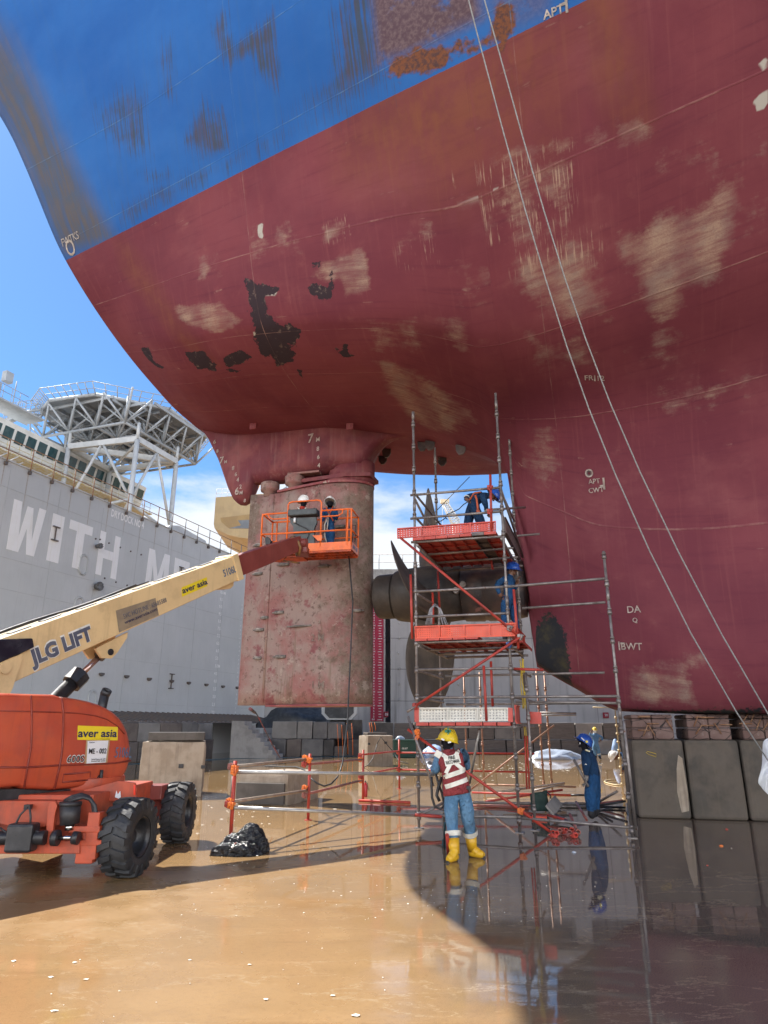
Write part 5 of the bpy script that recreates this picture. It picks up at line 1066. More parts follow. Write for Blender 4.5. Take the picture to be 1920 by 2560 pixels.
# lift cylinder and its bracket
mb = MB(); hq = [bp(Z6(*p), .17) for p in ((662, 615), (735, 575), (888, 500), (880, 540), (815, 640), (775, 680), (705, 678))]; mb.prism([(p.x, p.y) for p in hq], .12, .16, BF); mb.prism([(p.x, p.y) for p in hq], -.16, -.12, BF); mb.build('cylinder_bracket', M['cream'], lift)
cc = bp(Z6(715, 640), 0.); ca = BF @ Vector((cc.x, cc.y, 0)); cm = bp(Z6(545, 805), 0.); cmid = BF @ Vector((cm.x, cm.y, 0)); cd = (ca - cmid).normalized()
mb = MB(); mb.cyl(cmid, ca, .045, None, 16); mb.build('piston_rod', pm('copper_rod', (.22, .09, .06), (.4, .3, .28), 2, .2, .8, 0), lift)
mb = MB(); mb.cyl(cmid - cd * 1.5, cmid - cd * .1, .105, None, 20); mb.cyl(cmid - cd * .16, cmid + cd * .05, .15, None, 8, smooth=False); mb.cyl(ca - cd * .1, ca + cd * .06, .09, None, 14); mb.cyl(ca + BF.to_3x3() @ Vector((0, 0, -.15)), ca + BF.to_3x3() @ Vector((0, 0, .18)), .05, None, 12); mb.build('lift_cylinder', M['black_metal'], lift)
mb = MB(); e0 = TW @ lp(Z6(700, 990), .45); e1 = TW @ lp(Z6(725, 930), .45); e2 = TW @ lp(Z6(745, 905), .42); mb.pipe(e0 - Vector((0, 0, .2)), e1, .065, .01, 14); mb.pipe(e1, e2 + Vector((.0, -.02, .01)), .07, .01, 14); mb.build('exhaust_pipe', M['black'], lift)
# turntable body behind the hood, underside
mb = MB(); mb.box((-.3, 1.0, 1.5), (2.6, .5, .9), TW @ Matrix.Translation((-.3, 1.0, 1.5)) if False else None) if False else None
def tbox(mb, c, d): mb.box((0, 0, 0), d, TW @ Matrix.Translation(c)); return mb
mb = MB(); tbox(mb, (-.9, 1.02, 1.45), (1.5, .62, 1.1)); tbox(mb, (-.6, 1.05, 2.05), (.9, .5, .5)); tbox(mb, (.1, 1.2, 1.0), (2.3, 1.9, .2)); mb.build('turntable', M['orange_paint'], lift, True, .02)
mb = MB(); q = [lp(Z7(*p), .06) for p in ((-200, 900), (160, 893), (370, 905), (580, 884), (440, 975), (0, 975), (-200, 1010))]; mb.prism([(p.x, p.z) for p in q], -.9, -.1, TW @ Matrix.Rotation(rad(90), 4, 'X')); mb.build('belly_pan', M['black_metal'], lift)
# ---- chassis (its own axes are the world's)
W0 = lambda X, Y, Z: Vector((X, Y, Z)) - LB
def wplane(pt, Y): p = at(*pt, Y); return p - LB
mb = MB(); mb.box(W0(-4.12, 9.9, .66), (1.25, 2.2, .5)); mb.cyl(W0(-4.12, 9.9, .9), W0(-4.12, 9.9, 1.05), .55, None, 28); mb.build('chassis', M['orange_paint'], lift, True, .015)
Yf = 8.62
q = [wplane(Z7(*p), Yf) for p in ((-330, 970), (436, 975), (436, 1140), (330, 1150), (165, 1172), (0, 1135), (-330, 1150))]
mb = MB(); mb.prism([(p.x, p.z) for p in q], -(Yf - LB.y) - .3, -(Yf - LB.y), Matrix.Rotation(rad(90), 4, 'X')); mb.build('axle_plate', M['orange_paint'], lift, True, .008)
q = [wplane(Z7(*p), Yf) for p in ((-330, 1225), (575, 1238), (575, 1330), (-330, 1330))]
mb = MB(); mb.prism([(p.x, p.z) for p in q], -(Yf - LB.y) - .22, -(Yf - LB.y) + .1, Matrix.Rotation(rad(90), 4, 'X')); mb.build('axle_beam', M['orange_paint'], lift, True, .012)
q = [wplane(Z7(*p), 9.3) for p in ((440, 975), (580, 900), (690, 870), (820, 835), (930, 850), (945, 890), (940, 960), (700, 985), (700, 1140), (440, 1170))]
mb = MB(); mb.prism([(p.x, p.z) for p in q], -(9.3 - LB.y) - .05, -(9.3 - LB.y), Matrix.Rotation(rad(90), 4, 'X')); mb.build('chassis_side_plate', M['orange_paint'], lift, True, .006)
q = [wplane(Z7(*p), 9.28) for p in ((925, 865), (938, 862), (938, 932), (925, 932))]
mb = MB(); mb.prism([(p.x, p.z) for p in q], -(9.28 - LB.y), -(9.28 - LB.y) + .015, Matrix.Rotation(rad(90), 4, 'X')); mb.build('reflector', pm('red_reflector', (.8, .04, .015), None, 3, .2, 0, 0), lift)
q = [wplane(Z7(*p), 9.29) for p in ((806, 903), (813, 925), (818, 925), (832, 905), (836, 948), (820, 958), (795, 948))]
mb = MB(); mb.prism([(p.x, p.z) for p in q], -(9.29 - LB.y), -(9.29 - LB.y) + .006, Matrix.Rotation(rad(90), 4, 'X')); mb.build('arrow_decal', M['paper'], lift)
q = [wplane(Z7(*p), 8.5) for p in ((330, 1010), (345, 985), (380, 975), (395, 1010), (380, 1060), (370, 1130), (360, 1255), (330, 1270), (312, 1262))]
mb = MB(); mb.prism([(p.x, p.z) for p in q], -(8.5 - LB.y) - .05, -(8.5 - LB.y), Matrix.Rotation(rad(90), 4, 'X')); mb.build('swing_link', M['orange_paint'], lift, True, .006)
mb = MB(); a, b_ = wplane(Z7(-300, 1230), 8.45), wplane(Z7(315, 1228), 8.45); mb.cyl(a, b_, .075, None, 18); c = wplane(Z7(155, 1225), 8.44); mb.box(c, (.3, .2, .3), None, .03)
a, b_ = wplane(Z7(365, 1230), 8.45), wplane(Z7(405, 1230), 8.45); mb.cyl(a, b_, .085, None, 18); a, b_ = wplane(Z7(505, 1228), 8.45), wplane(Z7(545, 1232), 8.45); mb.cyl(a, b_, .07, None, 14); mb.build('steering_cylinder', M['black_metal'], lift)
mb = MB(); a, b_ = wplane(Z7(400, 1230), 8.45), wplane(Z7(515, 1228), 8.45); mb.cyl(a, b_, .022, None, 12); mb.build('steering_rod', M['chrome'], lift)
mb = MB()
for pts in (((190, 1020), (140, 1070), (110, 1130), (95, 1195)), ((205, 1020), (212, 1090), (205, 1190)), ((0, 1160), (40, 1190), (90, 1200)), ((215, 1185), (260, 1185), (280, 1210))): mb.tube([wplane(Z7(*p), 8.42) for p in pts], .012, 8)
for k in range(3): mb.tube([wplane(Z7(x_ + k * 8, y_ + k * 9), 8.62 - .02 * k) for x_, y_ in ((445, 975), (500, 945), (560, 930), (610, 945), (640, 990), (650, 1060), (648, 1140))], .022, 8)
mb.box(wplane(Z7(195, 1015), 8.55), (.07, .07, .05)); mb.build('hydraulic_hoses', M['black'], lift)
mb = MB(); a, b_ = wplane(Z7(487, 1005), 8.55), wplane(Z7(482, 1135), 8.55); mb.cyl(b_, a, .105, .118, 20); mb.cyl(a, a + Vector((0, 0, .04)), .125, None, 20); mb.build('hydraulic_motor', M['black'], lift)
mb = MB(); a, b_ = wplane(Z7(482, 1135), 8.55), wplane(Z7(480, 1175), 8.55); mb.cyl(a, b_, .055, None, 16); mb.build('motor_shaft', M['chrome'], lift)
mb = MB()
for px, py, w_, h_ in ((600, 1165, .36, .07), (615, 1258, .34, .06), (600, 1335, .2, .2), (650, 1210, .14, .5)): mb.box(wplane(Z7(px, py), 8.62), (w_, .12 + .1 * w_ + .03 * h_, h_), None, .012)
mb.cyl(wplane(Z7(590, 1145), 8.6), wplane(Z7(590, 1365), 8.6), .035, None, 12); mb.build('steering_knuckle', M['orange_paint'], lift)
mb = MB(); mb.box(W0(-3.75, 11.3, .5), (1.1, .34, .34)); mb.box(W0(-3.5, 11.1, .75), (.35, .4, .2)); mb.build('rear_axle', M['boom_red'], lift, True, .012)
# ---- lugged tyre
def make_wheel(yaw=0.):
    R_, w_ = .51, .36
    mb = MB(); prof = []
    for r, x in ((.27, -.165), (.31, -.185), (.42, -.185), (.462, -.165), (.475, -.12), (.48, 0), (.475, .12), (.462, .165), (.42, .185), (.31, .185), (.27, .165)): prof.append((r, x))
    RXw = Matrix.Rotation(rad(90), 4, 'Y'); mb.lathe(prof, 56, RXw)
    for side in (-1, 1):
        for i in range(18):
            a0 = 2 * math.pi * (i + (.5 if side > 0 else 0)) / 18
            def P(r, x, a): return (x, r * math.sin(a), r * math.cos(a))
            da = .105; sk = .15
            pts = []
            for r in (.47, R_):
                k = .0 if r < .5 else .012
                pts += [P(r, side * .0 + side * .01, a0 - da + sk + k), P(r, side * (.10), a0 - da + sk * .5 + k), P(r - .012, side * (.178), a0 - da * 1.0 - k * .2), P(r - .012, side * .178, a0 + da * .85 - k), P(r, side * .10, a0 + da * .62 + sk * .5 - k), P(r, side * .01, a0 + da * .55 + sk - k)]
            f = [[0, 1, 7, 6], [1, 2, 8, 7], [2, 3, 9, 8], [3, 4, 10, 9], [4, 5, 11, 10], [5, 0, 6, 11], [6, 7, 10, 11], [7, 8, 9, 10]]
            mb.add(pts, f)
            s0 = [P(.45, side * .178, a0 - da), P(.45, side * .178, a0 + da * .85), P(.35, side * .187, a0 + da * .5), P(.35, side * .187, a0 - da * .5), P(.492, side * .18, a0 - da * .9), P(.492, side * .18, a0 + da * .75), P(.36, side * .195, a0 + da * .4), P(.36, side * .195, a0 - da * .4)]
            mb.add(s0, [(4, 5, 6, 7), (0, 1, 5, 4), (1, 2, 6, 5), (2, 3, 7, 6), (3, 0, 4, 7)])
    w = mb.build('wheel', TYRE, lift)
    mb = MB(); mb.lathe([(.275, -.16), (.27, .16), (.25, .165), (.235, .10), (.22, -.02), (.15, -.05), (.14, -.03), (.09, -.03), (.09, .04), (.075, .06), (0, .06)], 36, RXw)
    for i in range(9): a = 6.283 * i / 9; mb.cyl((-.04, .12 * math.sin(a), .12 * math.cos(a)), (.0, .12 * math.sin(a), .12 * math.cos(a)), .014, None, 6)
    mb.build('rim', M['black_metal'], w); return w
TYRE = pm('tyre_rubber', (.020, .022, .026), (.040, .042, .046), 3, .62, 0, .4, 24, dirt=((.085, .075, .06), 5, .45))
wh = make_wheel(); wh.location = W0(-3.06, 8.93, .435); wh.rotation_euler = (0, 0, rad(-9)); wh.scale = (.93, .86, .86)
for X, Y, a, flip in ((-3.17, 11.35, 0, 0), (-5.2, 8.95, -9, 180), (-5.2, 11.35, 0, 180)):
    c = copy_tree(wh, lift); c.location = W0(X, Y, .435); c.rotation_euler = (rad(23), 0, rad(a + flip)) if X < -5 or Y > 10 else (0, 0, rad(a + flip))
# ---- platform
ZT, ZF = 6.6, 5.66
NL, NR, FR_, FL_ = [gnd(*Z9(*p), ZT) - LB for p in ((195, 460), (1385, 385), (1505, 495), (370, 575))]
ex = (NR - NL).normalized(); ey = Vector((-ex.y, ex.x, 0)); Wp = (NR - NL).length; Dp = max(.7, (FR_ - NR).dot(ey)); FR_ = NR + ey * Dp; FL_ = NL + ey * Dp
P_ = lambda x, y, z: Vector((NL.x, NL.y, 0)) + ex * x + ey * y + Vector((0, 0, z))
PE = lambda pt, y: None
plat = MB()
RO = M['orange_bright']
g0 = .45 * Wp
def px_(p, y=0.):    # platform place on plane y
    o_ = P_(0, y, 0) + LB; n_ = ey; r = ray(*Z9(*p)); k = (o_ - EYE).dot(n_) / r.dot(n_); q = EYE + r * k - LB; return (q - P_(0, y, 0)).dot(ex), q.z
xa, _ = px_((540, 320)); xb, _ = px_((985, 290)); 
_, zmid = px_((350, 720)); _, zg = px_((760, 285))
mb = MB(); rr_ = .021
mb.tube([P_(0, 0, ZF + .1), P_(0, 0, ZT - .04), P_(.03, 0, ZT - .005), P_(.1, 0, ZT), P_(xa, 0, ZT)], rr_, 10); mb.tube([P_(xb, 0, ZT), P_(Wp - .1, 0, ZT), P_(Wp - .03, 0, ZT - .005), P_(Wp, 0, ZT - .04), P_(Wp, 0, ZF + .05)], rr_, 10)
mb.tube([P_(xa, 0, ZF + .1), P_(xa, 0, ZT + .20), P_(xa + .03, 0, ZT + .25), P_(xa + .1, 0, ZT + .27), P_(xb - .1, 0, ZT + .27), P_(xb - .03, 0, ZT + .25), P_(xb, 0, ZT + .2), P_(xb, 0, ZF + .05)], rr_, 10)
mb.tube([P_(0, 0, zmid), P_(Wp, 0, zmid)], rr_, 10); mb.tube([P_(Wp - .09, 0, ZT), P_(Wp - .09, 0, ZF + .05)], rr_ * .9, 10)
mb.tube([P_(.14, 0, ZT), P_(.18, 0, ZT - .09), P_(.28, 0, ZT - .14), P_(xa, 0, ZT - .14)], rr_ * .85, 8); mb.tube([P_(Wp - .22, 0, ZT), P_(Wp - .22, 0, ZT - .09), P_(Wp - .32, 0, ZT - .15), P_(xb, 0, ZT - .15)], rr_ * .85, 8)
mb.build('front_guard_rail', RO, lift)
mb = MB()
for x in (0, Wp): mb.tube([P_(x, 0, ZT), P_(x, Dp, ZT)], rr_, 10); mb.tube([P_(x, Dp, ZT), P_(x, Dp, ZF)], rr_, 10); mb.tube([P_(x, 0, zmid), P_(x, Dp, zmid)], rr_ * .9, 10)
mb.tube([P_(0, Dp, ZT), P_(Wp, Dp, ZT)], rr_, 10); mb.tube([P_(0, Dp, zmid), P_(Wp, Dp, zmid)], rr_ * .9, 10)
for x in (.12, .5 * Wp, Wp - .3): mb.tube([P_(x, Dp, ZT), P_(x, Dp, ZF)], rr_ * .9, 10)
mb.build('rear_guard_rail', RO, lift)
RP = Matrix((ex, ey, Vector((0, 0, 1)))).transposed().to_4x4()
def pbox(mb, x, y, z, dx, dy, dz, bev=0): mb.box((0, 0, 0), (dx, dy, dz), Matrix.Translation(P_(x, y, z)) @ RP, bev)
mb = MB(); pbox(mb, .62 * Wp + .2, -.01, ZF + .05, .76 * Wp - .4, .012, .19); pbox(mb, .1 * Wp, -.01, ZF + .05, .2 * Wp, .012, .19); pbox(mb, Wp + .01, Dp / 2, ZF + .05, .012, Dp, .19); pbox(mb, -.01, Dp / 2, ZF + .05, .012, Dp, .19); pbox(mb, Wp / 2, Dp + .01, ZF + .05, Wp, .012, .19); mb.build('toe_board', RO, lift)
mb = MB()
for i in range(13): pbox(mb, Wp * (i + .5) / 13, Dp / 2, ZF - .04, .03, Dp, .05)
for y in (.02, Dp * .33, Dp * .66, Dp - .02): pbox(mb, Wp / 2, y, ZF - .06, Wp, .05, .06)
pbox(mb, Wp / 2, Dp / 2, ZF, Wp - .02, Dp - .02, .02); pbox(mb, Wp * .28, Dp * .5, ZF - .11, .75, Dp * .7, .05); mb.build('platform_floor', pm('orange_grating', (.55, .10, .03), (.30, .06, .03), 5, .6, .1, .2, 30), lift)
# control console and cover
M['console'] = pm('console_grey', (.045, .055, .06), (.07, .08, .085), 3, .5, 0, .1, 20, spots=((.16, .17, .17), 9, .7))
x0, zt_ = px_((545, 420)); x1, _ = px_((930, 400)); _, z2 = px_((560, 500)); _, z3 = px_((800, 880))
mb = MB(); pbox(mb, (x0 + x1) / 2, .06, (zt_ + z2) / 2 + .02, x1 - x0, .28, zt_ - z2, .02); mb.build('control_console', M['console'], lift)
mb = MB(); q = [px_(p) for p in ((555, 505), (905, 490), (915, 560), (880, 640), (885, 880), (790, 885), (720, 800), (600, 720), (600, 620), (560, 560))]; mb.prism([(a, b_) for a, b_ in q], -.10, -.03, Matrix.Translation(P_(0, 0, 0)) @ RP @ Matrix.Rotation(rad(90), 4, 'X')); mb.build('console_skirt', M['console'], lift)
mb = MB(); q = [px_((625, 570)), px_((700, 610)), px_((790, 650)), px_((812, 700)), px_((808, 750)), px_((780, 800))]; mb.tube([P_(a, .0, b_) for a, b_ in q], .012, 6); mb.build('console_cable', M['black'], lift); a = px_((625, 540)); mb = MB(); mb.cyl(P_(a[0], -.0, a[1] + .06), P_(a[0], -.0, a[1] - .06), .03, None, 10); mb.build('console_plug', M['paper'], lift)
q = [px_(p) for p in ((866, 745), (995, 742), (990, 815), (940, 818))]; mb = MB(); mb.prism(q, .02, .035, Matrix.Translation(P_(0, 0, 0)) @ RP @ Matrix.Rotation(rad(90), 4, 'X')); mb.build('step_plate', RO, lift)
q = [px_(p) for p in ((215, 760), (250, 750), (290, 800), (280, 850), (220, 850))]; mb = MB(); mb.prism(q, -.2, -.06, Matrix.Translation(P_(0, 0, 0)) @ RP @ Matrix.Rotation(rad(90), 4, 'X')); mb.build('tool_pouch', M['black'], lift)
# rotator between boom tip and platform
tip = BF @ Vector((BLn - .12, (yat(u0, u1, endx) + yat(t0, t1, endx)) / 2, 0))
q = [px_(p, .25) for p in ((712, 815), (782, 812), (780, 870), (770, 940), (810, 1000), (840, 1020), (760, 1030), (715, 960))]; mb = MB(); mb.prism(q, -.35, -.27, Matrix.Translation(P_(0, 0, 0)) @ RP @ Matrix.Rotation(rad(90), 4, 'X')); mb.prism(q, -.1, -.02, Matrix.Translation(P_(0, 0, 0)) @ RP @ Matrix.Rotation(rad(90), 4, 'X'))
mb.cyl(tip + ex * -.05, tip + ex * .25, .1, None, 16); mb.box(tip + Vector((.1, .2, -.12)), (.3, .5, .2), RP.copy() if False else None, .02); mb.build('rotator', M['boom_red'], lift)
q = [tip + v for v in (Vector((-.05, -.15, .12)), Vector((.05, -.2, .02)), Vector((.12, -.2, -.15)), Vector((.08, -.1, -.3)))]; mb = MB(); mb.tube(q, .03, 8); mb.tube([p_ + Vector((-.06, .04, 0)) for p_ in q], .022, 8); mb.tube([tip + v for v in (Vector((-.1, -.2, -.25)), Vector((-.25, -.2, -.45)), Vector((.1, -.1, -.48)))], .02, 6); mb.build('boom_hoses', pm('ochre_hose', (.25, .13, .04), (.06, .05, .05), 8, .5, 0, .1), lift)
hm_ = frame(P_(Wp + .018, Dp * .45, ZF + .05), ey, (0, 0, 1)); text('600 lb', .12, M['blue_ink'], lift, hm_, 'lettering', .03, .001, fit=.42)
mb = MB(); mb.tube([P_(Wp * .93, Dp * .9, ZF + .1), P_(Wp * .95, Dp * .9, ZF + .5), P_(Wp * .9, Dp * .9, ZF + .7), P_(Wp * .98, Dp * .9, ZF + .72), P_(Wp * .97, Dp * .9, ZF + .3)], .012, 6); mb.build('coiled_lead', M['black'], lift)
# ================================================================== SCAFFOLD TOWER (its own axes: x along the keel, y away)
SO = Vector((.61, 12.9, 0)); SA = -rad(17.5)
scaf = empty('scaffold_tower', SO, SA, 'steel tube scaffold tower with three red plank decks beside the propeller', 'scaffold')
SM = Matrix.Translation(SO) @ Matrix.Rotation(SA, 4, 'Z'); SI = SM.inverted(); SEYE = SI @ EYE
def sp(pt, y=0.):
    d = SI.to_3x3() @ ray(*pt); k = (y - SEYE.y) / d.y; return SEYE + d * k
def sg(pt): return SI @ gnd(*pt)
R1 = lambda x, y: (1000 + x / 4.608, 960 + y / 4.608); R2 = lambda x, y: (1020 + x / 4.608, 1560 + y / 4.608); R3 = lambda x, y: (1000 + x / 4.608, 1300 + y / 4.608)
R4 = lambda x, y: (960 + x / 3.456, 1780 + y / 3.456); R5 = lambda x, y: (1480 + x / 2.873, 1340 + y / 2.873); DP = lambda x, y: (x * DS, y * DS)
TB = .0245
def tube_part(a, b_, mat, name, par=None, r=TB):
    mb = MB(); mb.cyl(a, b_, r, None, 12); return mb.build(name, mat, par if par is not None else scaf)
def post(x, y, z0, z1, mat, cups=True, par=None, name='standard', step=.5, off=.18):
    mb = MB(); mb.cyl((x, y, z0), (x, y, z1), TB, None, 12)
    if cups:
        z = z0 + off
        while z < z1 - .1:
            mb.cyl((x, y, z - .035), (x, y, z + .035), TB * 1.75, TB * 1.5, 12); mb.cyl((x, y, z + .05), (x, y, z + .085), TB * 1.65, TB * 1.3, 12); z += step
    z = z0 + 1.9
    while z < z1: mb.cyl((x, y, z - .09), (x, y, z + .09), TB * 1.25, None, 12); z += 2.
    if z0 < .1: mb.cyl((x, y, z0), (x, y, z0 + .3), TB * .7, None, 10); mb.box((x, y, z0 + .006), (.15, .15, .012))
    return mb.build(name, mat, par if par is not None else scaf)
def led(a, b_, ya, yb=None, mat='steel', name='ledger', ext=0.):
    p, q = sp(a, ya), sp(b_, ya if yb is None else yb); d = (q - p).normalized() * ext; return tube_part(p - d, q + d, M[mat], name)
zFL = sp(R1(85, 330)).z; zFR = sp(R1(1072, 110)).z
post(0, 0, 0, zFL, M['steel']); xFR = sp(R2(1200, 800)).x; post(xFR, 0, 0, zFR, M['steel'])
yB = 2.45; pBL = sp(R1(402, 735), yB); pBR = sp(R1(1258, 635), yB)
post(pBL.x, yB, 0, pBL.z, M['steel'], off=.3); post(pBR.x, yB, 2.2, pBR.z, M['steel'], off=.1)
xR = sp(DP(1345, 1600), 0.).x; pR = sp(R5(70, 110), 0.); post(xR, 0.0, 0, pR.z, M['steel'], step=.5, off=.1)
post(sp(R2(1400, 1300), .35).x, .35, 0, sp(R2(1330, 560), .35).z, M['steel'], off=.33)
# front ledgers
for a, b_, m_, y in [(R1(120, 1282), R1(1135, 1195), 'steel', 0), (R1(120, 1552), R1(1155, 1470), 'steel', 0), (R3(130, 257), R3(1165, 190), 'steel', 0), (R3(150, 826), R3(1195, 770), 'steel', 0), (R3(1210, 770), DP(1306, 1250), 'steel', 0),
                     (R3(160, 1118), R3(1225, 1075), 'steel', 0), (R3(165, 1412), R3(1255, 1385), 'steel', 0), (R2(85, 527), R2(1185, 510), 'steel', 0), (R2(1190, 515), R2(1560, 530), 'red_tube', .2), (R2(95, 848), R2(1195, 840), 'steel', 0), (R2(1210, 838), DP(1338, 1504), 'steel', 0),
                     (R2(110, 1184), R2(1230, 1188), 'steel', 0), (R4(285, 892), R4(1180, 908), 'steel', 0), (R4(1180, 915), DP(1378, 1789), 'steel', 0.)]:
    led(a, b_, y, None, m_)
led(DP(1128, 1314), DP(1308, 1301), 1.4); led(R2(1240, 895), DP(1338, 1519), .9); led(R4(1390, 1080 - 1080), DP(1345, 1535), .4) if False else None
p, q = sp(DP(1350, 1534), 1.2), sp(DP(1365, 1760), 1.2)
tube_part(sp(DP(1372, 1532), 3.), sp(DP(1430, 1532), 3.), M['steel'], 'ledger') if False else None
# transoms and back ledgers under the decks
def zat(pt, y=0.): return sp(pt, y).z
zd3 = zat(R3(600, 228)); zd2 = zat(R3(700, 1400)); zd1 = zat(R2(600, 1185)); zg = zat(R1(600, 1240)); zm = zat(R1(600, 1512))
for z, nm in ((zd3, 'transom'), (zd2, 'transom')):
    for x in (0.04, xFR - .04): tube_part(Vector((x, 0, z - .05)), Vector((x, yB + .1, z - .05)), M['steel'], nm)
    for y in (.8, 1.6, yB): tube_part(Vector((0, y, z - .05)), Vector((xFR + .08, y, z - .05)), M['steel'], 'ledger')
for x in (0.04, xFR - .04): tube_part(Vector((x, 0, zg)), Vector((x, yB, zg - .0)), M['steel'], 'transom'); tube_part(Vector((x, 0, zm)), Vector((x, yB, zm)), M['steel'], 'transom')
tube_part(Vector((0, yB, zm + .15)), Vector((xFR + .5, yB, zm + .15)), M['steel'], 'ledger')
for z in (zat(R2(600, 518)), zat(R2(600, 844)), zd1): tube_part(Vector((0, 0, z)), Vector((pBL.x + .05, yB, z)), M['steel'], 'transom'); tube_part(Vector((xFR, 0, z)), Vector((xFR + .1, yB, z)), M['steel'], 'transom')
for z in (zat(R2(600, 844)) - .05, zat(R2(600, 518)) + .05): tube_part(Vector((0, yB, z)), Vector((xFR + 1.6, yB, z)), M['steel'], 'ledger')
# planks: ribbed red steel boards laid away from the viewer
M['plank'] = pm('red_plank', (.50, .06, .04), (.40, .045, .035), 3, .5, 0, .1, 30, spots=((.55, .42, .35), 7, .68), dirt=((.16, .03, .03), 4, .5))
M['plank_dark'] = pm('dark_plank', (.10, .09, .09), (.17, .13, .12), 4, .6, .2, .1, 30)
def plank(x0, z, y0, y1, mat=None, wd=.225):
    mb = MB(); h = .055; mb.box((x0 + wd / 2, (y0 + y1) / 2, z + h), (wd, y1 - y0, .006))
    for x in (x0 + .004, x0 + wd - .004): mb.box((x, (y0 + y1) / 2, z + h / 2), (.006, y1 - y0, h))
    mb.box((x0 + wd / 2, y0, z + h / 2), (wd, .006, h))
    k = int((y1 - y0) / .4)
    for i in range(1, k): mb.box((x0 + wd / 2, y0 + i * .4, z + h * .6), (wd - .01, .03, h * .5))
    return mb.build('deck_plank', mat or M['plank'], scaf)
xa = sp(R3(148, 220), -.06).x
for i in range(7): plank(xa + .235 * i, zd3 + .03, -.07, yB + .15, M['plank_dark'] if i == 5 else None)
xb = sp(R3(175, 1380), -.06).x
for i in range(5): plank(xb + .24 * i, zd2 + .03, -.07, yB + .05)
for i in range(5, 8): plank(xb + .24 * i, zd2 + .03, .75, yB + .05)
xc = sp(R2(95, 1150), -.06).x
for i in range(7): plank(xc + .245 * i, zd1 + .02, -.07, .75)
# perforated toe boards
def perf(quad, y, mat, name, cols, rows, panels=4, lip=.02, hole=.42):
    P = [sp(p, y) for p in quad]        # tl, tr, br, bl
    mb = MB(); 
    def pt(u, v): 
        a = P[0].lerp(P[1], u); b_ = P[3].lerp(P[2], u); return b_.lerp(a, v)
    v0, v1 = .10, .90
    us = [i / cols for i in range(cols + 1)]; vs_ = [v0 + (v1 - v0) * j / rows for j in range(rows + 1)]
    for i in range(cols):
        for j in range(rows):
            u0, u1, w0, w1 = us[i], us[i + 1], vs_[j], vs_[j + 1]; du, dv = (u1 - u0) * (1 - hole) / 2, (w1 - w0) * (1 - hole) / 2
            o = [pt(u0, w0), pt(u1, w0), pt(u1, w1), pt(u0, w1)]; k = [pt(u0 + du, w0 + dv), pt(u1 - du, w0 + dv), pt(u1 - du, w1 - dv), pt(u0 + du, w1 - dv)]
            mb.add(o + k, [(0, 1, 5, 4), (1, 2, 6, 5), (2, 3, 7, 6), (3, 0, 4, 7)])
    def bar(u0, w0, u1, w1, th=.03):
        o = [pt(u0, w0), pt(u1, w0), pt(u1, w1), pt(u0, w1)]; f = [q + Vector((0, -th, 0)) for q in o]; mb.add(o + f, [(0, 1, 2, 3), (7, 6, 5, 4), (0, 4, 5, 1), (1, 5, 6, 2), (2, 6, 7, 3), (3, 7, 4, 0)])
    bar(0, 0, 1, v0); bar(0, v1, 1, 1)
    for k in range(panels + 1): c = k / panels; w_ = .008; bar(max(0, c - w_), v0, min(1, c + w_), v1)
    return mb.build(name, mat, scaf, False)
M['board_red'] = pm('toe_board_red', (.56, .065, .045), (.46, .055, .04), 4, .45, 0, .05, 40, dirt=((.25, .06, .05), 6, .5))
M['board_orange'] = pm('toe_board_orange', (.72, .085, .035), (.62, .075, .035), 4, .45, 0, .05, 40, dirt=((.35, .07, .04), 6, .5))
M['board_white'] = pm('toe_board_white', (.66, .64, .57), (.56, .54, .48), 4, .5, 0, .05, 40, spots=((.2, .13, .1), 8, .66))
def uplift(b_, f=.0): return b_
perf([R3(-30, 98), R3(1105, 15), R3(1108, 122), R3(-28, 218)], -.05, M['board_red'], 'toe_board', 36, 4, hole=.27)
perf([R3(172, 1225), R3(1335, 1185), R3(1330, 1340), R3(176, 1372)], -.05, M['board_orange'], 'toe_board', 44, 5, 4, hole=.26)
perf([R2(130, 962), R2(1155, 962), R2(1155, 1118), R2(130, 1128)], -.05, M['board_white'], 'toe_board', 28, 4, 3, hole=.38)
for a in ([R2(76, 968), R2(132, 965), R2(134, 1130), R2(78, 1128)], [R2(1150, 962), R2(1205, 968), R2(1212, 1132), R2(1153, 1122)]):
    P = [sp(p, -.06) for p in a]; mb = MB(); q = [p + Vector((0, -.02, 0)) for p in P]; mb.add(P + q, [(0, 1, 2, 3), (7, 6, 5, 4), (0, 4, 5, 1), (1, 5, 6, 2), (2, 6, 7, 3), (3, 7, 4, 0)]); mb.build('end_plate', M['board_red'], scaf)
def sidebd(x, z0, z1, y0, y1, mat, name='side_board'):
    mb = MB(); mb.box((x, (y0 + y1) / 2, (z0 + z1) / 2), (.03, y1 - y0, z1 - z0))
    for z in (z0 + .012, z1 - .012): mb.box((x - .0, (y0 + y1) / 2, z), (.07, y1 - y0, .02))
    return mb.build(name, mat, scaf)
sidebd(xFR + .03, zd1 + .05, zd1 + .37, 0, .6, M['board_red']); sidebd(xFR + .02, zd3 + .08, zd3 + .4, .1, yB, M['plank_dark']); sidebd(xFR + .02, zd2 + .08, zd2 + .36, .2, yB, M['board_red'])
P = [sp(p, .5) for p in (R2(1382, 1010), R2(1535, 1015), R2(1540, 1150), R2(1388, 1148))]; mb = MB(); q = [p + Vector((0, -.02, 0)) for p in P]; mb.add(P + q, [(0, 1, 2, 3), (7, 6, 5, 4), (0, 4, 5, 1), (1, 5, 6, 2), (2, 6, 7, 3), (3, 7, 4, 0)]); mb.build('side_board', M['board_red'], scaf)
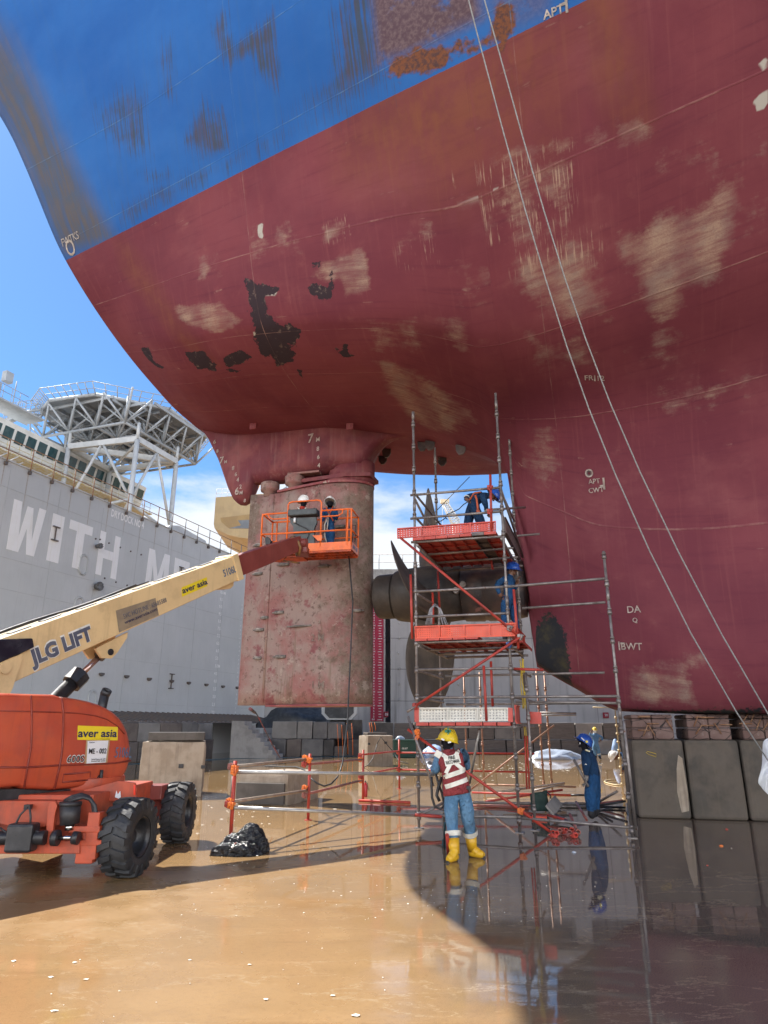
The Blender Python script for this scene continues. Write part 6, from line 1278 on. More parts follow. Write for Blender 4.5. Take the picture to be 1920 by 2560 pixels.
# braces
led(R3(5, 205), R3(1385, 1350), -.10, None, 'red_tube', 'brace'); led(R3(1385, 1350), R2(70, 955), -.13, None, 'red_tube', 'brace'); led(R2(90, 945), R2(-10, 1010), -.13, None, 'steel', 'brace')
a = sp(R4(205, 150), -.08); b_ = SI @ gnd(*R4(1440, 1038), .03); tube_part(a, b_, M['red_tube'], 'brace')
led(R1(1040, 1045), R3(1055, 130), -.06, None, 'red_tube', 'toe_board_post'); led(R2(872, 480), R2(905, 1120), -.07, None, 'red_tube', 'toe_board_post'); led(R3(1310, 800), R3(1365, 1480), -.05, None, 'red_tube', 'toe_board_post')
led(R3(123, 630), R3(140, 1370), -.03, None, 'red_tube', 'toe_board_post'); led(R3(1045, 430), R3(1068, 570), 1.9, None, 'red_tube', 'toe_board_post'); led(R2(955, 430), R2(975, 950), .9, None, 'red_tube', 'toe_board_post'); led(R3(375, 835), R3(385, 1200), 1.5, None, 'red_tube', 'toe_board_post'); led(R3(435, 590), R3(455, 1010), 2.2, None, 'red_tube', 'toe_board_post')
for x0, x1 in ((0, 0), (xFR, xFR)): tube_part(Vector((x0, 0, zg - .05)), Vector((x1 + .1, yB, zd3 + .15)), M['steel'], 'brace')
led(R4(825, 145), R4(738, 615), .6, 1.2, 'steel_bright', 'brace'); led(R3(195, 850), R3(420, 990), .3, 1.9, 'steel', 'brace')
a = sp(R4(205, 40), -.12); tube_part(a, sp(R4(425, 640), -.3), M['steel'], 'brace'); led(R4(330, 880), R4(505, 790), .15, .5, 'steel', 'brace'); led(R1(1000, 1450), R1(1440, 1422), .1, 1.6, 'steel', 'ledger')
# the long leaning tube by the right-hand standard
a = SI @ gnd(*R5(322, 2170)); b_ = sp(R5(228, 1330), -.3); tube_part(a + Vector((0, 0, .02)), b_, M['steel'], 'leaning_tube')
# couplers
def coupler(p, mat, par=None, r=.05):
    mb = MB(); mb.box(p, (.085, .075, .10), Matrix.Rotation(.5, 4, 'Y'), .012); mb.cyl(p + Vector((-.05, -.02, .03)), p + Vector((.07, -.02, .03)), .014, None, 8); mb.cyl(p + Vector((.03, -.05, -.05)), p + Vector((.03, -.05, .05)), .012, None, 8); mb.box(p + Vector((-.02, -.045, .02)), (.05, .03, .06), None, .008); return mb.build('coupler', mat, par if par is not None else scaf)
for pt, y, m_ in ((R4(285, 200), -.08, 'clip_orange'), (R4(278, 180), -.1, 'clip_orange'), (R4(1180, 855), -.05, 'clip_orange'), (R3(1265, 1250), -.07, 'steel'), (R2(1165, 245), -.07, 'blue'), (R3(1385, 1350), -.1, 'steel'), (R2(85, 945), -.1, 'red_tube'), (R1(1035, 1200), -.04, 'red_tube'), (R1(1035, 1475), -.04, 'red_tube')):
    if m_ == 'blue' and 'blue' not in M: M['blue'] = pm('blue_clamp', (.03, .08, .25), None, 4, .5, 0, .1)
    coupler(sp(pt, y), M[m_])
mb = MB(); pp = sp(R4(285, 165), -.14)
for k in range(5): mb.tube([pp + Vector((.04 * math.cos(t + k) + .012 * math.sin(3 * t), -.008 * k - .02, .03 * math.sin(t * 1.2 + k) - .03 * k)) for t in np.linspace(0, 5, 14)], .013, 6)
mb.build('orange_tie', M['clip_orange'], scaf)
mb = MB(); M['yellow_rope'] = pm('yellow_rope', (.50, .36, .03), (.4, .28, .05), 9, .7, 0, .3)
for x, y0, y1 in ((1288, 410, 975), (1308, 400, 975), (1330, 405, 1010), (1320, 400, 560)): mb.tube([sp(R2(x + 4 * math.sin(t * 3), y0), .7).lerp(sp(R2(x + 34 * (y1 - y0) / 600, y1), .7), t) + Vector((.012 * math.sin(9 * t + x), 0, 0)) for t in np.linspace(0, 1, 14)], .011, 6)
for x in (1345, 1362): mb.tube([sp(R2(x - 8, 1180), .7), sp(R2(x, 1290), .7), sp(R2(x + 12, 1640), .7)], .009, 6)
mb.build('hanging_rope', M['yellow_rope'], scaf)
mb = MB()
for x in (1350, 1378): mb.tube([sp(R2(x - 5, 1290), .68), sp(R2(x + 20, 1900), .66)], .016, 6)
mb.build('hanging_hose', M['red_tube'], scaf)
# welding leads draped over a tube on the middle deck
M['lead'] = pm('grey_strands', (.34, .34, .36), (.22, .22, .24), 9, .5, 0, .1); mb = MB(); rr = random.Random(4); top = sp(R3(400, 985), 1.2)
for k in range(14):
    for sx in (-1, 1):
        e_ = sp(R3((310 if sx < 0 else 500) + rr.uniform(-25, 60), 1205), 1.1); mb.tube([top + Vector((rr.uniform(-.02, .02), 0, rr.uniform(0, .04))), top.lerp(e_, .35) + Vector((sx * .03, 0, .07)), e_], .005, 5)
mb.build('cable_bundle', M['lead'], scaf)
# ---- second frame standing beyond the hull
s2 = empty('tube_scaffold', (2.77, 20.1, 0), 0, 'thin rusty scaffold frame standing in sunlight beyond the keel', 'scaffold')
S2 = lambda pt, Y=20.1: at(*pt, Y) - Vector((2.77, 20.1, 0))
M['sun_tube'] = pm('rusty_sunlit_tube', (.36, .22, .15), (.26, .13, .09), 5, .5, .3, .2, 50)
for pb, ptp, Y in ((R4(868, 680), R2(815, 555), 20.1), (R4(1385, 690), R2(1470, 540), 19.75), (R4(1455, 680), R2(1565, 555), 20.1), (R4(722, 640), R2(640, 560), 21.5)):
    b0 = gnd(*pb); t0_ = at(*ptp, b0.y); post(b0.x - 2.77, b0.y - 20.1, 0, t0_.z, M['sun_tube'], True, s2, 'standard', .5, .2)
for a, b_, Y, m_ in ((R4(885, 628), R4(1659, 648), 19.9, 'sun_tube'), (R4(1340, 1080 - 1075), R4(1659, 10), 20, 'steel'), (R4(1470, 115), R4(752, 668), 19, 'sun_tube'), (R4(770, 780), R4(1659, 800), 15.6, 'steel'), (R4(1270, 1105 - 1075), R4(1659, 25), 19.8, 'steel_bright')):
    tube_part(S2(a, Y), S2(b_, Y), M[m_], 'ledger', s2)
# thin pale ladder-like standard near the right post
b0 = gnd(*R5(222, 1830)); t0_ = at(*R5(165, 1235), b0.y); mb = MB(); mb.tube([b0 - Vector((2.77, 20.1, 0)), t0_ - Vector((2.77, 20.1, 0)), t0_ - Vector((3.4, 20.1, -.02))], .02, 8)
for k in range(9): p = b0.lerp(t0_, .08 + .1 * k) - Vector((2.77, 20.1, 0)); mb.cyl(p - Vector((0, 0, .03)), p + Vector((0, 0, .03)), .045, None, 8)
mb.build('pale_standard', pm('pale_tube', (.55, .46, .30), (.45, .36, .22), 6, .5, .2, .1), s2)
# ================================================================== TUBE BARRIER
RB = lambda x, y: (560 + x / 3.318, 1860 + y / 3.318)
b1, b2, b3, b4 = gnd(575, 2118), gnd(*RB(697, 632)), gnd(*RB(1152, 472)), gnd(*RB(1455, 372))
bar = empty('tube_barrier', b1, 0, 'barrier of red posts and scaffold tubes with orange clamps on the wet floor', 'barrier')
Bv = lambda p: p - b1
def bh(pt, Y): return at(*pt, Y).z
tops = [bh(RB(103, 140), b1.y), bh(RB(700, 80), b2.y), bh(RB(1147, 48), b3.y), bh((997, 1848), b4.y)]
for b_, t_ in zip((b1, b2, b3, b4), tops): mb = MB(); mb.cyl(Bv(b_), Bv(Vector((b_.x, b_.y, t_))), .028, None, 12); mb.cyl(Bv(b_), Bv(b_) + Vector((0, 0, .01)), .07, None, 12); mb.build('barrier_post', M['red_tube'], bar)
def rail(a, Ya, b_, Yb, m_, r=.025, name='barrier_rail'): mb = MB(); mb.cyl(Bv(at(*a, Ya)), Bv(at(*b_, Yb)), r, None, 12); return mb.build(name, M[m_], bar)
M['rail_tan'] = pm('weathered_rail', (.36, .30, .24), (.28, .2, .16), 5, .5, .4, .15, 60); M['rail_brown'] = pm('oxide_rail', (.30, .10, .075), (.22, .08, .07), 5, .5, 0, .15, 60)
rail(RB(60, 190), b1.y, RB(690, 125), b2.y, 'rail_tan'); rail(RB(60, 480), b1.y, RB(690, 385), b2.y, 'rail_tan'); rail(RB(690, 168), b2.y, RB(1150, 128), b3.y, 'rail_brown'); rail(RB(690, 415), b2.y, RB(1150, 300), b3.y, 'rail_brown')
rail(RB(1150, 88), b3.y, RB(1455, 58), b4.y, 'red_tube', .022); rail(RB(1150, 255), b3.y, RB(1455, 195), b4.y, 'red_tube', .022)
rail(RB(1440, 72), b4.y, R4(1300, 360), b4.y - .3, 'red_tube', .025); rail(RB(1440, 212), b4.y, R4(1290, 520), b4.y - .5, 'red_tube', .025)
YF = 12.85
rail(RB(60, 232), b1.y - .05, R4(430, 540), YF, 'steel_bright', .028); rail(RB(80, 528), b1.y - .05, R4(285, 893), YF, 'steel_bright', .028); rail(R4(270, 888), YF - .06, R4(500, 905), YF - .08, 'red_tube', .028)
mb = MB(); mb.cyl(Bv(gnd(*RB(62, 470), .3)) if False else Bv(at(*RB(75, 270), b1.y + .04)), Bv(at(*RB(60, 480), b1.y + .04)), .022, None, 10); mb.build('barrier_tube', M['steel'], bar)
for pt, Y, m_ in ((RB(85, 230), b1.y - .05, 'clip_orange'), (RB(88, 205), b1.y - .03, 'clip_orange'), (RB(60, 190), b1.y, 'rail_brown'), (RB(45, 480), b1.y, 'clip_orange'), (RB(60, 510), b1.y - .05, 'clip_orange'), (RB(35, 500), b1.y - .03, 'red_tube'), (RB(670, 115), b2.y, 'clip_orange'), (RB(705, 135), b2.y - .04, 'clip_orange'), (RB(665, 170), b2.y, 'red_tube'), (RB(668, 365), b2.y - .03, 'clip_orange'), (RB(668, 425), b2.y, 'rail_brown'), (RB(1130, 95), b3.y, 'red_tube'), (RB(1128, 130), b3.y - .03, 'clip_orange'), (RB(1130, 270), b3.y, 'red_tube'), (RB(1130, 305), b3.y - .02, 'clip_orange'), (RB(1445, 72), b4.y, 'red_tube'), (RB(1445, 210), b4.y, 'red_tube')):
    coupler(Bv(at(*pt, Y)), M[m_], bar)
# ================================================================== PEOPLE
def cloth(nm, c1, c2, dirt=None):
    m = pm(nm, c1, c2, 6, .85, 0, .5, 26, dirt=dirt, spec=.2); nt = m.node_tree; g = G(nt); b = [n for n in nt.nodes if n.type == 'BSDF_PRINCIPLED'][0]; o = g.obj()
    folds = g.noise(g.map(o, (1, 1, .55)), 10, 4, .55, 2.2); fine = g.noise(o, 34, 4, .6, .8); g.put(b.inputs['Normal'], g.bump(g.math('ADD', folds, g.math('MULTIPLY', fine, .2)), 1.0, .05)); return m
M['skin'] = pm('brown_skin', (.16, .075, .045), (.13, .06, .036), 8, .55, 0, .05)
M['navy'] = cloth('navy_cloth', (.012, .035, .085), (.016, .048, .11)); M['blue_cloth'] = cloth('blue_cloth', (.015, .065, .17), (.022, .085, .21), ((.03, .05, .08), 5, .5))
M['sky_cloth'] = cloth('light_blue_cloth', (.10, .21, .36), (.13, .25, .40)); M['jean'] = cloth('soiled_blue_trousers', (.10, .22, .37), (.14, .27, .42), ((.05, .075, .085), 3.5, .75)); M['red_cloth'] = cloth('red_cloth', (.40, .045, .03), (.34, .04, .03))
M['vest'] = cloth('maroon_vest', (.28, .05, .055), (.22, .04, .045)); M['reflect'] = pm('reflective_tape', (.72, .70, .62), (.58, .56, .48), 14, .45, 0, .1, 40); M['reflect_y'] = pm('pale_tape', (.66, .62, .42), (.55, .5, .34), 14, .5, 0, .1)
M['boot_y'] = pm('yellow_rubber', (.72, .42, .02), (.62, .34, .02), 6, .35, 0, .1, 20, spots=((.25, .1, .02), 7, .7)); M['boot_b'] = pm('black_boot', (.015, .016, .02), (.03, .03, .035), 6, .4, 0, .1)
M['glove'] = cloth('grey_glove', (.22, .2, .19), (.32, .30, .28)); M['mask_white'] = pm('white_mask', (.75, .74, .72), None, 5, .7, 0, .1); M['balaclava'] = cloth('black_balaclava', (.008, .008, .012), (.014, .014, .02))
M['strap'] = pm('orange_strap', (.50, .09, .03), (.4, .08, .03), 6, .6, 0, .1); M['rope_grey'] = pm('grey_lanyard', (.38, .36, .33), None, 6, .7, 0, .1)
BONES = [('pelvis', 'waist'), ('waist', 'chest'), ('chest', 'neckbase'), ('neckbase', 'neck'), ('neck', 'head0'), ('head0', 'head1'), ('chest', 'shL'), ('shL', 'elL'), ('elL', 'wrL'), ('wrL', 'haL'), ('chest', 'shR'), ('shR', 'elR'), ('elR', 'wrR'), ('wrR', 'haR'),
         ('pelvis', 'hipL'), ('hipL', 'knL'), ('knL', 'anL'), ('anL', 'toL'), ('pelvis', 'hipR'), ('hipR', 'knR'), ('knR', 'anR'), ('anR', 'toR')]
RAD = dict(pelvis=.150, waist=.138, chest=.155, neckbase=.085, neck=.056, head0=.085, head1=.088, sh=.088, el=.060, wr=.042, ha=.040, hip=.118, kn=.084, an=.062, to=.046)
def person(label, J, skin=None, top='navy', bottom=None, boots='boot_b', glove=None, face='skin', helmet=None, hdir=(0, 0, 1), hfwd=(0, 1, 0), look=(0, 1, 0), fat=1., long_boots=False, hs=1.17):
    """J: world joints. One continuous skinned body; helmet, vest, bands and straps are its clothing parts."""
    bottom = bottom or top
    fx = min(J['anL'].z, J['anR'].z); base = Vector(((J['anL'].x + J['anR'].x) / 2, (J['anL'].y + J['anR'].y) / 2, min(J['toL'].z, J['toR'].z) - .05))
    root = empty('person', base, 0, label, 'person')
    me = bpy.data.meshes.new('body'); names = list(dict.fromkeys([n for b_ in BONES for n in b_])); idx = {n: i for i, n in enumerate(names)}
    me.from_pydata([tuple(J[n] - base) for n in names], [(idx[a], idx[b_]) for a, b_ in BONES], [])
    o = bpy.data.objects.new('body', me); COL.objects.link(o)
    md = o.modifiers.new('skin', 'SKIN'); md.use_smooth_shade = True; md.branch_smoothing = .6
    for n, v in zip(names, me.skin_vertices[0].data):
        r = RAD.get(n, RAD.get(n[:-1], .06)) * (fat if n not in ('head0', 'head1', 'neck') and n[:2] not in ('ha', 'wr') else 1)
        v.radius = (r * (1.12 if n in ('pelvis', 'chest') else 1), r * (.86 if n in ('pelvis', 'waist', 'chest') else 1)); v.use_root = (n == 'pelvis')
    sb = o.modifiers.new('sub', 'SUBSURF'); sb.levels = 2; sb.render_levels = 2
    dg = bpy.context.evaluated_depsgraph_get(); nm_ = bpy.data.meshes.new_from_object(o.evaluated_get(dg)); o.modifiers.clear(); o.data = nm_; nm_.name = 'body'
    mats = [M[top], M[bottom], M[boots], M[glove] if glove else M['skin'], M[face], M['skin']]
    nm_.materials.clear()
    for m_ in mats: nm_.materials.append(m_)
    # cloth folds
    for v in nm_.vertices:
        d = mnoise.noise(Vector((v.co.x * 11, v.co.y * 11, v.co.z * 7)) + base) * .012 + mnoise.noise(v.co * 26 + base) * .005; v.co += v.normal * d
    segs = [(J[a] - base, J[b_] - base, a, b_) for a, b_ in BONES]
    def near(p):
        best = None
        for a, b_, na, nb in segs:
            d = b_ - a; t = max(0, min(1, (p - a).dot(d) / max(1e-9, d.dot(d)))); q = (p - a - d * t).length / RAD.get(nb, RAD.get(nb[:-1], .06))
            if best is None or q < best[0]: best = (q, na, nb, t)
        return best
    for f in nm_.polygons:
        _, na, nb, t = near(f.center); f.use_smooth = True; mi = 0
        if nb[:2] in ('hi', 'kn') or (nb == 'waist' and t < .75): mi = 1
        if nb[:2] == 'an': mi = 2 if t > (.62 if long_boots else .72) else 1
        if nb[:2] == 'to': mi = 2
        if nb[:2] == 'ha' or (nb[:2] == 'wr' and t > .9): mi = 3
        if nb in ('head0', 'head1'): mi = 4
        if nb == 'neck' and t > .4: mi = 5 if face != 'balaclava' else 4
        f.material_index = mi
    # hands: palm continued by five separate bent fingers, joined into the same body mesh
    bm = bmesh.new(); bm.from_mesh(nm_)
    for S in 'LR':
        wr, ha = J['wr' + S] - base, J['ha' + S] - base; d = (ha - wr).normalized(); sd_ = d.cross(Vector(look)).normalized(); pn = sd_.cross(d).normalized(); 
        if sd_.length < .5: sd_ = d.orthogonal().normalized()
        mb = MB()
        for k in range(4):
            b0 = ha + d * .02 + sd_ * (-.028 + .019 * k); L = (.036, .042, .039, .030)[k]; mb.tube([b0, b0 + d * L + pn * .006, b0 + d * (L * 1.7) + pn * .024, b0 + d * (L * 1.95) + pn * .044], .0085, 7, rs=[.0095, .009, .0082, .006])
        t0 = wr.lerp(ha, .55) + sd_ * -.03; mb.tube([t0, t0 - sd_ * .022 + d * .03 + pn * .012, t0 - sd_ * .026 + d * .06 + pn * .026], .01, 7, rs=[.012, .010, .007])
        vs = [bm.verts.new(q) for q in mb.v]
        for f in mb.f:
            try: nf = bm.faces.new([vs[i] for i in f]); nf.material_index = 3; nf.smooth = True
            except ValueError: pass
    # a face: brow, nose, ears, chin, pressed out of the head
    hc = (J['head0'] - base).lerp(J['head1'] - base, .45); lk = Vector(look).normalized(); upv = (J['head1'] - J['head0']).normalized(); lk = (lk - upv * lk.dot(upv)).normalized(); sdv = lk.cross(upv)
    mb = MB()
    def blob(c, r, sx, sy, sz):
        M4 = Matrix((sdv, lk, upv)).transposed().to_4x4(); M4.translation = c; mb.lathe([(0, -1), (.5, -.86), (.86, -.5), (1, 0), (.86, .5), (.5, .86), (0, 1)], 10, M4 @ Matrix.Diagonal((r * sx, r * sy, r * sz, 1)))
    blob(hc + lk * .092 - upv * .012, .02, .8, 1.1, 1.5); blob(hc + lk * .072 - upv * .075, .032, 1.1, .8, .8)
    for s_ in (-1, 1): blob(hc + sdv * s_ * .087 - upv * .02, .022, .5, .9, 1.5); blob(hc + lk * .078 + sdv * s_ * .034 + upv * .018, .017, 1.1, .5, .6)
    vs = [bm.verts.new(q) for q in mb.v]
    for f in mb.f:
        try: nf = bm.faces.new([vs[i] for i in f]); nf.material_index = 4; nf.smooth = True
        except ValueError: pass
    bm.to_mesh(nm_); bm.free(); o.parent = root
    if face in ('skin', 'mask_white'):
        mb = MB()
        for s_ in (-1, 1): M4 = Matrix((sdv, lk, upv)).transposed().to_4x4(); M4.translation = hc + lk * .085 + sdv * s_ * .034 + upv * .012; mb.lathe([(0, -1), (.7, -.7), (1, 0), (.7, .7), (0, 1)], 8, M4 @ Matrix.Diagonal((.011, .006, .006, 1)))
        mb.build('eyes', M['mark_white'], root)
    if helmet:
        hd = Vector(hdir).normalized(); hf = Vector(hfwd); hf = (hf - hd * hf.dot(hd)).normalized(); hx = hf.cross(hd); M4 = Matrix((hx, hf, hd)).transposed().to_4x4(); M4.translation = hc + hd * .008
        M4 = M4 @ Matrix.Scale(hs, 4)
        mb = MB(); rows = []
        for k in range(13):
            a = k / 12 * rad(90); row = []
            for i in range(36):
                t = 2 * math.pi * i / 36; rr_ = math.cos(a); ridge = 1 + .018 * max(0, math.cos(t * 2)) ** 8 * math.sin(2 * a)
                row.append((.115 * rr_ * math.cos(t) * ridge, .138 * rr_ * math.sin(t) * ridge - .0, .128 * math.sin(a) * ridge + .008))
            rows.append(row)
        mb.grid(rows, True, M4, True)
        br = [[(.115 * math.cos(t) * k, .138 * math.sin(t) * k + (.034 * max(0, math.sin(t)) ** 1.4 if e else 0), .008 + z) for t in [2 * math.pi * i / 36 for i in range(36)]] for k, z, e in ((1.0, 0, 0), (1.13, -.013, 1), (1.13, -.018, 1), (.97, -.008, 0), (.9, .05, 0))]
        mb.grid(br, True, M4, True)
        for x in (-.03, 0, .03): mb.tube([M4 @ Vector((x, .14 * math.cos(t) * .98, .128 * math.sin(t) + .012)) for t in np.linspace(.5, 2.6, 12)], .007, 6)
        h = mb.build('helmet', M[helmet], root)
    return root, base
def band(root, a, b_, t0, t1, r0, r1, mat='reflect', name='reflective_band', oval=None):
    """tape around a limb between fractions t0 and t1 of the bone a-b"""
    a, b_ = a - root.location, b_ - root.location; p, q = a.lerp(b_, t0), a.lerp(b_, t1); mb = MB(); mb.cyl(p, q, lerp(r0, r1, t0), lerp(r0, r1, t1), 18, False); return mb.build(name, M[mat], root)
M['h_yellow'] = pm('yellow_helmet', (.66, .46, .015), (.55, .37, .02), 6, .35, 0, .03, 20, spots=((.35, .22, .03), 6, .68)); M['h_blue'] = pm('blue_helmet', (.012, .06, .30), (.018, .08, .36), 4, .25, 0, 0); M['h_white'] = pm('white_helmet', (.78, .78, .76), (.7, .7, .68), 5, .3, 0, 0)
def jp(Z, Y, d):
    out = {}
    for k, v in d.items(): out[k] = at(*Z(v[0], v[1]), Y + (v[2] if len(v) > 2 else 0))
    return out
# ---- fire watchman, seen from behind
J = jp(R4, 9.95, dict(pelvis=(632, 690), waist=(622, 600), chest=(600, 440), neckbase=(562, 335), neck=(552, 318), head0=(548, 285, .02), head1=(550, 218, .03), shL=(476, 375), elL=(452, 510, .06), wrL=(425, 500, .27), haL=(410, 465, .31), shR=(668, 352), elR=(708, 465, .08), wrR=(722, 475, .28), haR=(722, 440, .33),
                      hipL=(572, 720), knL=(585, 930, .03), anL=(622, 1205, -.02), toL=(580, 1275, -.03), hipR=(698, 715), knR=(728, 925, .06), anR=(762, 1185, .12), toR=(818, 1238, .10)))
for k in ('anL', 'toL', 'anR', 'toR'): pass
gl_ = gnd(*R4(610, 1298)); J['anL'] = Vector((gl_.x + .01, gl_.y + .06, .11)); J['toL'] = Vector((gl_.x - .06, gl_.y - .02, .048)); gr_ = gnd(*R4(775, 1258)); J['anR'] = Vector((gr_.x - .01, gr_.y + .04, .11)); J['toR'] = Vector((gr_.x + .085, gr_.y - .03, .048))
wm, wb = person('fire watchman from behind, yellow helmet, maroon reflective vest and yellow boots', J, top='sky_cloth', bottom='jean', boots='boot_y', glove='glove', face='balaclava', helmet='h_yellow', hdir=(.22, .05, 1), hfwd=(-.45, .9, 0), look=(-.4, 1, 0), fat=1.12, long_boots=True)
for s_ in 'LR': band(wm, J['kn' + s_], J['an' + s_], .36, .52, .114, .092); mb = MB(); a, b_ = J['an' + s_] - wb, J['kn' + s_] - wb; mb.cyl(a - Vector((0, 0, .02)), a.lerp(b_, .42), .066, .080, 20); d = (J['to' + s_] - wb) - a; d.z = 0; f = a + d * 1.15; mb.tube([Vector((a.x - d.x * .35, a.y - d.y * .35, .05)), Vector((a.x, a.y, .058)), Vector((f.x, f.y, .05)), Vector((f.x + d.x * .35, f.y + d.y * .35, .042))], .05, 14, rs=[.045, .056, .052, .03]); mb.build('rubber_boot', M['boot_y'], wm); mb = MB(); mb.tube([Vector((a.x - d.x * .45, a.y - d.y * .45, .014)), Vector((a.x, a.y, .014)), Vector((f.x + d.x * .45, f.y + d.y * .45, .014))], .05, 4, rs=[.02, .02, .02]); mb.build('boot_sole', M['boot_b'], wm)
def shell_of(root, cuts, mat, name, off):
    """garment: the body's own surface trimmed by planes (point, normal of the side thrown away), lifted off the skin"""
    body = [c for c in root.children if c.name.startswith('body')][0]; bm = bmesh.new(); bm.from_mesh(body.data)
    for co, no in cuts: bmesh.ops.bisect_plane(bm, geom=list(bm.verts) + list(bm.edges) + list(bm.faces), plane_co=co, plane_no=no, clear_outer=True)
    bm.normal_update()
    for v in bm.verts: v.co += v.normal * off
    me = bpy.data.meshes.new(name); bm.to_mesh(me); bm.free(); me.materials.clear(); me.materials.append(mat)
    for f in me.polygons: f.material_index = 0
    o = bpy.data.objects.new(name, me); COL.objects.link(o); o.parent = root; sol = o.modifiers.new('thick', 'SOLIDIFY'); sol.thickness = .01; return o
pv, ch, nb_ = J['pelvis'] - wb, J['chest'] - wb, J['neckbase'] - wb; axis = (nb_ - pv).normalized(); ax_r = (J['shR'] - J['shL']); ax_r = (ax_r - axis * ax_r.dot(axis)).normalized()
def vcoord(p): q = p - pv; return q.dot(ax_r), q.dot(axis), (q - ax_r * q.dot(ax_r) - axis * q.dot(axis))
top_ = (nb_ - pv).length
shell_of(wm, [(pv - axis * .02, -axis), (pv + axis * (top_ + .02), axis), (pv + ax_r * .17 + axis * top_ * .7, (ax_r + axis * .12)), (pv - ax_r * .17 + axis * top_ * .7, (-ax_r + axis * .12))], M['vest'], 'vest', .022)
bk_n = axis.cross(ax_r).normalized(); bk_n = bk_n if bk_n.y < 0 else -bk_n
def vest_strip(u0, v0, u1, v1, w_, name='vest_tape', mat='reflect'):
    """tape laid on the back of the vest from (u0,v0) to (u1,v1) in its own plane"""
    body = [c for c in wm.children if c.name.startswith('vest')][0]; dg = bpy.context.evaluated_depsgraph_get(); bv = BVHTree.FromObject(body, dg); n_ = 10; mb = MB(); rows = []
    d = Vector((u1 - u0, v1 - v0)).normalized(); pr = Vector((-d.y, d.x)) * w_ / 2
    for k in range(n_ + 1):
        u, v = lerp(u0, u1, k / n_), lerp(v0, v1, k / n_); r = []
        for s_ in (-1, 0, 1):
            o_ = pv + ax_r * (u + pr.x * s_) + axis * (v + pr.y * s_) + bk_n * .6; h = bv.ray_cast(o_, -bk_n); r.append((h[0] if h[0] is not None else o_ - bk_n * .43) + bk_n * .012)
        rows.append(r)
    mb.grid(rows); return mb.build(name, M[mat], wm)
tH = top_
for v_ in (tH * .24, tH * .47): vest_strip(-.155, v_ - .03, .165, v_ + .015, .058)
vest_strip(-.13, tH * .98, -.02, tH * .80, .05); vest_strip(.13, tH * .98, .02, tH * .80, .05); vest_strip(-.02, tH * .72, -.115, tH * .50, .05); vest_strip(.03, tH * .72, .13, tH * .50, .05)
vest_strip(-.10, tH * .77, .115, tH * .79, .125, 'vest_panel')
_bv = None
def vest_text(s, u, v, size, fit):
    body = [c for c in wm.children if c.name.startswith('vest')][0]; dg = bpy.context.evaluated_depsgraph_get(); bv = BVHTree.FromObject(body, dg)
    Mf = frame(pv + ax_r * u + axis * v + bk_n * .3, ax_r, axis)
    if (Mf.to_3x3() @ Vector((0, 0, 1))).dot(bk_n) < 0: pass
    def post_(q):
        h = bv.ray_cast(q + bk_n * .3, -bk_n); return (h[0] if h[0] is not None else q - bk_n * .2) + bk_n * .018
    text(s, size, M['black_ink'], wm, Mf, 'lettering', .03, .0005, fit=fit, post=post_)
vest_text('FIRE', .005, tH * .835, .060, .09); vest_text('WATCHMAN', .005, tH * .735, .060, .19)
mb = MB(); q = at(*R4(725, 655), 9.83) - wb; mb.box(q, (.075, .045, .05), None, .01); mb.box(q + Vector((.02, -.01, -.02)), (.03, .03, .06), None, .008); mb.build('belt_pouch', M['black'], wm)
q = J['shL'] - wb + Vector((-.02, -.085, .02)); mb = MB(); mb.box(q, (.09, .012, .09), Matrix.Rotation(.5, 4, 'Y'), .005); mb.build('shoulder_badge', M['reflect'], wm)
mb = MB(); hm0 = (J['head0'] - wb).lerp(J['head1'] - wb, .8); tp = at(*R4(552, 172), 9.86) - wb
for a, b_ in (((-.035, .0, .0), (.035, 0, .02)), ((.0, 0, -.035), (.005, 0.0, .05))): mb.box(tp + (Vector(a) + Vector(b_)) / 2, (abs(b_[0] - a[0]) + .016, .03, abs(b_[2] - a[2]) + .016), None, .003)
mb.build('helmet_mark', pm('green_mark', (.02, .16, .09), None, 5, .5, 0, 0), wm)
mb = MB(); 
for px, py, dx in ((508, 238, .0), (566, 262, .0)): mb.box(at(*R4(px, py), 9.80) - wb, (.045, .012, .022), Matrix.Rotation(.45 if px < 550 else -.2, 4, 'Y'), .004)
mb.build('helmet_sticker', M['paper'], wm)
# the hose and lance in front of him
mb = MB(); hz = [at(*R4(x, y), 10.25) for x, y in ((412, 560), (410, 640), (415, 740), (440, 820), (490, 840), (520, 800), (500, 700), (470, 620), (445, 520))]; mb.tube(hz, .017, 8); mb.tube([at(*R4(x, y), 10.2) for x, y in ((500, 560), (470, 650), (455, 720), (480, 770))], .022, 8); tag(mb.build('black_hose', M['black'], None), 'black hose looped beside the fire watchman', 'hose')
mb = MB(); mb.pipe(gnd(*R4(560, 1258)) + Vector((0, 0, 0)), at(*R4(545, 1060), 9.8), .024, .005); tag(mb.build('red_tube_prop', M['red_tube'], None), 'short red tube standing upright behind the yellow boots', 'tube')
mb = MB(); mb.cyl(gnd(*R4(520, 1175)), at(*R4(525, 960), 10.0), .016, None, 8); mb.box(gnd(*R4(520, 1165)) + Vector((0, 0, .05)), (.06, .05, .1), None, .01); tag(mb.build('extinguisher_hose', pm('teal_hose', (.01, .05, .07), None), None), 'dark teal hose end hanging left of the yellow boots', 'hose')
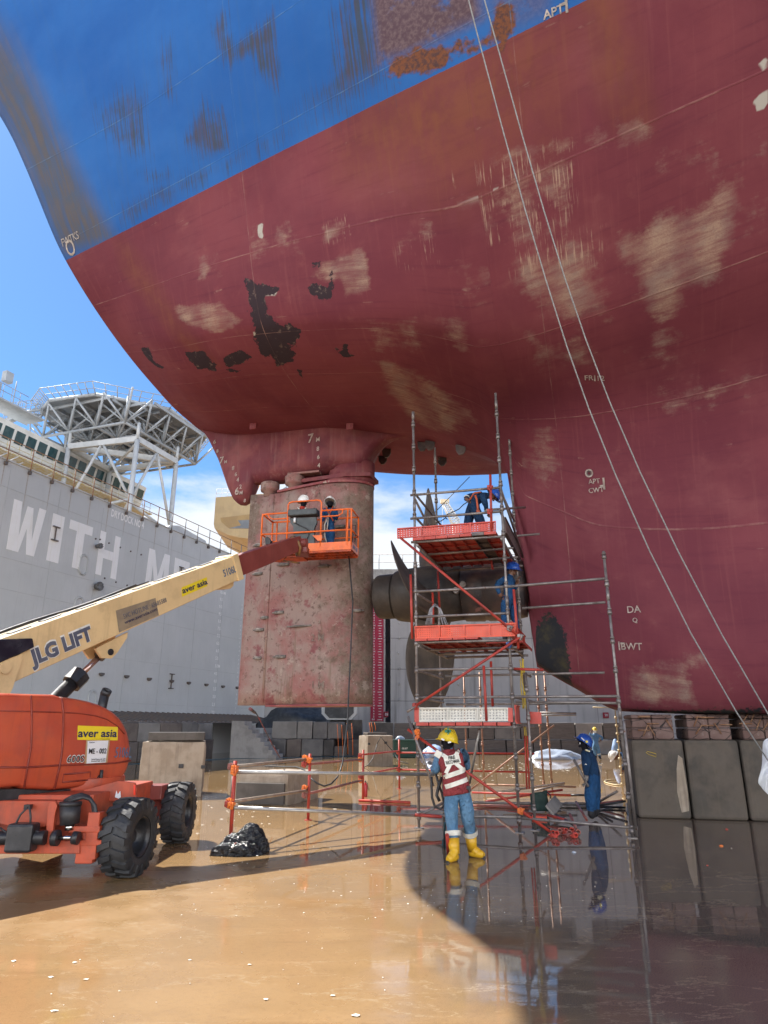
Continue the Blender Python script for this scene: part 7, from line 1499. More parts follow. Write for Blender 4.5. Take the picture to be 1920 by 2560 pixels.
# ---- worker in blue looking up
B5 = lambda x, y: (1380 + x / 6.504, 1780 + y / 6.504)
J = jp(B5, 14.0, dict(pelvis=(672, 1060), waist=(655, 960), chest=(610, 770), neckbase=(560, 630), neck=(535, 590), head0=(510, 545), head1=(520, 455), shL=(548, 680, -.14), elL=(560, 905, -.22), wrL=(560, 1040, -.20), haL=(548, 1130, -.2), shR=(600, 680, .16), elR=(600, 900, .2), wrR=(560, 1050, .14), haR=(540, 1130, .1),
                      hipL=(650, 1110, -.08), knL=(628, 1420, -.1), anL=(660, 1720, -.1), toL=(610, 1790, -.1), hipR=(690, 1110, .09), knR=(690, 1420, .12), anR=(705, 1715, .12), toR=(670, 1780, .12)))
for k in ('anL', 'anR'): J[k].z = .10
for k in ('toL', 'toR'): J[k].z = .05
w2, b2_ = person('worker in dark blue coverall and blue helmet, looking up with a tube in his hand', J, top='navy', bottom='blue_cloth', boots='boot_b', glove='glove', face='balaclava', helmet='h_blue', hdir=(.55, 0, .8), hfwd=(-1, 0, .25), look=(-1, -.1, .55), fat=1.4)
for s_ in 'LR': band(w2, J['kn' + s_], J['an' + s_], .12, .27, .094, .078)
band(w2, J['elL'], J['shL'], .12, .30, .074, .09); 
mb = MB(); q = J['head0'].lerp(J['head1'], .4) - b2_; mb.box(q + Vector((-.085, -.03, .0)), (.012, .09, .035), None, .005); mb.build('safety_glasses', M['paper'], w2)
mb = MB(); mb.box(J['shL'] - b2_ + Vector((.02, -.07, .06)), (.09, .05, .03), Matrix.Rotation(.3, 4, 'Y'), .008); mb.build('shoulder_tape', M['reflect_y'], w2)
text('DYNA', .09, M['rope_grey'], w2, frame(at(*B5(680, 690), 13.82) - b2_, (.5, .1, -.75), (.75, -.1, .5)), 'lettering', .01, .001) if False else None
mb = MB(); mb.box(at(*B5(500, 440), 13.86) - b2_, (.075, .01, .02), Matrix.Rotation(.75, 4, 'Y'), .003); mb.build('helmet_sticker', M['paper'], w2); mb = MB(); q = at(*B5(562, 482), 13.86) - b2_; mb.cyl(q, q + Vector((.0, -.012, 0)), .022, None, 14); mb.build('helmet_badge', M['yellow_decal'], w2)
tb_ = MB(); tb_.pipe(at(*B5(355, 770), 13.95), at(*B5(590, 1215), 13.78), .025, .005); tag(tb_.build('carried_tube', M['steel'], None), 'grey scaffold tube held by the worker looking up', 'tube')
# ---- far worker in light blue
J = jp(B5, 38.5, dict(pelvis=(708, 545), waist=(708, 500), chest=(706, 420), neckbase=(700, 350), neck=(697, 335), head0=(694, 315), head1=(694, 275), shL=(658, 372), elL=(612, 375), wrL=(630, 335, -.1), haL=(645, 310, -.1), shR=(760, 370), elR=(828, 430), wrR=(800, 462), haR=(780, 475), hipL=(685, 565), knL=(690, 650), anL=(715, 745), toL=(710, 760, -.15), hipR=(740, 565), knR=(755, 650), anR=(780, 745), toR=(790, 760, -.15)))
for k in ('anL', 'anR'): J[k].z = .10
for k in ('toL', 'toR'): J[k].z = .05
w3, b3_ = person('distant person in light blue coverall with yellow helmet and white face mask', J, top='sky_cloth', bottom='jean', face='mask_white', helmet='h_yellow', look=(0, -1, 0), hfwd=(0, -1, 0), fat=1.15); band(w3, J['knR'], J['anR'], .3, .5, .1, .09)
# ---- stooping worker beyond the leaning tube
Y4 = 24.0; g4 = gnd(*B5(1300, 1010)); Y4 = 22.5
J = jp(B5, Y4, dict(pelvis=(1330, 800), waist=(1290, 740), chest=(1200, 690), neckbase=(1110, 690), neck=(1080, 700), head0=(1030, 720), head1=(985, 715), shL=(1180, 700, -.2), elL=(1190, 850, -.2), wrL=(1150, 950, -.15), haL=(1140, 980, -.15), shR=(1180, 690, .2), elR=(1180, 840, .2), wrR=(1140, 940, .15), haR=(1130, 970, .15), hipL=(1330, 840, -.1), knL=(1280, 980, -.1), anL=(1330, 1130, -.1), toL=(1290, 1150, -.1), hipR=(1340, 840, .1), knR=(1300, 980, .1), anR=(1350, 1130, .1), toR=(1310, 1150, .1)))
for k in ('anL', 'anR'): J[k].z = .10
for k in ('toL', 'toR'): J[k].z = .05
w4, b4_ = person('stooping worker in white helmet partly hidden behind the leaning scaffold tube', J, top='navy', bottom='navy', helmet='h_white', hdir=(-.75, 0, .6), hfwd=(-.6, 0, -.7), look=(-.7, -.2, -.7), fat=1.05); band(w4, J['waist'], J['chest'], .55, .9, .19, .19, 'red_cloth', 'red_yoke')
# ---- worker bending on the upper deck
Y5 = SO.y + 1.05; zf3 = zd3 + .1
J = jp(R1, Y5, dict(pelvis=(845, 1400), waist=(865, 1350), chest=(930, 1290), neckbase=(1010, 1285), neck=(1035, 1290), head0=(1062, 1300), head1=(1085, 1275), shL=(950, 1290, -.18), elL=(985, 1390, -.25), wrL=(1000, 1460, -.15), haL=(1010, 1490, -.1), shR=(930, 1280, .16), elR=(770, 1300, .12), wrR=(765, 1330, -.05), haR=(800, 1350, -.08), hipL=(860, 1440, -.1), knL=(960, 1560, -.08), anL=(965, 1700, -.08), toL=(1000, 1700, -.08), hipR=(815, 1430, .1), knR=(765, 1560, .08), anR=(760, 1700, .08), toR=(800, 1700, .08)))
for k in ('anL', 'anR'): J[k].z = zf3 + .09
for k in ('toL', 'toR'): J[k].z = zf3 + .05
for s_ in 'LR': J['to' + s_].x = J['an' + s_].x + .14; J['kn' + s_].z = zf3 + .48
w5, b5_ = person('worker in navy coverall and orange harness bending over on the top deck', J, top='navy', bottom='navy', helmet='h_blue', hdir=(.75, -.1, .65), hfwd=(.6, -.3, -.75), look=(.7, -.3, -.65), fat=1.08)
band(w5, J['elL'], J['wrL'], .75, 1.0, .066, .052); band(w5, J['elR'], J['wrR'], .3, .7, .07, .055)
mb = MB(); q = [at(*R1(x, y), Y5 - .36) - b5_ for x, y in ((875, 1258), (893, 1310), (905, 1400), (908, 1448))]; q = [p_ + Vector((0, .13, 0)) for p_ in q]; mb.tube(q, .022, 6); mb.box(q[-1], (.07, .04, .07), None, .01); mb.tube([at(*R1(x, y), Y5 - .2) - b5_ for x, y in ((800, 1340), (850, 1260), (930, 1245))], .02, 6); mb.build('harness', M['strap'], w5)
mb = MB(); mb.tube([at(*R1(x, y), Y5 - .2) for x, y in ((830, 1300), (790, 1350), (730, 1390), (680, 1440), (600, 1480), (545, 1500), (520, 1530), (545, 1560), (530, 1540), (470, 1580), (430, 1578))], .012, 6); tag(mb.build('safety_lanyard', M['black'], None), 'dark safety lanyard running from the bent worker to a far post', 'lanyard')
# ---- worker standing on the middle deck
Y6 = SO.y + 1.15; zf2 = zd2 + .1
J = jp(R3, Y6, dict(pelvis=(1255, 915), waist=(1250, 850), chest=(1240, 730), neckbase=(1265, 650), neck=(1278, 625), head0=(1290, 600), head1=(1302, 550), shL=(1190, 680, -.12), elL=(1110, 760, -.15), wrL=(1150, 860, -.15), haL=(1180, 890, -.12), shR=(1290, 690, .12), elR=(1330, 800, .12), wrR=(1345, 730, .05), haR=(1355, 690, 0), hipL=(1220, 940, -.08), knL=(1205, 1090, -.08), anL=(1205, 1240, -.08), toL=(1240, 1250, -.08), hipR=(1290, 940, .08), knR=(1310, 1080, .08), anR=(1360, 1210, .08), toR=(1390, 1220, .08)))
for k in ('anL', 'anR'): J[k].z = zf2 + .09
for k in ('toL', 'toR'): J[k].z = zf2 + .05
w6, b6_ = person('worker in blue coverall and blue helmet standing behind the scaffold post on the middle deck', J, top='blue_cloth', bottom='blue_cloth', helmet='h_blue', hdir=(.1, -.1, 1), hfwd=(.8, -.6, -.1), look=(.8, -.6, -.2), fat=1.02)
w6['label'] = 'worker in blue standing on the middle scaffold deck, partly behind a post'
band(w6, J['knL'], J['anL'], .35, .6, .09, .075)
# ---- two on the lift platform
def wz(x, y, z): return P_(x, y, z) + LB
Yb = (NL + LB).y + .38
J = jp(Z9, Yb, dict(pelvis=(735, 640), waist=(735, 580), chest=(725, 450), neckbase=(735, 370), neck=(740, 350), head0=(745, 320), head1=(740, 262), shL=(640, 410), elL=(610, 540), wrL=(660, 600, -.15), haL=(690, 590, -.2), shR=(800, 400), elR=(850, 470), wrR=(860, 420, -.15), haR=(865, 400, -.2), hipL=(700, 660), knL=(700, 790), anL=(700, 900), toL=(710, 910, -.12), hipR=(770, 660), knR=(775, 790), anR=(780, 900), toR=(790, 910, -.12)))
for k in ('anL', 'anR'): J[k].z = ZF + .10
for k in ('toL', 'toR'): J[k].z = ZF + .06
w7, b7_ = person('person in red coverall and white helmet at the lift platform console', J, top='red_cloth', bottom='red_cloth', face='balaclava', helmet='h_white', hdir=(-.1, -.1, 1), hfwd=(.7, -.6, 0), look=(.7, -.6, -.2))
mb = MB(); mb.tube([J['shL'] - b7_ + Vector((.06, -.1, .05)), J['chest'] - b7_ + Vector((-.05, -.15, .06))], .018, 6); mb.tube([J['shR'] - b7_ + Vector((-.03, -.1, .03)), J['chest'] - b7_ + Vector((.05, -.16, .0))], .018, 6); mb.build('chest_tape', M['reflect'], w7)
Yb = (NR + LB).y + .42
J = jp(Z9, Yb, dict(pelvis=(1090, 625), waist=(1092, 570), chest=(1095, 450), neckbase=(1095, 370), neck=(1096, 350), head0=(1098, 325), head1=(1100, 275), shL=(1020, 400), elL=(1005, 500), wrL=(1020, 570, -.1), haL=(1030, 600, -.12), shR=(1168, 395), elR=(1178, 490), wrR=(1165, 545, .1), haR=(1150, 560, .15), hipL=(1060, 650), knL=(1068, 760), anL=(1075, 860), toL=(1070, 870, .1), hipR=(1115, 650), knR=(1118, 760), anR=(1112, 860), toR=(1118, 870, .1)))
for k in ('anL', 'anR'): J[k].z = ZF + .10
for k in ('toL', 'toR'): J[k].z = ZF + .06
w8, b8_ = person('person in blue coverall with red harness seen from behind on the lift platform', J, top='blue_cloth', bottom='blue_cloth', face='balaclava', helmet='h_white', hdir=(.05, .5, 1), hfwd=(.2, 1, 0), look=(.2, 1, .2), hs=1.1)
band(w8, J['elR'], J['wrR'], .5, .95, .07, .055); band(w8, J['knL'], J['anL'], .72, .98, .082, .074); band(w8, J['knR'], J['anR'], .72, .98, .082, .074)
mb = MB(); c = J['chest'] - b8_
for s_ in (-1, 1): mb.tube([J['sh' + ('L' if s_ < 0 else 'R')] - b8_ + Vector((-s_ * .05, -.1, .05)), c + Vector((s_ * .02, -.165, -.03)), J['waist'] - b8_ + Vector((-s_ * .1, -.14, .0))], .016, 6)
mb.build('harness', M['strap'], w8)
mb = MB(); mb.tube([c + Vector((0, -.17, -.05)), c + Vector((-.10, -.22, -.35)), c + Vector((-.09, -.2, -.62)), c + Vector((-.04, -.2, -.8))], .018, 6); mb.tube([c + Vector((-.02, -.17, -.15)), c + Vector((-.04, -.22, -.5))], .014, 6); mb.build('lanyard', M['rope_grey'], w8)
# ================================================================== LOOSE THINGS ON THE FLOOR
def conc_block(label, pbl, pbr, top_px, dep, mat='concrete', group=None, rot=None, holes=()):
    a, b_ = gnd(*pbl), gnd(*pbr); ex_ = (b_ - a).normalized(); w_ = (b_ - a).length; ang = math.atan2(ex_.y, ex_.x); h = at(*top_px, a.y).z
    o = empty('concrete_block', a, ang, label, 'block'); bm = bmesh.new(); bmesh.ops.create_cube(bm, size=1); bmesh.ops.subdivide_edges(bm, edges=bm.edges, cuts=7, use_grid_fill=True)
    for v in bm.verts:
        c = v.co.copy(); e_ = sum(1 for q in c if abs(abs(q) - .5) < .01); k = .965 if e_ >= 2 else 1
        v.co = Vector(((c.x * k + .5) * w_, (c.y * k + .5) * dep, (c.z * (k if c.z > 0 else 1) + .5) * h)) + Vector([mnoise.noise(c * 4 + Vector((i * 5, w_, h))) * .018 for i in range(3)])
    me = bpy.data.meshes.new('block_body'); bm.to_mesh(me); bm.free(); me.materials.append(M[mat] if mat in M else TONE[mat]); me.polygons.foreach_set('use_smooth', [True] * len(me.polygons))
    q = bpy.data.objects.new('block_body', me); COL.objects.link(q); q.parent = o; md = q.modifiers.new('b', 'EDGE_SPLIT'); md.split_angle = rad(50)
    for (x, z, s_) in holes: mb = MB(); mb.box((x * w_, -.012, z * h), (s_, .03, s_ * .8)); mb.build('lifting_slot', M['black'], o)
    return o, w_, h
cb1, w1_, h1_ = conc_block('large tan concrete block behind the boom lift with a dark timber on top', Z7(940, 955), Z7(1395, 945), Z7(1180, 562), 1.5, holes=((.64, .55, .12), (.985, .53, .1)))
mb = MB(); mb.box((w1_ * .53, .6, h1_ + .115), (w1_ * .88, 1.1, .2), None, .015); o = mb.build('timber_beam', TONE['dark'], None); o.matrix_world = cb1.matrix_basis.copy(); tag(o, 'flat dark timber lying on the tan block behind the boom lift', 'timber')
cb2, w2_, h2_ = conc_block('low concrete block with a dark timber face standing behind the tube barrier', RB(105, 500), RB(525, 515), RB(530, 240), 1.9)
mb = MB(); mb.box((w2_ * .48, -.05, h2_ * .37), (w2_ * .95, .08, h2_ * .66), None, .01); mb.build('timber_face', TONE['dark'], cb2)
cb3, w3_, h3_ = conc_block('pale concrete block with a black cable over it, beyond the red barrier rails', RB(1190, 186), RB(1405, 180), z6(0, 0) if False else (945, 1838), 1.0, holes=((.7, .75, .12), (.05, .72, .1)))
mb = MB(); mb.box((w3_ * .45, .45, h3_ + .06), (w3_ * .75, .5, .12), None, .02); o = mb.build('timber_offcut', TONE['timber'], None); o.matrix_world = cb3.matrix_basis.copy(); tag(o, 'small timber offcut on the pale block beyond the red rails', 'timber')
# keel blocks under the ship
KB = lambda x, y: (1700 + x / 6.914, 1760 + y / 6.914)
M['keel_conc'] = pm('keel_block_concrete', (.105, .085, .068), (.07, .06, .05), 1.4, .85, 0, .3, 10, streak=((.13, .105, .075), .5), spots=((.16, .155, .155), 1.2, .66), dirt=((.04, .036, .034), 3, .6))
def crack_timber():
    m, nt, b = NT('cracked_keel_timber'); g = G(nt); o = g.obj(); a = g.noise(o, 1.8, 6); v = g.vor(g.map(o, (1, 1, 1.6)), 3.2, 'DISTANCE_TO_EDGE'); ck = g.rng(g.math('ADD', v, g.math('MULTIPLY', g.math('SUBTRACT', g.noise(o, 6, 6), .5), .10)), .012, .03, 1, 0)
    col = g.mix(g.rng(a, .35, .65), (.12, .07, .06), (.18, .115, .10)); col = g.mix(g.rng(g.noise(o, 9, 8, .7), .56, .7, 0, .6), col, (.24, .18, .16)); col = g.mix(ck, col, (.02, .016, .016))
    g.put(b.inputs['Base Color'], col); b.inputs['Roughness'].default_value = .85; g.put(b.inputs['Normal'], g.bump(g.math('SUBTRACT', a, ck), .6, .04)); return m
M['keel_timber'] = crack_timber()
k0 = gnd(*KB(-735, 1965)); kx = (gnd(*KB(1300, 2030)) - gnd(*KB(215, 2000))).normalized(); kang = math.atan2(kx.y, kx.x); kz = at(*KB(560, 622), 14.0).z
e0 = gnd(*KB(222, 1998)); wk = (gnd(*KB(1205, 2022)) - e0).length
kp = None
KL = [('leftmost keel block with a pale vertical stain, nearest the leaning tube', 'cracked timber packing on the leftmost keel block'), ('plain keel block second from the left under the hull', 'stapled timber packing on the second keel block from the left'), ('third keel block from the left, behind the white plastic sheet', 'timber packing on the third keel block, behind the ropes'), ('fourth keel block from the left, at the picture edge', 'timber packing on the fourth keel block at the picture edge')]
for i in range(-1, 3):
    p = e0 + kx * (wk * i + .02); lb, lt = KL[i + 1]
    o = empty('keel_block', p, kang, lb, 'keel block'); mb = MB(); mb.box((wk / 2 - .01, .8, kz / 2), (wk - .035, 1.6, kz), None, .055); mb.build('block_body', M['keel_conc'], o)
    if i == -1: mb = MB(); mb.prism([(wk * .80, .12), (wk * .93, .15), (wk * .95, .5), (wk * .93, 1.1), (wk * .86, 1.16), (wk * .80, .9), (wk * .76, .5), (wk * .78, .25)], .0, .006, Matrix.Rotation(rad(90), 4, 'X')); mb.build('pale_stain', M['concrete'], o); mb = MB(); mb.tube([(wk * .3, -.005, 1.22), (wk * .45, -.005, 1.18), (wk * .45, -.005, 1.12), (wk * .32, -.005, 1.16), (wk * .27, -.005, 1.2)], .006, 6, True); mb.build('chalk_mark', M['yellow_rope'], o)
    t = empty('keel_timber', p + Vector((0, 0, kz)), kang, lt, 'timber'); h = 1.925 - kz; x0 = .1 if i >= 0 else .05
    for r_, (z0, z1) in enumerate(((0, .46), (.46, .82), (.82, 1.0))):
        n_ = 2
        for k in range(n_):
            xa, xb_ = x0 + (wk - .2) * k / n_, x0 + (wk - .2) * (k + 1) / n_; mb = MB(); mb.box(((xa + xb_) / 2, .75 + .01 * r_ * (k - .5), h * (z0 + z1) / 2), (xb_ - xa - .008, 1.35, h * (z1 - z0) - .008), None, .025); mb.build('packing', M['keel_timber'], t)
    rs = random.Random(i + 9)
    for k in range(7):
        x, z = rs.uniform(.15, wk - .15), rs.uniform(.35, .92) * h; a = rs.choice((0, 0, 1.1, -1.1, .9)); L = .11; d = Vector((math.cos(a) * L, 0, math.sin(a) * L)); mb = MB(); c = Vector((x, .05, z)); mb.tube([c - d + Vector((0, .06, 0)), c - d, c + d, c + d + Vector((0, .06, 0))], .012, 6); mb.build('iron_dog', M['rail_rust'], t)
# ropes from the ship's deck, slack wires to the right
M['wire'] = pm('grey_rope', (.30, .31, .31), (.22, .22, .22), 30, .6, 0, .2)
for (top, mids, lab) in (((1005, -20), [(1040, 120), (1098, 330), (1135, 455), (1176, 600), (1225, 765), (1270, 890), (1300, 965), (1400, 1190), (1480, 1380), (1600, 1575), (1690, 1690)], 'left of two long grey ropes slanting down the hull to the right edge'), ((1042, -20), [(1080, 115), (1137, 330), (1172, 455), (1217, 600), (1265, 740), (1308, 860), (1360, 985), (1460, 1190), (1556, 1380), (1664, 1575), (1760, 1700)], 'right of two long grey ropes slanting down the hull to the right edge')):
    pts = [top] + mids; n_ = len(pts); P3 = []
    for k, (x, y) in enumerate(pts): Yk = lerp(7.6, 11.2, k / (n_ - 1)); P3.append(atd(x, y, Yk))
    P3.insert(0, P3[0] + (P3[0] - P3[1]) * 5.0)
    for _ in range(3): P3 = [P3[0]] + [(P3[k - 1] + P3[k] * 2 + P3[k + 1]) / 4 for k in range(1, len(P3) - 1)] + [P3[-1]]
    mb = MB(); mb.tube(P3, .011, 8); tag(mb.build('hull_rope', M['wire'], None), lab, 'rope')
# power cable hanging from the platform, tether from the rudder
mb = MB(); top = wz(Wp * .86, Dp * .95, ZF - .05) if False else P_(Wp * .9, Dp * .95, ZF) + LB; cpts = [top] + [atd(x, y, Yk) for x, y, Yk in ((762, 1300, 15.9), (757, 1420, 15.8), (753, 1500, 15.6), (751, 1560, 15.4))]
cpts += [at(*RB(x, y), Yk) for x, y, Yk in ((985, 150, 15.2), (965, 220, 15), (940, 275, 14.8), (890, 330, 14.6), (830, 350, 14.5), (770, 325, 14.4), (720, 285, 14.5), (665, 215, 15.2), (600, 190, 16), (480, 188, 16.6), (340, 184, 16.9))]
for q in cpts[6:]: q.z = max(q.z, .02)
mb.tube(cpts, .017, 8); tag(mb.build('power_cable', M['black'], None), 'black cable hanging from the lift platform and looping over the barrier', 'cable')
r6 = lambda x, y: (500 + x / 3.456, 1500 + y / 3.456)
mb = MB(); mb.tube([at(*r6(440, 945), 17.5), at(*r6(490, 985), 17.8), at(*r6(560, 1120), 18.5), at(*r6(625, 1250), 19), at(*r6(690, 1360), 19.5)], .014, 6); mb.cyl(at(*r6(432, 940), 17.4), at(*r6(478, 975), 17.7), .045, .03, 10); tag(mb.build('tether_line', pm('dark_tether', (.05, .05, .055), (.3, .04, .04), 2, .6, 0, 0), None), 'dark tether with a red hook hanging below the rudder corner', 'line')
mb = MB(); mb.tube([at(*RB(1270, 0), 31.5), at(*RB(1255, 60), 31.4), at(*RB(1235, 120), 31.2), at(*RB(1200, 170), 31), at(*RB(1160, 195), 30.8)], .02, 6); mb.tube([at(*RB(1270, 0), 31.5), at(*RB(1300, -60), 31.6), at(*RB(1340, -10), 31.6), at(*RB(1400, 60), 31.6), at(*RB(1450, 140), 31), at(*RB(1530, 165), 30)], .018, 6); tag(mb.build('ground_cable', M['black'], None), 'thin black cable draped over the pale block beyond the barrier', 'cable')
# black rubbish bag
R8 = lambda x, y: (300 + x / 3.318, 1700 + y / 3.318)
M['bag'] = pm('black_plastic_film', (.010, .011, .013), (.018, .019, .022), 3, .16, 0, 0)
def bagmat():
    m, nt, b = NT('crumpled_black_plastic'); g = G(nt); o = g.obj(); b.inputs['Base Color'].default_value = (.012, .013, .016, 1); b.inputs['Roughness'].default_value = .16
    n1 = g.vor(g.map(g.n('TexCoord').outputs['Object'], (1, 1, 1)), 9, 'F1'); n2 = g.noise(o, 7, 5, .6, 1.6); g.put(b.inputs['Normal'], g.bump(g.math('ADD', g.math('MULTIPLY', n1, .6), n2), 1.0, .06)); return m
M['bag'] = bagmat()
gb1 = gnd(*R8(980, 1452)); bagE = empty('rubbish_bag', gb1, 0, 'crumpled shiny black plastic bag on the wet floor beside the barrier', 'bag')
def baglump(cx, cy, r, sx, sy, sz, seed, name='bag_film'):
    bm = bmesh.new(); bmesh.ops.create_icosphere(bm, subdivisions=6, radius=1); S = Vector((seed, seed * .3, seed * .7))
    def ridge(p, f): return 1 - 2 * abs(mnoise.noise(p * f + S))
    for v in bm.verts:
        c = v.co.copy(); w_ = c + Vector((mnoise.noise(c * 2 + S), mnoise.noise(c * 2 - S), mnoise.noise(c * 2.3 + S * 2))) * .35
        d = 1 + .34 * mnoise.noise(c * 1.2 + S) + .10 * ridge(w_, 2.1) + .075 * ridge(w_, 4.3) + .035 * ridge(w_, 9)
        v.co = Vector((cx + c.x * r * sx * d, cy + c.y * r * sy * d, max(.004 + .003 * mnoise.noise(c * 9), c.z * r * sz * d + r * sz * .28)))
    me = bpy.data.meshes.new(name); bm.to_mesh(me); bm.free(); me.materials.append(M['bag']); me.polygons.foreach_set('use_smooth', [True] * len(me.polygons)); o = bpy.data.objects.new(name, me); COL.objects.link(o); o.parent = bagE
baglump(.12, .20, .20, 1.1, .8, 1.1, 2); baglump(-.02, .0, .19, 1.6, .6, .62, 7); baglump(-.06, .14, .17, 1.2, .7, 1.1, 12)
q = at(*R8(980, 1345), gb1.y - .02) - gb1; mb = MB(); mb.lathe([(.02, -.03), (.036, -.03), (.04, -.02), (.04, .02), (.032, .025), (.02, .025)], 20, Matrix.Translation(q + Vector((-.03, .0, -.05))) @ Matrix.Rotation(rad(40), 4, 'X') @ Matrix.Rotation(rad(35), 4, 'Y')); mb.build('yellow_ring', M['rail_brown'], bagE)
# red extinguisher, red tube on the floor
g_ = gnd(*RB(1172, 437)); o = empty('fire_extinguisher', g_, 0, 'small red fire extinguisher standing by the third barrier post', 'extinguisher'); mb = MB(); mb.lathe([(0, 0), (.05, 0), (.055, .02), (.055, .26), (.04, .3), (.018, .32), (.018, .34)], 20); mb.build('cylinder', pm('extinguisher_red', (.42, .02, .03), None, 3, .3, 0, 0), o); mb = MB(); mb.box((0, 0, .36), (.035, .08, .035), None, .008); mb.tube([(0, .03, .35), (.06, .02, .3), (.07, 0, .16)], .009, 6); mb.build('valve', M['black'], o)
def loose(a, b_, mat, label, r=.0245, lift_=.0, hollow=True, group=None, cat='tube', name='loose_tube'):
    mb = MB(); a, b_ = Vector(a), Vector(b_); mb.pipe(a, b_, r, .005) if hollow else mb.cyl(a, b_, r); return tag(mb.build(name, M[mat], None), label, cat, group)
loose(gnd(*RB(1120, 468), .03), gnd(*RB(1545, 485), .03), 'red_tube', 'red tube with couplers lying on the floor under the barrier', .03)
Z4 = lambda x, y: (1180 + x / 5.53, 1900 + y / 5.53)
def gz(pt, z): return gnd(*Z4(*pt), z)
for a, za, b_, zb, m_, lab in [((0, 450), .12, (1365, 487), .12, 'red_tube', 'long level red tube lying across the pile left of the standing worker'), ((190, 575), .06, (1252, 412), .3, 'red_tube', 'red tube sloping up to the right over the tube pile'), ((420, 437), .25, (1275, 318), .35, 'rail_tan', 'tan tube with a clamp on its end, topmost of the pile'), ((860, 425), .2, (1270, 335), .32, 'steel', 'grey tube lying along the topmost tan tube'),
                      ((1365, 485), .1, (1560, 487), .1, 'black_metal', 'dark tube continuing the long red one'), ((0, 590), .03, (810, 612), .03, 'steel', 'grey tube flat on the floor left of the green bag'), ((20, 632), .03, (780, 655), .03, 'rail_brown', 'brown tube flat on the floor nearest the watchman'), ((1200, 640), .03, (1570, 645), .03, 'steel', 'grey tube flat on the floor behind the standing worker'),
                      ((1285, 592), .06, (1560, 600), .06, 'steel', 'grey tube with an open end beside the standing worker'), ((1370, 602), .05, (1600, 606), .05, 'steel', 'second open-ended grey tube beside the standing worker'), ((1440, 580), .22, (1585, 830), .03, 'rail_brown', 'brown tube leaning down towards the front ledger'), ((1352, 748), .22, (1440, 955), .03, 'rail_brown', 'short brown open tube leaning behind the clamps'),
                      ((1045, 760), .10, (1300, 830), .08, 'red_tube', 'red open-ended tube below the green bag'), ((1100, 752), .10, (1380, 850), .06, 'steel', 'grey open-ended tube under the plank'), ((1137, 746), .11, (1420, 905), .05, 'black_metal', 'black open-ended tube under the plank'), ((1075, 722), .13, (1220, 700), .1, 'steel', 'short grey open tube above the others by the bag')]:
    loose(gz(a, za), gz(b_, zb), m_, lab)
for a, za, b_, zb, m_, lab in [((730, 1480), .12, (1060, 1290), .42, 'steel', 'tube with a coupler end pointing up right of the worker'), ((760, 1520), .08, (1195, 1450), .2, 'black_metal', 'dark open tube lying right of the worker'), ((750, 1490), .06, (1150, 1440), .16, 'rail_brown', 'brown tube lying right of the worker under the dark one'), ((100, 1525), .03, (1190, 1555), .03, 'black_metal', 'long dark tube flat on the floor by the boots'), ((760, 1610), .03, (960, 1570), .12, 'black_metal', 'short dark tube right of the boots')]:
    A_, B_ = gnd(*B5(*a), za), gnd(*B5(*b_), zb); loose(A_, B_, m_, lab)
p = gnd(*Z4(940, 748), 0); o = empty('tool_bag', p, -.1, 'dark green canvas tool bag standing on the red plank by the tubes', 'bag'); hb = at(*Z4(1060, 450), p.y).z - .07; wd_ = (gnd(*Z4(1075, 745)) - gnd(*Z4(840, 748))).length
mb = MB(); rows = []
for k in range(9):
    f = k / 8; row = []
    for i in range(28):
        t = 6.2832 * i / 28; c_, s_ = math.cos(t), math.sin(t); sq = lambda v: math.copysign(abs(v) ** .5, v); z = .07 + f * hb * (1 + .14 * c_ * f); row.append((wd_ * .5 * sq(c_) * (1 - .05 * f) + .012 * mnoise.noise(Vector((c_ * 3, s_ * 3, f * 5))), .16 * sq(s_) * (1 - .25 * f) + .02 * mnoise.noise(Vector((c_ * 4, s_ * 2, f * 6))), z))
    rows.append(row)
mb.grid(rows, True, None, True); mb.add(rows[0], [list(range(28))]); mb.add([(x * .9, y * .8, z - .03) for x, y, z in rows[-1]], [list(range(28))]); M['bag_green'] = pm('green_canvas', (.014, .035, .03), (.02, .05, .042), 5, .8, 0, .4, 18); mb.build('bag_body', M['bag_green'], o)
mb = MB(); mb.tube([(wd_ * .35, -.05, .07 + hb * 1.0), (wd_ * .5, -.06, .07 + hb * 1.02), (wd_ * .62, -.06, .07 + hb * .9), (wd_ * .66, -.06, .07 + hb * .68), (wd_ * .58, -.06, .07 + hb * .72)], .014, 8); mb.build('handle', M['black'], o)
p0, p1 = gz((1075, 700), .18), gz((1190, 560), .28); mb = MB(); d = (p1 - p0); mb.box((0, 0, 0), (d.length, .22, .04), frame((p0 + p1) / 2, d, (.3, 1, .3)), .004); tag(mb.build('timber_board', pm('grey_board', (.25, .235, .22), (.2, .19, .18), 4, .8, 0, .3), None), 'short weathered grey board leaning on the green bag', 'board')
p0, p1 = gz((830, 790), .03), gz((1035, 795), .03); mb = MB(); mb.box((p0 + p1) / 2, ((p1 - p0).length, .2, .06), math.atan2(p1.y - p0.y, p1.x - p0.x), .006); tag(mb.build('steel_plank', M['board_orange'], None), 'short orange steel plank on the floor under the green bag', 'plank')
rr = random.Random(21)
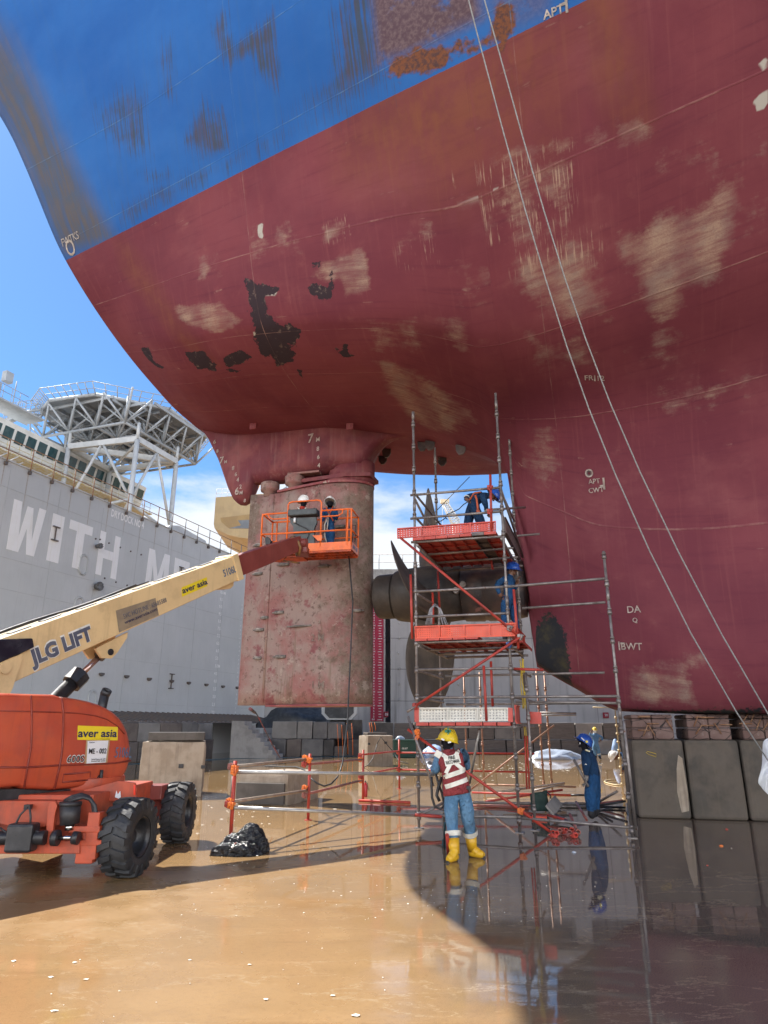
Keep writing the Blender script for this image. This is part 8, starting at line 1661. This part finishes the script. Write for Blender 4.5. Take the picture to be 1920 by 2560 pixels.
for i in range(9):
    px, py = 1115 + 42 * i + rr.uniform(-8, 8), 1030 + rr.uniform(-32, 38); p = gz((px, py), .03); mb = MB(); mb.box((0, 0, 0), (.065, .05, .05), Matrix.Rotation(rr.random() * 3, 4, 'Z'), .012); mb.cyl((-.06, 0, .01), (.07, .02, .03), .012, None, 8); mb.lathe([(.03, -.03), (.04, -.03), (.04, .03), (.03, .03), (.03, -.03)], 12, Matrix.Rotation(rr.random() * 2, 4, 'X') @ Matrix.Translation((.02, .03, .02)))
    o = mb.build('loose_clamp', M['board_red'] if i % 3 == 1 else M['rail_brown'] if i % 3 else M['red_tube'], None); o.location = p; tag(o, 'small scaffold clamp in the red heap at the foot of the slanting brace', 'clamp', 'loose scaffold clamps in a heap')
# white sheet hanging at the picture edge
sh = [KB(1440, 640), KB(1521, 580), KB(1700, 560), KB(1760, 1600), KB(1600, 1640), KB(1521, 1580), KB(1420, 1490), KB(1425, 1420), KB(1315, 1360), KB(1400, 1100), KB(1440, 900), KB(1445, 790)]
mb = MB(); Ys = 11.6; P3 = [at(*p, Ys) for p in sh]; cen_ = sum(P3, Vector()) / len(P3); rows = []
for k in range(7):
    f = 1 - k / 6; rows.append([cen_ + (p - cen_) * max(.02, f) + Vector((0, -.12 * (1 - f * f) + .05 * math.sin(7 * f + i * 1.9), 0)) for i, p in enumerate(P3)])
mb.grid(rows, True, None, True); mb.grid([[p + Vector((0, .22 * (1 - (k / 6)), 0)) for p in r] for k, r in enumerate(rows[::-1])], True, None, True) if False else None
o = mb.build('plastic_sheet', pm('white_plastic', (.58, .60, .63), (.66, .68, .70), 2, .4, 0, .4, 5), None); md = o.modifiers.new('s', 'SOLIDIFY'); md.thickness = .01; sb = o.modifiers.new('ss', 'SUBSURF'); sb.levels = 2; sb.render_levels = 2; tag(o, 'white plastic sheet hanging by the keel blocks at the right edge', 'sheet')
# bits of litter
for (x, y, m_, lab, r) in ((1558, 1828, 'clip_orange', 'small orange scrap on the wet shaded floor, the nearer one', .028), (1570, 1792, 'red_tube', 'small red scrap on the wet shaded floor near the keel blocks', .025), (1240, 1842, 'sheet', 'crumpled pale blue scrap on the wet floor right of the yellow boots', .03), (1528, 1870, 'red_tube', 'tiny red scrap on the wet floor below the keel blocks', .012)):
    p = gndd(x, y); o = lump('litter', p, r, x, M[m_], lab, 'litter', (1, .8, .8), .4, 2, 1.8)
mb = MB(); mb.tube([gnd(*B5(x, y), .02) for x, y in ((1140, 1190), (1000, 1180), (880, 1150), (850, 1130), (880, 1110), (960, 1100), (1040, 1100))], .018, 8); tag(mb.build('floor_hose', pm('cream_hose', (.62, .5, .3), None, 4, .5, 0, .1), None), 'cream hose curling on the sunlit floor beyond the scaffold', 'hose')
